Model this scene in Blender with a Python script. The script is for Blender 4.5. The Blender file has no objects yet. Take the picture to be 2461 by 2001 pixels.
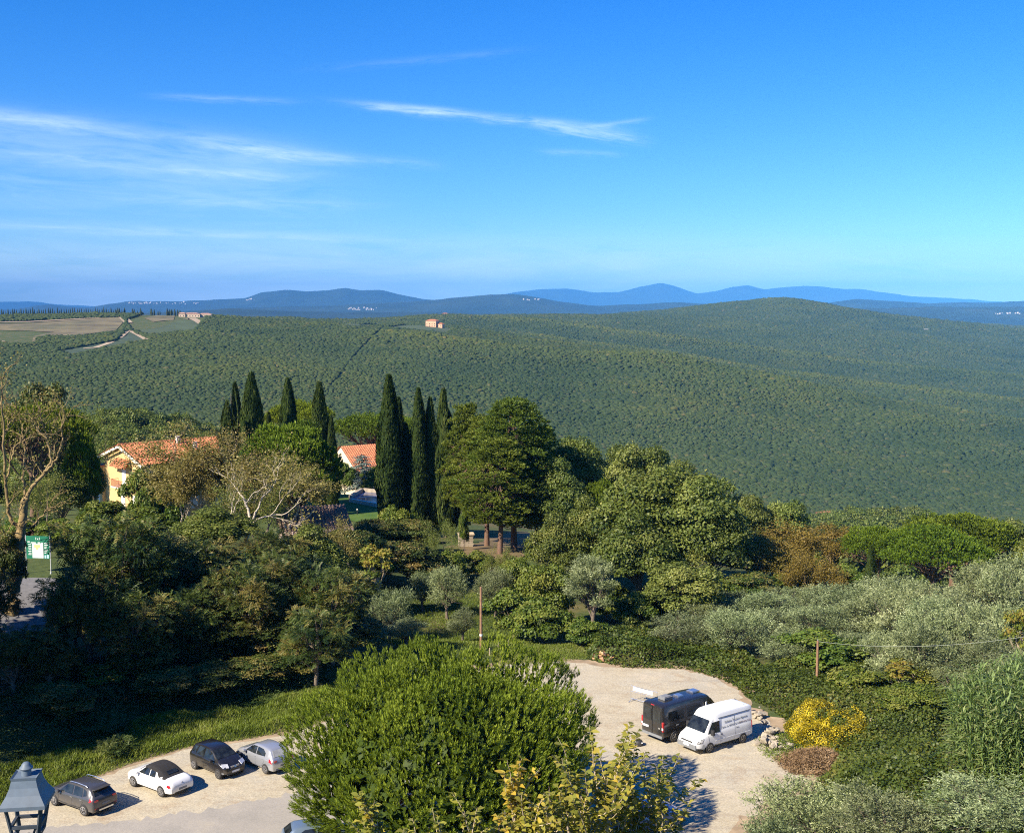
import bpy, bmesh, math, random
import numpy as np
from mathutils import Vector, Matrix
from math import radians, sin, cos, pi, atan, tan, sqrt

# ------------------------------------------------------------------ camera, sky, sun, exposure
C = bpy.context.scene
F, CX, CY, VH, CAMZ = 2500.0, 1067.5, 868.0, 645.0, 28.0
PITCH = atan((CY - VH) / F)
cam_d = bpy.data.cameras.new('camera')
cam = bpy.data.objects.new('camera', cam_d)
C.collection.objects.link(cam)
cam.location = (0, 0, CAMZ)
cam.rotation_euler = (pi / 2 - PITCH, 0, 0)
cam_d.sensor_fit = 'HORIZONTAL'
cam_d.sensor_width = 36
cam_d.lens = 36 * F / 2135.0
cam_d.clip_start = 0.5
cam_d.clip_end = 120000
C.camera = cam

SUN_H = np.array([-0.77, -0.64]); SUN_H = SUN_H / np.linalg.norm(SUN_H)
SUN_EL = radians(38)
SUN_DIR = Vector((SUN_H[0] * cos(SUN_EL), SUN_H[1] * cos(SUN_EL), sin(SUN_EL)))

W = bpy.data.worlds.new('World'); C.world = W; W.use_nodes = True
wn = W.node_tree.nodes; wl = W.node_tree.links
for n_ in list(wn): wn.remove(n_)
def wnode(t, **kw):
    n = wn.new(t)
    for k, v in kw.items(): setattr(n, k, v)
    return n
def wmath(op, a, b=None, clamp=False):
    n = wnode('ShaderNodeMath', operation=op, use_clamp=clamp)
    for i, s in enumerate((a, b)):
        if s is None: continue
        if isinstance(s, (int, float)): n.inputs[i].default_value = s
        else: wl.new(s, n.inputs[i])
    return n.outputs[0]
sky = wnode('ShaderNodeTexSky', sky_type='NISHITA')
sky.sun_disc = False
sky.sun_elevation = SUN_EL
sky.sun_rotation = math.atan2(SUN_H[0], SUN_H[1])
sky.altitude = 450; sky.air_density = 1.0; sky.dust_density = 0.15; sky.ozone_density = 2.2
hs = wnode('ShaderNodeHueSaturation'); hs.inputs['Saturation'].default_value = 1.5
wl.new(sky.outputs[0], hs.inputs['Color'])
tint = wnode('ShaderNodeMix', data_type='RGBA', blend_type='MULTIPLY'); tint.inputs['Factor'].default_value = 1.0
wl.new(hs.outputs[0], tint.inputs['A']); tint.inputs['B'].default_value = (0.49, 0.745, 1.13, 1)
# thin cirrus, mapped on a flat layer high above (direction / height), so it is one real sky seen from anywhere
tc = wnode('ShaderNodeTexCoord')
sep = wnode('ShaderNodeSeparateXYZ'); wl.new(tc.outputs['Generated'], sep.inputs[0])
az = wmath('ARCTAN2', sep.outputs[0], sep.outputs[1])            # azimuth from +Y, radians
hyp = wmath('SQRT', wmath('ADD', wmath('MULTIPLY', sep.outputs[0], sep.outputs[0]), wmath('MULTIPLY', sep.outputs[1], sep.outputs[1])))
el = wmath('ARCTAN2', sep.outputs[2], hyp)
def streak(a0, e0, slope, thick, length, amp, nscale, seed):
    """a wisp of cirrus: band around el = e0 + slope*(az-a0), torn by stretched noise"""
    da = wmath('SUBTRACT', az, a0)
    dev = wmath('SUBTRACT', wmath('SUBTRACT', el, e0), wmath('MULTIPLY', da, slope))
    cb = wnode('ShaderNodeCombineXYZ')
    wl.new(wmath('MULTIPLY', da, nscale), cb.inputs[0]); wl.new(wmath('MULTIPLY', dev, nscale * 7), cb.inputs[1]); cb.inputs[2].default_value = seed
    no = wnode('ShaderNodeTexNoise'); no.inputs['Scale'].default_value = 1.0; no.inputs['Detail'].default_value = 6; no.inputs['Roughness'].default_value = 0.62
    no.inputs['Distortion'].default_value = 0.5
    wl.new(cb.outputs[0], no.inputs['Vector'])
    warp = wmath('MULTIPLY', wmath('SUBTRACT', no.outputs[0], 0.5), thick * 1.6)
    d2 = wmath('DIVIDE', wmath('ADD', dev, warp), thick)
    band = wmath('POWER', 2.718, wmath('MULTIPLY', wmath('MULTIPLY', d2, d2), -1.0))
    l2 = wmath('DIVIDE', da, length)
    lb = wmath('POWER', 2.718, wmath('MULTIPLY', wmath('POWER', wmath('ABSOLUTE', l2), 4.0), -1.0))
    tex = wmath('MULTIPLY', wmath('SUBTRACT', no.outputs[0], 0.30), 3.2, clamp=True)
    return wmath('MULTIPLY', wmath('MULTIPLY', band, lb), wmath('MULTIPLY', tex, amp))
def AZ(u): return atan((u - CX) / F)
def EL(u, v):
    return atan((VH - v) / F * 1.0)
cl = None
for (u, v, sl, th, ln, am, ns, sd) in [
    (1000, 252, -0.085, 0.0034, 0.10, 0.30, 34, 1.0), (1230, 284, -0.15, 0.0044, 0.040, 0.34, 40, 2.0), (870, 238, -0.06, 0.0028, 0.04, 0.30, 40, 17.0),
    (1280, 268, 0.12, 0.0022, 0.025, 0.2, 45, 11.0),
    (40, 283, -0.03, 0.0058, 0.065, 0.26, 24, 3.0), (170, 292, -0.07, 0.006, 0.08, 0.14, 30, 18.0), (540, 322, -0.11, 0.0062, 0.050, 0.27, 32, 4.0), (620, 335, -0.05, 0.005, 0.05, 0.2, 36, 19.0),
    (230, 358, -0.05, 0.007, 0.16, 0.17, 20, 5.0), (480, 374, -0.06, 0.0035, 0.06, 0.2, 30, 20.0), (260, 318, -0.05, 0.016, 0.15, 0.17, 14, 6.0), (300, 400, -0.02, 0.022, 0.16, 0.17, 12, 9.0),
    (480, 228, 0.0, 0.0025, 0.05, 0.16, 35, 7.0), (380, 492, -0.03, 0.0038, 0.17, 0.26, 16, 8.0), (780, 342, -0.05, 0.004, 0.05, 0.14, 30, 10.0),
    (900, 540, -0.01, 0.022, 0.45, 0.26, 9, 12.0), (1210, 326, -0.05, 0.0024, 0.03, 0.16, 36, 13.0), (880, 140, 0.10, 0.003, 0.08, 0.06, 30, 14.0),
    (520, 428, -0.02, 0.004, 0.10, 0.18, 20, 15.0), (1067, 618, 0.0, 0.026, 0.9, 0.85, 4, 16.0)]:
    s_ = streak(AZ(u), EL(u, v), sl, th, ln, am, ns, sd)
    cl = s_ if cl is None else wmath('ADD', cl, s_)
cmix = wnode('ShaderNodeMix', data_type='RGBA')
wl.new(wmath('MINIMUM', cl, 0.75), cmix.inputs['Factor'])
wl.new(tint.outputs['Result'], cmix.inputs['A'])
cmix.inputs['B'].default_value = (7.6, 8.9, 9.9, 1)
bg = wnode('ShaderNodeBackground'); bg.inputs['Strength'].default_value = 0.08
wl.new(cmix.outputs['Result'], bg.inputs['Color'])
wo = wnode('ShaderNodeOutputWorld'); wl.new(bg.outputs[0], wo.inputs['Surface'])

sun_d = bpy.data.lights.new('sun', 'SUN'); sun_d.energy = 5.0; sun_d.angle = radians(0.5); sun_d.color = (1.0, 0.89, 0.73)
sun = bpy.data.objects.new('sun', sun_d); C.collection.objects.link(sun)
sun.rotation_euler = SUN_DIR.to_track_quat('Z', 'Y').to_euler()
sun.location = (-60, -50, 90)

C.view_settings.view_transform = 'Standard'; C.view_settings.look = 'None'
C.view_settings.exposure = 1.05; C.view_settings.gamma = 1.0; C.view_settings.use_curve_mapping = False
cy = C.cycles
cy.use_denoising = False
cy.filter_width = 1.1
cy.max_bounces = 5; cy.diffuse_bounces = 2; cy.glossy_bounces = 2; cy.transmission_bounces = 3; cy.transparent_max_bounces = 8; cy.volume_bounces = 0
cy.use_adaptive_sampling = True; cy.adaptive_threshold = 0.01
cy.sample_clamp_indirect = 1.5; cy.sample_clamp_direct = 6
cy.caustics_reflective = False; cy.caustics_refractive = False

# ------------------------------------------------------------------ helpers
RNG = np.random.default_rng(7)
random.seed(7)
def ray(u, v):
    a, b = (u - CX) / F, -(v - CY) / F
    return np.array([a, cos(PITCH) + b * sin(PITCH), -sin(PITCH) + b * cos(PITCH)])
def at_z(u, v, z=0.0):
    d = ray(u, v); t = (z - CAMZ) / d[2]
    return np.array([d[0] * t, d[1] * t, z])
def at_y(u, v, Y):
    d = ray(u, v); t = Y / d[1]
    return np.array([d[0] * t, Y, CAMZ + d[2] * t])
def ground_at(u, v):
    d = ray(u, v); ts = np.exp(np.linspace(math.log(20), math.log(9000), 4000))
    zz = CAMZ + d[2] * ts - terrain(d[0] * ts, d[1] * ts)
    k = np.argmax(zz < 0) if (zz < 0).any() else np.argmin(zz[1500:]) + 1500
    t = ts[k]
    return np.array([d[0] * t, d[1] * t, float(terrain(np.array([d[0] * t]), np.array([d[1] * t]))[0])])
def proj(x, y, z):
    zc = y * cos(PITCH) - (z - CAMZ) * sin(PITCH); yc = y * sin(PITCH) + (z - CAMZ) * cos(PITCH)
    return CX + F * x / zc, CY - F * yc / zc
def ss(t):
    t = np.clip(t, 0, 1); return t * t * (3 - 2 * t)
def _hash(ix, iy, seed):
    h = (ix.astype(np.int64) * 374761393 + iy.astype(np.int64) * 668265263 + seed * 974634577) & 0x7fffffff
    h = ((h ^ (h >> 13)) * 1274126177) & 0x7fffffff
    return ((h ^ (h >> 16)) & 0xffff) / 65535.0
def vnoise(x, y, seed=0):
    x = np.asarray(x, float); y = np.asarray(y, float)
    ix, iy = np.floor(x), np.floor(y); fx, fy = ss(x - ix), ss(y - iy)
    a = _hash(ix, iy, seed); b = _hash(ix + 1, iy, seed); c = _hash(ix, iy + 1, seed); d = _hash(ix + 1, iy + 1, seed)
    return (a * (1 - fx) + b * fx) * (1 - fy) + (c * (1 - fx) + d * fx) * fy
def fbm(x, y, seed=0, oct=4):
    s, a, t = 0, 1.0, 0
    for o in range(oct):
        s = s + a * vnoise(x * 2 ** o, y * 2 ** o, seed + o * 17); t += a; a *= 0.5
    return s / t - 0.5
def in_poly(px, py, poly):
    px = np.asarray(px); py = np.asarray(py); r = np.zeros(px.shape, bool); n = len(poly)
    for i in range(n):
        x1, y1 = poly[i]; x2, y2 = poly[(i + 1) % n]
        if y1 == y2: continue
        c = ((y1 > py) != (y2 > py)) & (px < (x2 - x1) * (py - y1) / (y2 - y1) + x1)
        r ^= c
    return r

def mesh_np(name, V, Fq, smooth=False):
    """mesh from an (n,3) array and an (m,k) face array (or list of arrays of equal k)"""
    me = bpy.data.meshes.new(name)
    V = np.ascontiguousarray(V, dtype=np.float32)
    arrs = Fq if isinstance(Fq, list) else [Fq]
    arrs = [np.asarray(a, dtype=np.int32) for a in arrs if len(a)]
    me.vertices.add(len(V)); me.vertices.foreach_set('co', V.ravel())
    nl = sum(a.size for a in arrs); nf = sum(len(a) for a in arrs)
    me.loops.add(nl); me.polygons.add(nf)
    me.loops.foreach_set('vertex_index', np.concatenate([a.ravel() for a in arrs]))
    tot = np.concatenate([np.full(len(a), a.shape[1], np.int32) for a in arrs])
    st = np.concatenate([[0], np.cumsum(tot)[:-1]]).astype(np.int32)
    me.polygons.foreach_set('loop_start', st)
    try: me.polygons.foreach_set('loop_total', tot)
    except Exception: pass
    if smooth: me.polygons.foreach_set('use_smooth', np.ones(nf, bool))
    me.update(calc_edges=True)
    return me
def attr(me, name, vals):
    a = me.attributes.new(name, 'FLOAT', 'POINT'); a.data.foreach_set('value', np.asarray(vals, np.float32).ravel())
def link(o):
    C.collection.objects.link(o); return o
def obj(name, me, mat=None, parent=None, loc=None):
    o = bpy.data.objects.new(name, me); link(o)
    if mat is not None and me is not None:
        for m in (mat if isinstance(mat, (list, tuple)) else [mat]): me.materials.append(m)
    if parent is not None: o.parent = parent
    if loc is not None: o.location = loc
    return o
def tag(o, label=None, cat=None, group=None, kind=None):
    if label: o['label'] = label
    if cat: o['category'] = cat
    if group: o['group'] = group
    if kind: o['kind'] = kind
    return o
def thing(name, loc, rz=0.0, label=None, cat=None, group=None):
    o = bpy.data.objects.new(name, None); link(o)
    o.empty_display_size = 0.2
    o.location = loc; o.rotation_euler = (0, 0, rz)
    return tag(o, label, cat, group)

class MB:
    """collects simple solids into one mesh"""
    def __init__(s): s.v = []; s.f = []; s.n = 0
    def add(s, V, Fs):
        V = [tuple(map(float, p)) for p in V]
        s.v += V; s.f += [tuple(int(i) + s.n for i in f) for f in Fs]; s.n += len(V); return s
    def box(s, c, size, rz=0.0, R=None):
        hx, hy, hz = size[0] / 2, size[1] / 2, size[2] / 2
        pts = [Vector((x, y, z)) for x in (-hx, hx) for y in (-hy, hy) for z in (-hz, hz)]
        M = R if R is not None else Matrix.Rotation(rz, 3, 'Z')
        return s.add([M @ p + Vector(c) for p in pts], [(0, 1, 3, 2), (4, 6, 7, 5), (0, 4, 5, 1), (2, 3, 7, 6), (0, 2, 6, 4), (1, 5, 7, 3)])
    def bar(s, a, b, w, h=None):
        a, b = Vector(a), Vector(b); d = b - a
        q = d.to_track_quat('X', 'Z').to_matrix()
        return s.box((a + b) / 2, (d.length, w, h or w), R=q)
    def tube(s, pts, rad, n=8, cap=True):
        V, Fs = tube_np(pts, rad, n)
        k = len(pts); Fs = [tuple(f) for f in Fs]
        if cap: Fs += [tuple(range(n - 1, -1, -1)), tuple(range((k - 1) * n, k * n))]
        return s.add(V, Fs)
    def lathe(s, prof, n=16, c=(0, 0, 0), M=None):
        """prof: list of (radius, z)"""
        V = []; Fs = []
        for r, z in prof:
            for i in range(n):
                p = Vector((r * cos(2 * pi * i / n), r * sin(2 * pi * i / n), z))
                if M is not None: p = M @ p
                V.append(p + Vector(c))
        for k in range(len(prof) - 1):
            for i in range(n): Fs.append((k * n + i, k * n + (i + 1) % n, (k + 1) * n + (i + 1) % n, (k + 1) * n + i))
        Fs += [tuple(range(n - 1, -1, -1)), tuple(range((len(prof) - 1) * n, len(prof) * n))]
        return s.add(V, Fs)
    def prism(s, poly, a, b):
        """poly: list of 3D points offset by vectors a and b"""
        n = len(poly); a = Vector(a); b = Vector(b)
        V = [Vector(p) + a for p in poly] + [Vector(p) + b for p in poly]
        return s.add(V, [tuple(range(n - 1, -1, -1)), tuple(range(n, 2 * n))] + [(i, (i + 1) % n, n + (i + 1) % n, n + i) for i in range(n)])
    def mesh(s, name, smooth=None):
        me = bpy.data.meshes.new(name); me.from_pydata(s.v, [], s.f); me.update()
        bm = bmesh.new(); bm.from_mesh(me); bmesh.ops.recalc_face_normals(bm, faces=bm.faces); bm.to_mesh(me); bm.free()
        if smooth is not None:
            me.polygons.foreach_set('use_smooth', np.ones(len(me.polygons), bool)); me.set_sharp_from_angle(angle=radians(smooth))
        return me
    def build(s, name, mat, parent=None, smooth=None, loc=None):
        return obj(name, s.mesh(name, smooth), mat, parent, loc)

def tube_np(pts, rad, n=6):
    P = np.asarray(pts, float); k = len(P)
    r = np.broadcast_to(np.asarray(rad, float), (k,))
    T = np.gradient(P, axis=0); T /= np.linalg.norm(T, axis=1)[:, None] + 1e-9
    ref = np.array([0.0, 0.0, 1.0]) if abs(T[0][2]) < 0.9 else np.array([1.0, 0, 0])
    A = np.cross(T, ref); A /= np.linalg.norm(A, axis=1)[:, None] + 1e-9
    B = np.cross(T, A)
    th = np.arange(n) * 2 * pi / n
    V = P[:, None, :] + r[:, None, None] * (A[:, None, :] * np.cos(th)[None, :, None] + B[:, None, :] * np.sin(th)[None, :, None])
    i = np.arange(k - 1)[:, None] * n; j = np.arange(n)[None, :]; j2 = (j + 1) % n
    Fs = np.stack([i + j, i + j2, i + n + j2, i + n + j], -1).reshape(-1, 4)
    return V.reshape(-1, 3), Fs

# ------------------------------------------------------------------ materials
def nodes_of(name):
    m = bpy.data.materials.new(name); m.use_nodes = True
    nt = m.node_tree
    for n in list(nt.nodes): nt.nodes.remove(n)
    return m, nt
class NT:
    def __init__(s, nt): s.nt = nt
    def n(s, t, **kw):
        x = s.nt.nodes.new(t)
        for k, v in kw.items(): setattr(x, k, v)
        return x
    def l(s, a, b): s.nt.links.new(a, b)
    def noise(s, scale, detail=4, rough=0.55, vec=None, dist=0.0):
        x = s.n('ShaderNodeTexNoise'); x.inputs['Scale'].default_value = scale; x.inputs['Detail'].default_value = detail; x.inputs['Roughness'].default_value = rough
        x.inputs['Distortion'].default_value = dist
        if vec is not None: s.l(vec, x.inputs['Vector'])
        return x.outputs[0]
    def ramp(s, fac, stops):
        x = s.n('ShaderNodeValToRGB'); e = x.color_ramp.elements
        while len(e) < len(stops): e.new(0.5)
        for i, (p, c) in enumerate(stops):
            e[i].position = p; e[i].color = (*c, 1)
        s.l(fac, x.inputs[0]); return x.outputs[0]
    def mix(s, fac, a, b, blend='MIX'):
        x = s.n('ShaderNodeMix', data_type='RGBA', blend_type=blend)
        for nm, v in (('Factor', fac), ('A', a), ('B', b)):
            if isinstance(v, (int, float)): x.inputs[nm].default_value = v
            elif isinstance(v, tuple): x.inputs[nm].default_value = (*v, 1)
            else: s.l(v, x.inputs[nm])
        return x.outputs['Result']
    def math(s, op, a, b=None, clamp=False):
        x = s.n('ShaderNodeMath', operation=op, use_clamp=clamp)
        for i, v in enumerate((a, b)):
            if v is None: continue
            if isinstance(v, (int, float)): x.inputs[i].default_value = v
            else: s.l(v, x.inputs[i])
        return x.outputs[0]
    def out(s, surf):
        o = s.n('ShaderNodeOutputMaterial'); s.l(surf, o.inputs['Surface'])
    def bsdf(s, col, rough=0.7, metal=0.0, spec=0.4, bump=None, bstr=0.4, bdist=0.02, coat=0.0):
        b = s.n('ShaderNodeBsdfPrincipled')
        if isinstance(col, tuple): b.inputs['Base Color'].default_value = (*col, 1)
        else: s.l(col, b.inputs['Base Color'])
        if isinstance(rough, (int, float)): b.inputs['Roughness'].default_value = rough
        else: s.l(rough, b.inputs['Roughness'])
        b.inputs['Metallic'].default_value = metal; b.inputs['Specular IOR Level'].default_value = spec
        if coat: b.inputs['Coat Weight'].default_value = coat; b.inputs['Coat Roughness'].default_value = 0.05
        if bump is not None:
            bp = s.n('ShaderNodeBump'); bp.inputs['Strength'].default_value = bstr; bp.inputs['Distance'].default_value = bdist
            s.l(bump, bp.inputs['Height']); s.l(bp.outputs[0], b.inputs['Normal'])
        return b.outputs[0]
def plain(name, col, rough=0.6, metal=0.0, spec=0.4, var=0.12, scale=6.0, coat=0.0, dirt=None):
    m, nt = nodes_of(name); t = NT(nt)
    co = t.n('ShaderNodeTexCoord').outputs['Object']
    n = t.noise(scale, 5, 0.6, co)
    d = tuple(max(0, c * (1 - var)) for c in col); l = tuple(min(1, c * (1 + var)) for c in col)
    c = t.ramp(n, [(0.3, d), (0.7, l)])
    if dirt is not None:
        n2 = t.noise(scale * 0.35, 6, 0.65, co)
        f = t.math('MULTIPLY', t.math('SUBTRACT', n2, 0.5), 3.0, clamp=True)
        c = t.mix(f, c, dirt)
    r = t.math('ADD', t.math('MULTIPLY', n, 0.12), rough - 0.06)
    t.out(t.bsdf(c, r, metal, spec, coat=coat)); return m
def glassy(name, col=(0.012, 0.015, 0.018), rough=0.06):
    m, nt = nodes_of(name); t = NT(nt)
    co = t.n('ShaderNodeTexCoord').outputs['Object']
    c = t.ramp(t.noise(2.5, 3, 0.5, co), [(0.35, tuple(x * 0.6 for x in col)), (0.7, tuple(x * 2.2 for x in col))])
    t.out(t.bsdf(c, rough, 0, 0.6)); return m

def leaf_mat(name, ca, cb, cc=None, trans=0.3, rough=0.5, spec=0.3, objvar=0.25, hue=0.012):
    """foliage: leaf colour from the per-leaf 'tint' (ca .. cb .. cc), a little per-plant variation, light through the leaf"""
    m, nt = nodes_of(name); t = NT(nt)
    a = t.n('ShaderNodeAttribute', attribute_name='tint')
    stops = [(0.0, ca), (0.6 if cc else 1.0, cb)] + ([(1.0, cc)] if cc else [])
    c = t.ramp(a.outputs['Fac'], stops)
    oi = t.n('ShaderNodeObjectInfo')
    h = t.n('ShaderNodeHueSaturation'); t.l(c, h.inputs['Color'])
    t.l(t.math('ADD', t.math('MULTIPLY', oi.outputs['Random'], objvar), 1.08 - objvar / 2), h.inputs['Value'])
    wnz = t.n('ShaderNodeTexWhiteNoise', noise_dimensions='1D'); t.l(oi.outputs['Random'], wnz.inputs['W'])
    t.l(t.math('ADD', t.math('MULTIPLY', wnz.outputs['Value'], 2 * hue), 0.5 - hue), h.inputs['Hue'])
    b = t.bsdf(h.outputs[0], rough, 0, spec)
    tr = t.n('ShaderNodeBsdfTranslucent')
    tc_ = t.mix(1.0, h.outputs[0], (1.0, 1.0, 0.55), 'MULTIPLY'); t.l(tc_, tr.inputs['Color'])
    mx = t.n('ShaderNodeMixShader'); mx.inputs[0].default_value = trans
    t.l(b, mx.inputs[1]); t.l(tr.outputs[0], mx.inputs[2]); t.out(mx.outputs[0]); return m
# ------------------------------------------------------------------ terrain
def near_h(x, y):
    d = ((y - 69) - 0.83 * (x + 30)) / 1.3
    bank = (1.2 * ss(d / 8) + 3.8 * ss((d - 19) / 13)) * (1 - ss((x + 27) / 19)) * (1 - 0.75 * ss((y - 118) / 35))
    xe = np.interp(y, [40, 50, 58, 64, 70, 89, 100], [2, 5, 9, 12.2, 17.4, 16.5, 19])
    rise = 6.0 * ss((x - xe - 0.3) / 16) * (1 - ss((y - 55) / 34)) - 1.0 * ss((y - 104) / 10) * ss((x - 18) / 8)
    dip = -1.6 * ss((y - 97) / 10) * (1 - ss((y - 150) / 30)) * (1 - ss((np.abs(x + 4) - 14) / 16))
    mound = 1.8 * np.exp(-((x - 0) / 10) ** 2 - ((y - 140) / 9) ** 2)
    h = bank + rise + dip + mound
    flat = ss((np.abs(d) - 0.5) / 4)
    rough = 0.35 * fbm(x / 9, y / 9, 3, 4) * np.clip(np.abs(h) * 0.8 + ss((y - 95) / 8), 0, 1)
    nr = (CAMZ - 0.44 * y - 4.0)
    w = ss((56 - y) / 12)
    return (h + rough) * (1 - w) + np.maximum(nr, h) * w
TAB = {
 -500: [(130, 4), (165, 0), (200, -2), (330, -18), (450, -34), (700, -58), (1000, -52), (1500, -20), (2000, 14), (2300, 10), (3000, -30), (4500, -60), (6000, -70), (14000, -90)],
 0: [(130, 3), (165, -1), (200, -2), (330, -18), (450, -30), (700, -58), (1000, -52), (1500, -22), (2000, 15), (2300, 10), (3000, -30), (4500, -60), (6000, -70), (14000, -90)],
 230: [(130, 2), (165, -2), (200, -2), (300, -14), (380, -21), (480, -15), (560, -34), (700, -60), (1000, -52), (1500, -17), (2000, 19), (2200, 17), (3000, -30), (4500, -60), (6000, -70), (14000, -90)],
 420: [(130, 1), (165, -2), (200, -2), (300, -18), (380, -26), (480, -22), (560, -38), (700, -60), (1000, -52), (1500, -14), (2000, 20), (2200, 14), (3000, -20), (4500, -60), (6000, -70), (14000, -90)],
 600: [(130, 0), (165, -2), (200, -2), (330, -22), (450, -40), (700, -62), (1000, -52), (1500, -17), (1900, 9), (2100, 8), (2400, 2), (2800, 8), (3200, -6), (4500, -50), (6000, -70), (14000, -90)],
 900: [(130, 0), (165, -2), (200, -3), (330, -26), (450, -46), (700, -70), (1000, -60), (1400, -30), (1800, 1), (1960, 4), (2200, -4), (2900, 6), (3300, -2), (4500, -40), (6000, -70), (14000, -90)],
 1047: [(130, 0), (165, -3), (200, -6), (330, -30), (450, -50), (700, -78), (1000, -68), (1400, -36), (1850, -6), (2200, -24), (3000, -8), (3600, 0), (4500, -25), (6000, -60), (14000, -90)],
 1200: [(130, 0), (165, -4), (200, -9), (330, -32), (450, -52), (700, -84), (1000, -76), (1400, -46), (1750, -16), (2100, -46), (3000, -14), (4200, -4), (5000, -20), (6000, -40), (14000, -90)],
 1388: [(130, -1), (165, -6), (200, -12), (330, -36), (450, -56), (700, -92), (1000, -80), (1300, -56), (1600, -30), (2000, -62), (3000, -20), (4500, 14), (5500, -5), (6500, -30), (14000, -90)],
 1633: [(130, -2), (165, -9), (200, -16), (330, -40), (450, -60), (700, -98), (1000, -85), (1400, -61), (1800, -90), (2600, -56), (3500, -4), (4500, 62), (5500, 20), (6500, -20), (14000, -90)],
 1850: [(130, -3), (165, -11), (200, -19), (330, -40), (440, -50), (540, -62), (700, -102), (1000, -92), (1270, -77), (1600, -102), (2600, -74), (3600, -24), (4700, 4), (6000, -40), (14000, -90)],
 2135: [(130, -2), (165, -10), (200, -18), (330, -42), (450, -56), (700, -100), (1000, -98), (1150, -88), (1500, -112), (2500, -96), (3600, -60), (4700, -42), (6000, -60), (8000, -80), (14000, -90)],
 2700: [(130, -2), (165, -10), (200, -18), (330, -42), (450, -60), (700, -100), (1000, -98), (1150, -88), (1500, -112), (2500, -96), (3600, -60), (4700, -42), (6000, -60), (8000, -80), (14000, -90)],
}
_us = np.array(sorted(TAB)); LR0, LR1, NLR = math.log(100), math.log(14000), 500
_lr = np.linspace(LR0, LR1, NLR)
_tab = np.array([np.interp(_lr, [math.log(r) for r, e in TAB[u]], [e for r, e in TAB[u]]) for u in _us])
_tab0 = _tab.copy()
_k = np.exp(-np.linspace(-2.2, 2.2, 17) ** 2); _k /= _k.sum()
_tab = np.array([np.convolve(np.pad(r_, 8, mode='edge'), _k, 'valid') for r_ in _tab])
_ug = np.linspace(-500, 2700, 321)
_grid = np.array([np.interp(_ug, _us, _tab[:, j]) for j in range(NLR)])           # (r, u)
_k2 = np.exp(-np.linspace(-2, 2, 13) ** 2); _k2 /= _k2.sum()
_grid = np.array([np.convolve(np.pad(r_, 6, mode='edge'), _k2, 'valid') for r_ in _grid])
def far_h(x, y):
    yy = np.maximum(y, 1.0)
    r = np.sqrt(x * x + y * y)
    u = CX + F * x / yy
    fu = np.clip((u + 500) / 10, 0, 319.999); fr = np.clip((np.log(np.maximum(r, 1)) - LR0) / (LR1 - LR0) * (NLR - 1), 0, NLR - 1.001)
    iu, ir = fu.astype(int), fr.astype(int); a, b = fu - iu, fr - ir
    e = (_grid[ir, iu] * (1 - a) + _grid[ir, iu + 1] * a) * (1 - b) + (_grid[ir + 1, iu] * (1 - a) + _grid[ir + 1, iu + 1] * a) * b
    # spurs that run down from upper left to lower right, so that one hides part of the next
    near_crest = ss((r - 1500) / 250) * (1 - ss((r - 2500) / 300)) * (1 - ss((u - 950) / 250))
    nn, tt = x * 0.55 + y * 0.83, x * 0.83 - y * 0.55
    wv = 120 * fbm(x / 500, y / 500, 61, 2)
    r1 = 1 - np.abs(2 * vnoise((nn + wv) / 520, tt / 1300, 11) - 1); r2 = 1 - np.abs(2 * vnoise((nn + wv) / 1150, tt / 2400, 12) - 1)
    amp1 = 34 * ss((r - 650) / 500) * (1 - 0.35 * ss((r - 2300) / 900)) * (1 - 0.8 * near_crest)
    amp2 = 62 * ss((r - 2100) / 700) * (1 - 0.75 * ss((r - 4000) / 500)) * (1 - near_crest)
    e = e + amp1 * (r1 - 0.62) + amp2 * (r2 - 0.75) + 10 * ss((r - 450) / 900) * fbm(x / 260, y / 300, 21, 3) * (1 - 0.5 * near_crest) + 3 * ss((r - 250) / 300) * fbm(x / 70, y / 90, 5, 3)
    return e
def terrain(x, y):
    x = np.asarray(x, float); y = np.asarray(y, float)
    r = np.sqrt(x * x + y * y)
    w = ss((r - 122) / 40)
    return near_h(x, y) * (1 - w) + far_h(x, y) * w

# one polar sheet of ground out to the foot of the mountains
NR, NA = 470, 400
rr = np.exp(np.linspace(math.log(6), math.log(13500), NR)); aa = np.radians(np.linspace(-50, 50, NA))
RR, AA = np.meshgrid(rr, aa, indexing='ij')
GX, GY = RR * np.sin(AA), RR * np.cos(AA)
GZ = terrain(GX, GY)
GZ = np.where(RR < 6.5, GZ, GZ)
Vg = np.stack([GX, GY, GZ], -1).reshape(-1, 3)
ii, jj = np.meshgrid(np.arange(NR - 1), np.arange(NA - 1), indexing='ij'); b0 = (ii * NA + jj).ravel()
Fg = np.stack([b0, b0 + 1, b0 + NA + 1, b0 + NA], -1)[:, ::-1]

m_ground, nt = nodes_of('ground_earth'); t = NT(nt)
geo = t.n('ShaderNodeNewGeometry').outputs['Position']
n1 = t.noise(0.12, 6, 0.6, geo); n2 = t.noise(1.3, 6, 0.7, geo)
cgrass = t.ramp(n2, [(0.25, (0.035, 0.05, 0.012)), (0.55, (0.07, 0.095, 0.025)), (0.8, (0.13, 0.12, 0.045))])
cdry = t.ramp(n2, [(0.3, (0.12, 0.085, 0.04)), (0.7, (0.22, 0.16, 0.08))])
cg = t.mix(t.math('MULTIPLY', t.math('SUBTRACT', n1, 0.5), 4.0, clamp=True), cgrass, cdry)
t.out(t.bsdf(cg, 0.9, 0, 0.2, bump=n2, bstr=0.8, bdist=0.15))
go = obj('ground', mesh_np('ground', Vg, Fg, True), m_ground); tag(go, kind='structure')

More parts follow.
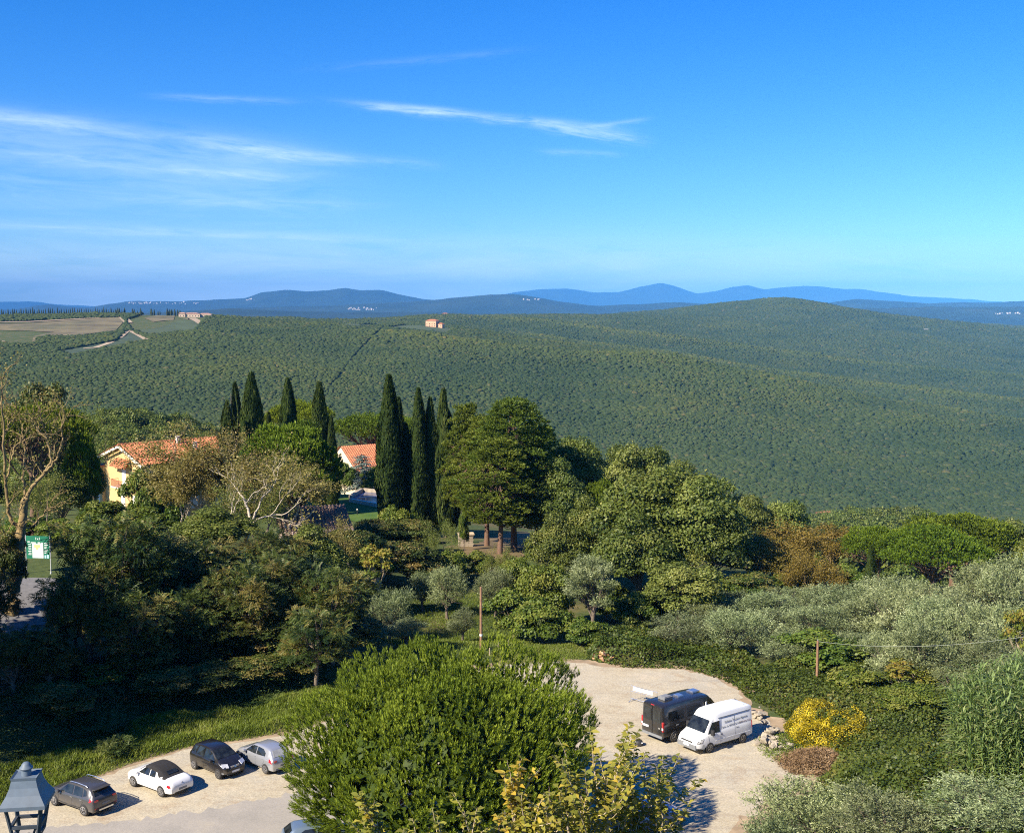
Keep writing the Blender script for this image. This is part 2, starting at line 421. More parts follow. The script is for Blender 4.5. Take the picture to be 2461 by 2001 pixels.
# ---- pieces of ground lying a few mm above the sheet, cut with ragged edges
def ragged(poly, step, amp, seed):
    out = []
    rs = np.random.default_rng(seed)
    for i in range(len(poly)):
        a, b = np.array(poly[i]), np.array(poly[(i + 1) % len(poly)]); L = np.linalg.norm(b - a); k = max(1, int(L / step))
        for j in range(k):
            p = a + (b - a) * j / k; nrm = np.array([-(b - a)[1], (b - a)[0]]) / L
            out.append(tuple(p + nrm * amp * rs.normal() * (0.6 if j else 0.2)))
    return out
def drape(name, poly, lift, cell, mat, kind='structure', smooth=True):
    """a sheet following the terrain inside a polygon: grid points inside, plus the outline, triangulated"""
    from mathutils.geometry import delaunay_2d_cdt
    P = np.array(poly); x0, y0 = P.min(0); x1, y1 = P.max(0)
    gx, gy = np.meshgrid(np.arange(x0 + cell / 2, x1, cell), np.arange(y0 + cell / 2, y1, cell)); gx, gy = gx.ravel(), gy.ravel()
    gx = gx + cell * 0.3 * np.sin(gy * 7.1); k = in_poly(gx, gy, poly)
    pts = [Vector(p) for p in poly] + [Vector((a, b)) for a, b in zip(gx[k], gy[k])]
    n = len(poly)
    vs, es, fs, *_ = delaunay_2d_cdt(pts, [], [list(range(n))], 1, 1e-4)
    X = np.array([v.x for v in vs]); Y = np.array([v.y for v in vs])
    V = np.stack([X, Y, terrain(X, Y) + lift], -1)
    tri = np.array([f for f in fs if len(f) == 3])
    o = obj(name, mesh_np(name, V, tri, smooth), mat); o['kind'] = kind
    return o
def px_poly(pts, z=0.0): return [tuple(at_z(u, v, z)[:2]) for u, v in pts]

m_park, nt = nodes_of('pale_gravel'); t = NT(nt)
geo = t.n('ShaderNodeNewGeometry').outputs['Position']
big = t.noise(0.16, 5, 0.6, geo, 0.6); mid = t.noise(0.9, 6, 0.65, geo); fine = t.noise(9, 5, 0.75, geo)
mp = t.n('ShaderNodeMapping'); t.l(geo, mp.inputs[0]); mp.inputs['Rotation'].default_value = (0, 0, radians(-38)); mp.inputs['Scale'].default_value = (0.12, 1.3, 1)
trk = t.noise(1.0, 4, 0.6, mp.outputs[0])
c1 = t.ramp(big, [(0.32, (0.46, 0.40, 0.275)), (0.5, (0.49, 0.44, 0.325)), (0.68, (0.42, 0.39, 0.315))])
c2 = t.mix(t.math('MULTIPLY', t.math('SUBTRACT', mid, 0.48), 3.2, clamp=True), c1, (0.53, 0.46, 0.32))
c3 = t.mix(t.math('MULTIPLY', t.math('SUBTRACT', trk, 0.52), 2.4, clamp=True), c2, (0.33, 0.28, 0.21))
vor = t.n('ShaderNodeTexVoronoi'); vor.inputs['Scale'].default_value = 5.5; t.l(geo, vor.inputs['Vector'])
peb = t.math('LESS_THAN', vor.outputs['Distance'], 0.17)
c4 = t.mix(t.math('MULTIPLY', peb, t.math('MULTIPLY', t.math('SUBTRACT', mid, 0.42), 4.0, clamp=True)), c3, (0.6, 0.55, 0.46))
blot = t.noise(0.45, 7, 0.72, geo, 0.8)
c4 = t.mix(t.math('MULTIPLY', t.math('SUBTRACT', blot, 0.53), 5.0, clamp=True), c4, (0.38, 0.29, 0.19))
c4 = t.mix(t.math('MULTIPLY', t.math('SUBTRACT', 0.45, blot), 5.0, clamp=True), c4, (0.60, 0.51, 0.37))
c5 = t.mix(1.0, c4, t.ramp(fine, [(0.3, (0.66, 0.64, 0.62)), (0.65, (1.08, 1.08, 1.08))]), 'MULTIPLY')
t.out(t.bsdf(c5, 0.92, 0, 0.15, bump=t.math('ADD', fine, t.math('MULTIPLY', mid, 2.0)), bstr=0.5, bdist=0.05))
lot = [(-60, 1690), (60, 1672), (140, 1648), (262, 1600), (400, 1560), (520, 1545), (606, 1528), (760, 1480), (900, 1420), (1040, 1385), (1165, 1378), (1290, 1392), (1420, 1396), (1490, 1412), (1540, 1440), (1545, 1470),
       (1600, 1500), (1625, 1560), (1648, 1592), (1690, 1632), (1672, 1650), (1610, 1676), (1560, 1710), (1500, 1760), (1300, 1800), (400, 1800), (-60, 1800)]
lot_w = px_poly(lot)
m_soil = plain('ochre_soil', (0.33, 0.245, 0.15), 0.95, var=0.35, scale=0.9, dirt=(0.30, 0.21, 0.12))
_c = np.mean(lot_w, axis=0); soil = [tuple(_c + (np.array(p) - _c) * (1 + 1.1 / np.linalg.norm(np.array(p) - _c))) for p in lot_w]
drape('soil', ragged(soil, 0.6, 0.45, 6), 0.022, 1.2, m_soil)
drape('car_park', ragged(lot_w, 0.5, 0.26, 5), 0.03, 1.2, m_park)
m_asph, nt = nodes_of('worn_asphalt'); t = NT(nt)
geo = t.n('ShaderNodeNewGeometry').outputs['Position']
n1 = t.noise(0.4, 6, 0.65, geo); n2 = t.noise(14, 4, 0.7, geo)
c = t.ramp(n1, [(0.3, (0.31, 0.29, 0.25)), (0.55, (0.37, 0.34, 0.29)), (0.75, (0.43, 0.385, 0.30))])
c = t.mix(1.0, c, t.ramp(n2, [(0.3, (0.75, 0.75, 0.76)), (0.7, (1.06, 1.06, 1.05))]), 'MULTIPLY')
t.out(t.bsdf(c, 0.85, 0, 0.2, bump=n2, bstr=0.3, bdist=0.02))
road = [(-60, 1745), (120, 1725), (330, 1703), (470, 1680), (560, 1662), (620, 1655), (760, 1610), (900, 1600), (1080, 1640), (1200, 1700), (1230, 1800), (-60, 1800)]
drape('road', ragged(px_poly(road), 0.3, 0.34, 8), 0.036, 1.2, m_asph)
m_asph2 = plain('dark_asphalt', (0.16, 0.155, 0.15), 0.85, var=0.2, scale=3)
def g_poly(pts): return [tuple(ground_at(u, v)[:2]) for u, v in pts]
drape('road', ragged(g_poly([(-160, 1215), (-10, 1213), (60, 1205), (118, 1208), (138, 1232), (128, 1262), (110, 1330), (-160, 1350)]), 0.6, 0.05, 9), 0.03, 0.5, m_asph2)
# a lawn with a pool in the garden of the house
m_lawn, nt = nodes_of('lawn_grass'); t = NT(nt)
geo = t.n('ShaderNodeNewGeometry').outputs['Position']
n1 = t.noise(0.6, 6, 0.65, geo); n2 = t.noise(7, 4, 0.7, geo)
c = t.ramp(n1, [(0.3, (0.055, 0.115, 0.012)), (0.7, (0.11, 0.17, 0.03))])
c = t.mix(1.0, c, t.ramp(n2, [(0.3, (0.7, 0.7, 0.7)), (0.7, (1.15, 1.15, 1.15))]), 'MULTIPLY')
t.out(t.bsdf(c, 0.9, 0, 0.2, bump=n2, bstr=0.6, bdist=0.06))

# ------------------------------------------------------------------ distant mountains: long ridges of real depth
m_mount, nt = nodes_of('mountain_forest'); t = NT(nt)
geo = t.n('ShaderNodeNewGeometry').outputs['Position']
c = t.ramp(t.noise(0.0016, 6, 0.6, geo), [(0.3, (0.02, 0.03, 0.016)), (0.6, (0.035, 0.048, 0.024)), (0.85, (0.075, 0.078, 0.045))])
t.out(t.bsdf(c, 0.95, 0, 0.1))
def mountain(name, r0, depth, pts, seed, base=-90):
    us = np.linspace(-650, 2800, 700); vs = np.interp(us, [p[0] for p in pts], [p[1] for p in pts])
    k = np.exp(-np.linspace(-2, 2, 5) ** 2); k /= k.sum(); vs = np.convolve(np.pad(vs, 2, mode='edge'), k, 'valid')
    vs = vs - (3.5 if r0 > 12000 else 0) + 3.2 * fbm(us / 45, us * 0 + 3, seed, 4)
    top = CAMZ - (vs - VH) / F * r0
    q = np.linspace(-1, 1, 29)
    V = []
    for j, qq in enumerate(q):
        r = r0 + depth * qq
        az_ = np.arctan((us - CX) / F)
        x, y = r * np.sin(az_) / np.cos(az_) , np.full_like(us, r)
        shape = (0.5 + 0.5 * np.cos(pi * qq)) ** 0.85
        z = base + (top - base) * shape
        z = z + (top - base) * 0.22 * fbm(x / (0.10 * r0), y / (0.10 * r0), seed + 5, 4) * (1 - shape) * 2.0
        V.append(np.stack([x, y, z], -1))
    V = np.array(V).reshape(-1, 3); n = len(us)
    i, j = np.meshgrid(np.arange(28), np.arange(n - 1), indexing='ij'); b = (i * n + j).ravel()
    o = obj(name, mesh_np(name, V, np.stack([b, b + 1, b + n + 1, b + n], -1), True), m_mount); o['kind'] = 'structure'
mountain('mountains', 33000, 4000, [(-600, 640), (0, 634), (60, 631), (110, 637), (250, 646), (900, 648), (1075, 613), (1120, 608), (1180, 606), (1230, 613), (1290, 612), (1330, 603), (1375, 595), (1405, 601), (1450, 615), (1490, 612), (1525, 601), (1555, 598),
    (1590, 608), (1640, 603), (1680, 600), (1730, 604), (1790, 607), (1840, 613), (1900, 621), (1970, 624), (2060, 632), (2135, 634), (2700, 634)], 31)
mountain('mountains', 19000, 2600, [(-600, 652), (40, 648), (75, 641), (110, 639), (150, 643), (190, 644), (230, 637), (290, 631), (380, 632), (450, 629), (515, 625), (550, 613), (600, 607), (640, 611), (690, 608), (722, 603), (750, 609), (800, 609), (840, 619), (880, 627), (980, 634), (1100, 642), (1400, 645), (1700, 643), (2700, 645)], 32)
mountain('mountains', 13500, 2200, [(-600, 668), (0, 660), (300, 655), (520, 645), (700, 640), (860, 632), (910, 628), (960, 624), (1020, 618), (1070, 617), (1120, 624), (1180, 634), (1240, 642), (1330, 638), (1420, 634), (1520, 640), (1690, 640), (1780, 627), (1850, 631), (1930, 636), (2000, 634), (2060, 634), (2135, 631), (2700, 622)], 33)
mountain('mountains', 9500, 1800, [(-600, 676), (0, 664), (150, 658), (330, 652), (480, 643), (560, 647), (700, 650), (900, 650), (1100, 655), (1400, 652), (1700, 645), (1900, 640), (2135, 640), (2700, 640)], 34, -95)

# far villages: pale houses on the ridges

# ------------------------------------------------------------------ fields and tracks on the far hills
def far_poly(pts): return [tuple(ground_at(u, v)[:2]) for u, v in pts]
m_tan = plain('dry_field', (0.145, 0.12, 0.055), 0.95, var=0.45, scale=0.03, dirt=(0.065, 0.078, 0.028)); m_tan2 = plain('stubble_field', (0.34, 0.25, 0.14), 0.95, var=0.2, scale=0.05)
m_vine = plain('vineyard_green', (0.045, 0.068, 0.030), 0.95, var=0.3, scale=0.06); m_fieldg = plain('meadow_green', (0.058, 0.080, 0.026), 0.95, var=0.25, scale=0.03)
m_track = plain('dirt_track', (0.36, 0.28, 0.18), 0.95, var=0.15, scale=0.05)
def field(name, pts, mat, cell=14.0, lift=0.6):
    P = ragged(far_poly(pts), 25, 0.08, len(name)); drape(name, P, lift, cell, mat)
field('field', [(-40, 676), (60, 675), (150, 668), (250, 661), (262, 668), (240, 690), (180, 697), (60, 690), (-40, 688)], m_tan)
field('field', [(70, 702), (130, 690), (180, 697), (150, 716), (100, 722), (66, 716)], m_tan)
field('field', [(-60, 705), (10, 712), (26, 720), (-60, 722)], m_tan2)
field('vineyard', [(128, 732), (240, 712), (268, 690), (303, 710), (215, 728), (150, 740)], m_vine)
field('meadow', [(276, 690), (330, 684), (380, 668), (425, 668), (405, 690), (350, 697), (310, 700)], m_fieldg)
field('field', [(300, 664), (330, 658), (365, 659), (362, 668), (320, 672)], m_tan)
field('field', [(620, 668), (690, 662), (740, 660), (755, 664), (700, 671), (640, 672)], m_tan2)
field('meadow', [(700, 678), (770, 670), (795, 677), (740, 683)], m_fieldg)
field('vineyard', [(806, 686), (860, 679), (920, 680), (942, 688), (928, 696), (870, 691)], m_fieldg)
field('field', [(1772, 1080), (1830, 1079), (1880, 1094), (1882, 1104), (1830, 1101), (1795, 1090)], m_tan2, 5.0)
field('meadow', [(1665, 1052), (1750, 1064), (1820, 1074), (1775, 1082), (1700, 1070)], m_fieldg, 6.0)
def track(pts, w, lift=1.0):
    q = [np.array(ground_at(u, v)) for u, v in pts]; L, R = [], []
    for i, p in enumerate(q):
        d = q[min(i + 1, len(q) - 1)] - q[max(i - 1, 0)]; n = np.array([-d[1], d[0], 0]) / (np.hypot(d[0], d[1]) + 1e-6) * w / 2; L.append(p + n); R.append(p - n)
    V = []; 
    for a, b in zip(L, R):
        for c in (a, b): V.append((c[0], c[1], float(terrain(np.array([c[0]]), np.array([c[1]]))[0]) + lift))
    Fs = [(2 * i, 2 * i + 1, 2 * i + 3, 2 * i + 2) for i in range(len(q) - 1)]
    tag(obj('dirt_track', mesh_np('dirt_track', np.array(V), np.array(Fs)), m_track), kind='structure')
track([(268, 688), (280, 694), (293, 701), (306, 709)], 9)
track([(-30, 673), (60, 672), (130, 668), (200, 664), (252, 660)], 14)
track([(254, 661), (262, 668), (268, 674)], 12)
track([(174, 728), (200, 726), (226, 717), (250, 704), (266, 690)], 8)
track([(806, 686), (850, 689), (900, 694), (930, 697), (944, 688)], 10)
track([(385, 666), (400, 664), (415, 672), (424, 678)], 12)

# brown bare ground under the pine grove and dried grass on the slope before it
m_bare = plain('bare_brown_earth', (0.15, 0.105, 0.05), 0.95, var=0.4, scale=0.8, dirt=(0.12, 0.11, 0.04))
drape('bare_earth', ragged(g_poly([(930, 1140), (1000, 1132), (1060, 1110), (1150, 1112), (1150, 1150), (1085, 1165), (1050, 1178), (980, 1172)]), 0.8, 0.5, 12), 0.04, 1.2, m_bare)
# ------------------------------------------------------------------ the wooded hills: crowns instanced on points
def px_of(x, y, z): 
    return proj(x, y, z)
FIELDS = [  # (rmin, rmax, polygon in image coordinates of the ground)
    (1300, 2600, [(120, 733), (240, 712), (268, 688), (310, 708), (300, 712), (215, 728), (150, 742)]),
    (1500, 2600, [(-300, 668), (0, 672), (250, 662), (262, 670), (255, 690), (180, 700), (80, 705), (70, 720), (20, 718), (-60, 705), (-300, 700)]),
    (1500, 2600, [(262, 668), (300, 655), (380, 655), (430, 662), (405, 690), (350, 696), (310, 700), (275, 690)]),
    (2300, 3100, [(610, 662), (700, 652), (760, 655), (745, 668), (640, 668)]),
    (1600, 2300, [(690, 674), (780, 668), (800, 678), (740, 684)]),
    (1600, 2200, [(800, 684), (860, 676), (925, 678), (945, 688), (930, 697), (870, 690)]),
    (360, 600, [(1765, 1080), (1840, 1078), (1905, 1098), (1880, 1112), (1800, 1100)]),
    (360, 640, [(1660, 1052), (1750, 1066), (1830, 1075), (1780, 1084), (1700, 1072)]),
]
def seg_dist(px, py, pts):
    d = np.full(np.shape(px), 1e9)
    for (x1, y1), (x2, y2) in zip(pts[:-1], pts[1:]):
        dx, dy = x2 - x1, y2 - y1; t_ = np.clip(((px - x1) * dx + (py - y1) * dy) / (dx * dx + dy * dy), 0, 1)
        d = np.minimum(d, np.hypot(px - x1 - t_ * dx, py - y1 - t_ * dy))
    return d
def forest_points(r0, r1, smin, sgrow, seed):
    rs = np.random.default_rng(seed); P = []; r = r0
    while r < r1:
        s = smin + sgrow * r
        n = int(2 * radians(26) * r / s)
        a = (np.arange(n) + rs.uniform(-0.42, 0.42, n)) / n * 2 * radians(26) - radians(26)
        q = r + rs.uniform(-0.42, 0.42, n) * s
        P.append(np.stack([q * np.sin(a), q * np.cos(a), np.full(n, s)], -1)); r += s * 0.9
    return np.concatenate(P)
def prep(P, keepfn=None):
    x, y = P[:, 0], P[:, 1]; z = terrain(x, y); u, v = px_of(x, y, z); r = np.hypot(x, y)
    k = np.ones(len(x), bool)
    for a, b, poly in FIELDS: k &= ~((r > a) & (r < b) & in_poly(u, v, poly))
    br = (r > 700) & (r < 2300) & (seg_dist(u, v, [(800, 684), (770, 712), (735, 748), (715, 780), (690, 805)]) < 2.6)
    br |= (r > 2000) & (r < 3200) & (seg_dist(u, v, [(933, 652), (926, 672)]) < 1.6)
    k &= ~br
    if keepfn is not None: k &= keepfn(x, y, z, u, v, r)
    return np.stack([x, y, z], -1)[k], P[k, 2]
def ico(sub):
    bm = bmesh.new(); bmesh.ops.create_icosphere(bm, subdivisions=sub, radius=1.0)
    V = np.array([v.co[:] for v in bm.verts]); Fs = np.array([[v.index for v in f.verts] for f in bm.faces]); bm.free(); return V, Fs
m_forest, nt = nodes_of('forest_leaves'); t = NT(nt)
oi = t.n('ShaderNodeObjectInfo'); geo = t.n('ShaderNodeNewGeometry').outputs['Position']
c = t.ramp(oi.outputs['Random'], [(0.0, (0.034, 0.055, 0.016)), (0.4, (0.042, 0.064, 0.018)), (0.8, (0.050, 0.071, 0.021)), (0.96, (0.064, 0.080, 0.026)), (1.0, (0.088, 0.086, 0.032))])
relief_shade = t.n('ShaderNodeAttribute', attribute_name='relief_shade'); relief_shade.attribute_type = 'INSTANCER'      # relief shade put into the crown colour: spurs paler, hollows darker and bluer
c = t.mix(1.0, c, t.ramp(relief_shade.outputs['Fac'], [(0.0, (0.60, 0.72, 0.80)), (0.5, (1.0, 1.0, 1.0)), (1.0, (1.34, 1.22, 1.0))]), 'MULTIPLY')
patch = t.noise(0.0045, 5, 0.6, geo)
c = t.mix(t.math('MULTIPLY', t.math('SUBTRACT', patch, 0.5), 5.0, clamp=True), c, t.mix(1.0, c, (1.25, 1.12, 0.9), 'MULTIPLY'))
c = t.mix(t.math('MULTIPLY', t.math('SUBTRACT', 0.46, patch), 5.0, clamp=True), c, t.mix(1.0, c, (0.66, 0.78, 0.85), 'MULTIPLY'))
c = t.mix(1.0, c, t.ramp(t.noise(1.2, 3, 0.7, geo), [(0.3, (0.6, 0.6, 0.6)), (0.7, (1.3, 1.3, 1.3))]), 'MULTIPLY')
t.out(t.bsdf(c, 0.8, 0, 0.15))
def lumpy_crown(seed, sub=3):
    V, Fs = ico(sub); rs = np.random.default_rng(seed)
    L = rs.normal(size=(26, 3)); L /= np.linalg.norm(L, axis=1)[:, None]
    d = V @ L.T
    bump = np.max(np.where(d > 0.72, (d - 0.72) * 1.5, 0) * rs.uniform(0.5, 1.2, 26)[None], axis=1)
    V = V * (0.72 + bump + rs.normal(size=len(V)) * 0.05)[:, None]
    V[:, 2] = np.where(V[:, 2] < 0, V[:, 2] * 0.7, V[:, 2])
    return V * np.array([0.92, 0.92, 0.8]), Fs
def make_protos(tag_, n, sub):
    col = bpy.data.collections.new(tag_)
    for i in range(n):
        V, Fs = lumpy_crown(100 + i, sub)
        me = mesh_np('crown_shape', V, Fs, False); me.materials.append(m_forest)
        o = bpy.data.objects.new('crown_shape', me); col.objects.link(o)
    return col
def scatter_stuff(name, P, S, R, col, label, cat, relief_shade=None):
    me = bpy.data.meshes.new(name); me.vertices.add(len(P)); me.vertices.foreach_set('co', np.asarray(P, np.float32).ravel())
    a = me.attributes.new('sc', 'FLOAT_VECTOR', 'POINT'); a.data.foreach_set('vector', np.asarray(S, np.float32).ravel())
    a = me.attributes.new('rot', 'FLOAT_VECTOR', 'POINT'); a.data.foreach_set('vector', np.asarray(R, np.float32).ravel())
    if relief_shade is not None: attr(me, 'relief_shade', relief_shade)
    o = obj(name, me); tag(o, label, cat, kind='stuff')
    g = bpy.data.node_groups.new(name + '_scatter', 'GeometryNodeTree')
    g.interface.new_socket('Geometry', in_out='INPUT', socket_type='NodeSocketGeometry'); g.interface.new_socket('Geometry', in_out='OUTPUT', socket_type='NodeSocketGeometry')
    N = g.nodes; L = g.links
    gi = N.new('NodeGroupInput'); gout = N.new('NodeGroupOutput')
    ci = N.new('GeometryNodeCollectionInfo'); ci.inputs['Collection'].default_value = col; ci.inputs['Separate Children'].default_value = True; ci.inputs['Reset Children'].default_value = True
    ip = N.new('GeometryNodeInstanceOnPoints'); ip.inputs['Pick Instance'].default_value = True
    ns = N.new('GeometryNodeInputNamedAttribute'); ns.data_type = 'FLOAT_VECTOR'; ns.inputs['Name'].default_value = 'sc'
    nr = N.new('GeometryNodeInputNamedAttribute'); nr.data_type = 'FLOAT_VECTOR'; nr.inputs['Name'].default_value = 'rot'
    rv = N.new('FunctionNodeRandomValue'); rv.data_type = 'INT'
    for s_ in rv.inputs:
        if s_.name == 'Max' and s_.type == 'INT': s_.default_value = len(col.objects) - 1
        if s_.name == 'Min' and s_.type == 'INT': s_.default_value = 0
    L.new(gi.outputs[0], ip.inputs['Points']); L.new(ci.outputs[0], ip.inputs['Instance'])
    L.new([x for x in ns.outputs if x.enabled][0], ip.inputs['Scale']); L.new([x for x in nr.outputs if x.enabled][0], ip.inputs['Rotation'])
    L.new([x for x in rv.outputs if x.enabled][0], ip.inputs['Instance Index'])
    L.new(ip.outputs[0], gout.inputs[0])
    md = o.modifiers.new('scatter', 'NODES'); md.node_group = g
    return o
col_far = make_protos('far_crowns', 5, 2)
P = forest_points(620, 6000, 2.0, 0.00078, 3)
# keep the crowns that ridges do not hide (with a margin for a step to the side)
_gr = np.exp(np.linspace(math.log(200), math.log(6200), 420)); _ga = np.radians(np.linspace(-27, 27, 360))
_R, _A = np.meshgrid(_gr, _ga, indexing='ij'); _ang = (terrain(_R * np.sin(_A), _R * np.cos(_A)) - CAMZ) / _R
_hor = np.maximum.accumulate(_ang, axis=0)
def not_hidden(x, y, z, u, v, r):
    a = np.arctan2(x, y); ia = np.clip(((a + radians(27)) / radians(54) * 359).round().astype(int), 0, 359)
    ir = np.clip((np.log(r / 200) / math.log(31) * 419).astype(int) - 3, 0, 419)
    return (z + 12 - CAMZ) / r > _hor[ir, ia]
P, S = prep(P, not_hidden)
rs = np.random.default_rng(4); _k = rs.uniform(size=len(P)) > 0.10; P, S = P[_k], S[_k]; n = len(P)
sc = S * (0.75 + 0.9 * np.clip(fbm(P[:, 0] / 60, P[:, 1] / 90, 44, 3) + 0.3, 0, 0.6)) * (0.45 + 0.65 * rs.beta(1.6, 2.4, n)) * np.where(rs.uniform(size=n) < 0.06, 1.35, 1.0)
Z = np.stack([sc * rs.uniform(0.8, 1.2, n), sc * rs.uniform(0.8, 1.2, n), sc * rs.uniform(0.5, 0.9, n)], -1)
P[:, 2] += sc * 0.30 + 0.8
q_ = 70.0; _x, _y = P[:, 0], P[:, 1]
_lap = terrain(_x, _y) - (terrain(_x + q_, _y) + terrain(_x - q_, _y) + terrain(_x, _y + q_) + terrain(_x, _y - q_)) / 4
RELIEF_SHADE = np.clip(0.5 + _lap / 7.0 + 0.25 * fbm(_x / 120, _y / 160, 71, 3), 0, 1)  # painted relief shade: from height over the ground around, plus random tone
e_ = 8.0
gx_ = (terrain(P[:, 0] + e_, P[:, 1]) - terrain(P[:, 0] - e_, P[:, 1])) / (2 * e_); gy_ = (terrain(P[:, 0], P[:, 1] + e_) - terrain(P[:, 0], P[:, 1] - e_)) / (2 * e_)
scatter_stuff('forest', P, Z, np.stack([np.arctan(gy_) + rs.uniform(-.1, .1, n), -np.arctan(gx_) + rs.uniform(-.1, .1, n), rs.uniform(0, 6.28, n)], -1), col_far, 'dense dark green oak forest covering the hills across the valley', 'forest', RELIEF_SHADE)
print('forest crowns', n)
# ------------------------------------------------------------------ plants: meshes grown by rule, one set per kind
def unit(a): return a / (np.linalg.norm(a, axis=-1, keepdims=True) + 1e-9)
class Leaves:
    """many leaf-sized faces (bent four-sided blades) with a per-leaf tint"""
    def __init__(s): s.P = []; s.A = []; s.N = []; s.L = []; s.W = []; s.T = []
    def add(s, P, A, N, L, W_, T):
        n = len(P); P = np.asarray(P, float)
        s.P.append(P); s.A.append(unit(np.asarray(A, float))); s.N.append(unit(np.asarray(N, float)))
        s.L.append(np.broadcast_to(L, n).astype(float)); s.W.append(np.broadcast_to(W_, n).astype(float)); s.T.append(np.clip(np.broadcast_to(T, n).astype(float), 0, 1))
    def mesh(s, name, fold=0.12):
        P = np.concatenate(s.P); A = np.concatenate(s.A); N = np.concatenate(s.N); L = np.concatenate(s.L)[:, None]; W_ = np.concatenate(s.W)[:, None]; T = np.concatenate(s.T)
        B = unit(np.cross(A, N)); N = np.cross(B, A)
        v0 = P; v2 = P + A * L - N * L * fold; m = P + A * L * 0.48
        v1 = m + B * W_ * 0.5 + N * W_ * fold; v3 = m - B * W_ * 0.5 + N * W_ * fold
        V = np.stack([v0, v1, v2, v3], 1).reshape(-1, 3)
        Fq = np.arange(len(P) * 4).reshape(-1, 4)
        me = mesh_np(name, V, Fq, False); attr(me, 'tint', np.repeat(T, 4)); return me
    def count(s): return sum(len(p) for p in s.P)
def sph(rs, n): return unit(rs.normal(size=(n, 3)))
def clump_leaves(lv, rs, c, r, n, L, W_, t0=0.5, tv=0.25, sq=0.8, up=0.35, shell=0.5, outward=0.6, hang=0.0):
    """leaves of one leafy clump: on and just under an uneven shell"""
    d = sph(rs, n); d[:, 2] = np.where(d[:, 2] < -0.25, -d[:, 2] * 0.6, d[:, 2]); d = unit(d)
    q = (shell + (1 - shell) * rs.uniform(0, 1, n) ** 0.5) * (1 + 0.25 * rs.normal(size=n) * 0.5)
    P = c + d * (r * q)[:, None] * np.array([1, 1, sq])
    N = unit(d * outward + sph(rs, n) * 0.65 + np.array([0, 0, up]))
    A = np.cross(N, sph(rs, n)) + np.array([0, 0, -hang])
    lv.add(P, A, N, L * rs.uniform(0.65, 1.25, n), W_ * rs.uniform(0.7, 1.2, n), t0 + tv * rs.normal(size=n) * 0.7 + 0.12 * (q - 0.75))
def crown_centers(rs, n, R, H, z0, flat_bottom=0.35, rad=(0.28, 0.42), power=0.75, lop=0.15):
    """clump centres through an uneven egg-shaped crown: R half width, H height, z0 its bottom"""
    out = []
    ph = rs.uniform(0, 6.28, 4)
    tries = 0
    while len(out) < n and tries < n * 60:
        tries += 1
        d = sph(rs, 1)[0]
        if d[2] < -flat_bottom: continue
        th = math.atan2(d[1], d[0])
        k = 1 + lop * (sin(2 * th + ph[0]) * 0.6 + sin(3 * th + ph[1]) * 0.5 + sin(5 * d[2] + ph[2]) * 0.5)
        q = rs.uniform(0.45, 1.0) ** 0.6 * k
        r = rs.uniform(*rad) * R
        c = np.array([d[0] * (R - r * 0.7) * q, d[1] * (R - r * 0.7) * q, z0 + H * 0.5 + d[2] * (H * 0.5 - r * 0.5) * q])
        if any(np.linalg.norm(c - o[0]) < 0.55 * (r + o[1]) * 0.75 for o in out): continue
        out.append((c, r))
    return out
def limb_tubes(rs, base, targets, r0, trunk_top, bend=0.15, n=6, cap=24, lean=(0, 0)):
    """a trunk and limbs that reach to the clumps"""
    V, Fs, off = [], [], 0
    def put(p, r, k=6):
        nonlocal off
        v, f = tube_np(p, r, k); V.append(v); Fs.append(f + off); off += len(v)
    tt = np.array([lean[0], lean[1], trunk_top])
    ts = np.linspace(0, 1, 6)
    tr = base + ts[:, None] * tt + np.array([[sin(x * 4) * bend, cos(x * 3) * bend - bend, 0] for x in ts]) * trunk_top * 0.2
    put(tr, r0 * np.array([1.35, 1.0, 0.92, 0.85, 0.75, 0.6]), 8)
    for c, r in targets[:cap]:
        h = rs.uniform(0.45, 1.0); s = tr[0] * (1 - h) + tr[-1] * h; s = base + h * tt + (tr[min(5, int(h * 5))] - base - ts[min(5, int(h * 5))] * tt)
        m = s * 0.5 + c * 0.5 + np.array([0, 0, -0.06 * np.linalg.norm(c - s)]) + rs.normal(size=3) * 0.05 * np.linalg.norm(c - s)
        q = np.linspace(0, 1, 6)[:, None]
        p = (1 - q) ** 2 * s + 2 * q * (1 - q) * m + q ** 2 * c
        rl = r0 * 0.38 * rs.uniform(0.7, 1.1)
        put(p, rl * np.linspace(1, 0.25, 6), 5)
        for _ in range(3):
            e = c + sph(rs, 1)[0] * r * 0.8; s2 = p[3]
            put(np.array([s2, (s2 + e) / 2 + rs.normal(size=3) * 0.08 * r, e]), rl * np.array([0.45, 0.3, 0.12]), 4)
    return np.concatenate(V), np.concatenate(Fs)
def branching(rs, p, d, L, r, depth, V, Fs, tips, spread=0.55, gnarl=0.18, up=0.1, kids=(2, 3), shrink=0.74, bare=0.6):
    k = 5; pts = [np.array(p, float)]; dd = np.array(d, float)
    for i in range(k):
        dd = unit(dd + rs.normal(size=3) * gnarl + np.array([0, 0, up]) * 0.5); pts.append(pts[-1] + dd * L / k)
    rr_ = r * np.linspace(1, shrink * 0.9, k + 1)
    v, f = tube_np(np.array(pts), rr_, 6 if depth > 2 else 4); off = sum(len(a) for a in V); V.append(v); Fs.append(f + off)
    if depth == 0:
        tips.append((pts[-1], dd)); return
    for q in range(rs.integers(kids[0], kids[1] + 1)):
        s = rs.integers(int(k * bare), k + 1) if q else k
        nd = unit(dd + sph(rs, 1)[0] * spread * rs.uniform(0.7, 1.3))
        branching(rs, pts[s], nd, L * shrink * rs.uniform(0.75, 1.15), rr_[s] * (0.85 if q == 0 else 0.62), depth - 1, V, Fs, tips, spread, gnarl, up, kids, shrink, bare)
        if depth <= 2: tips.append((pts[s], nd))

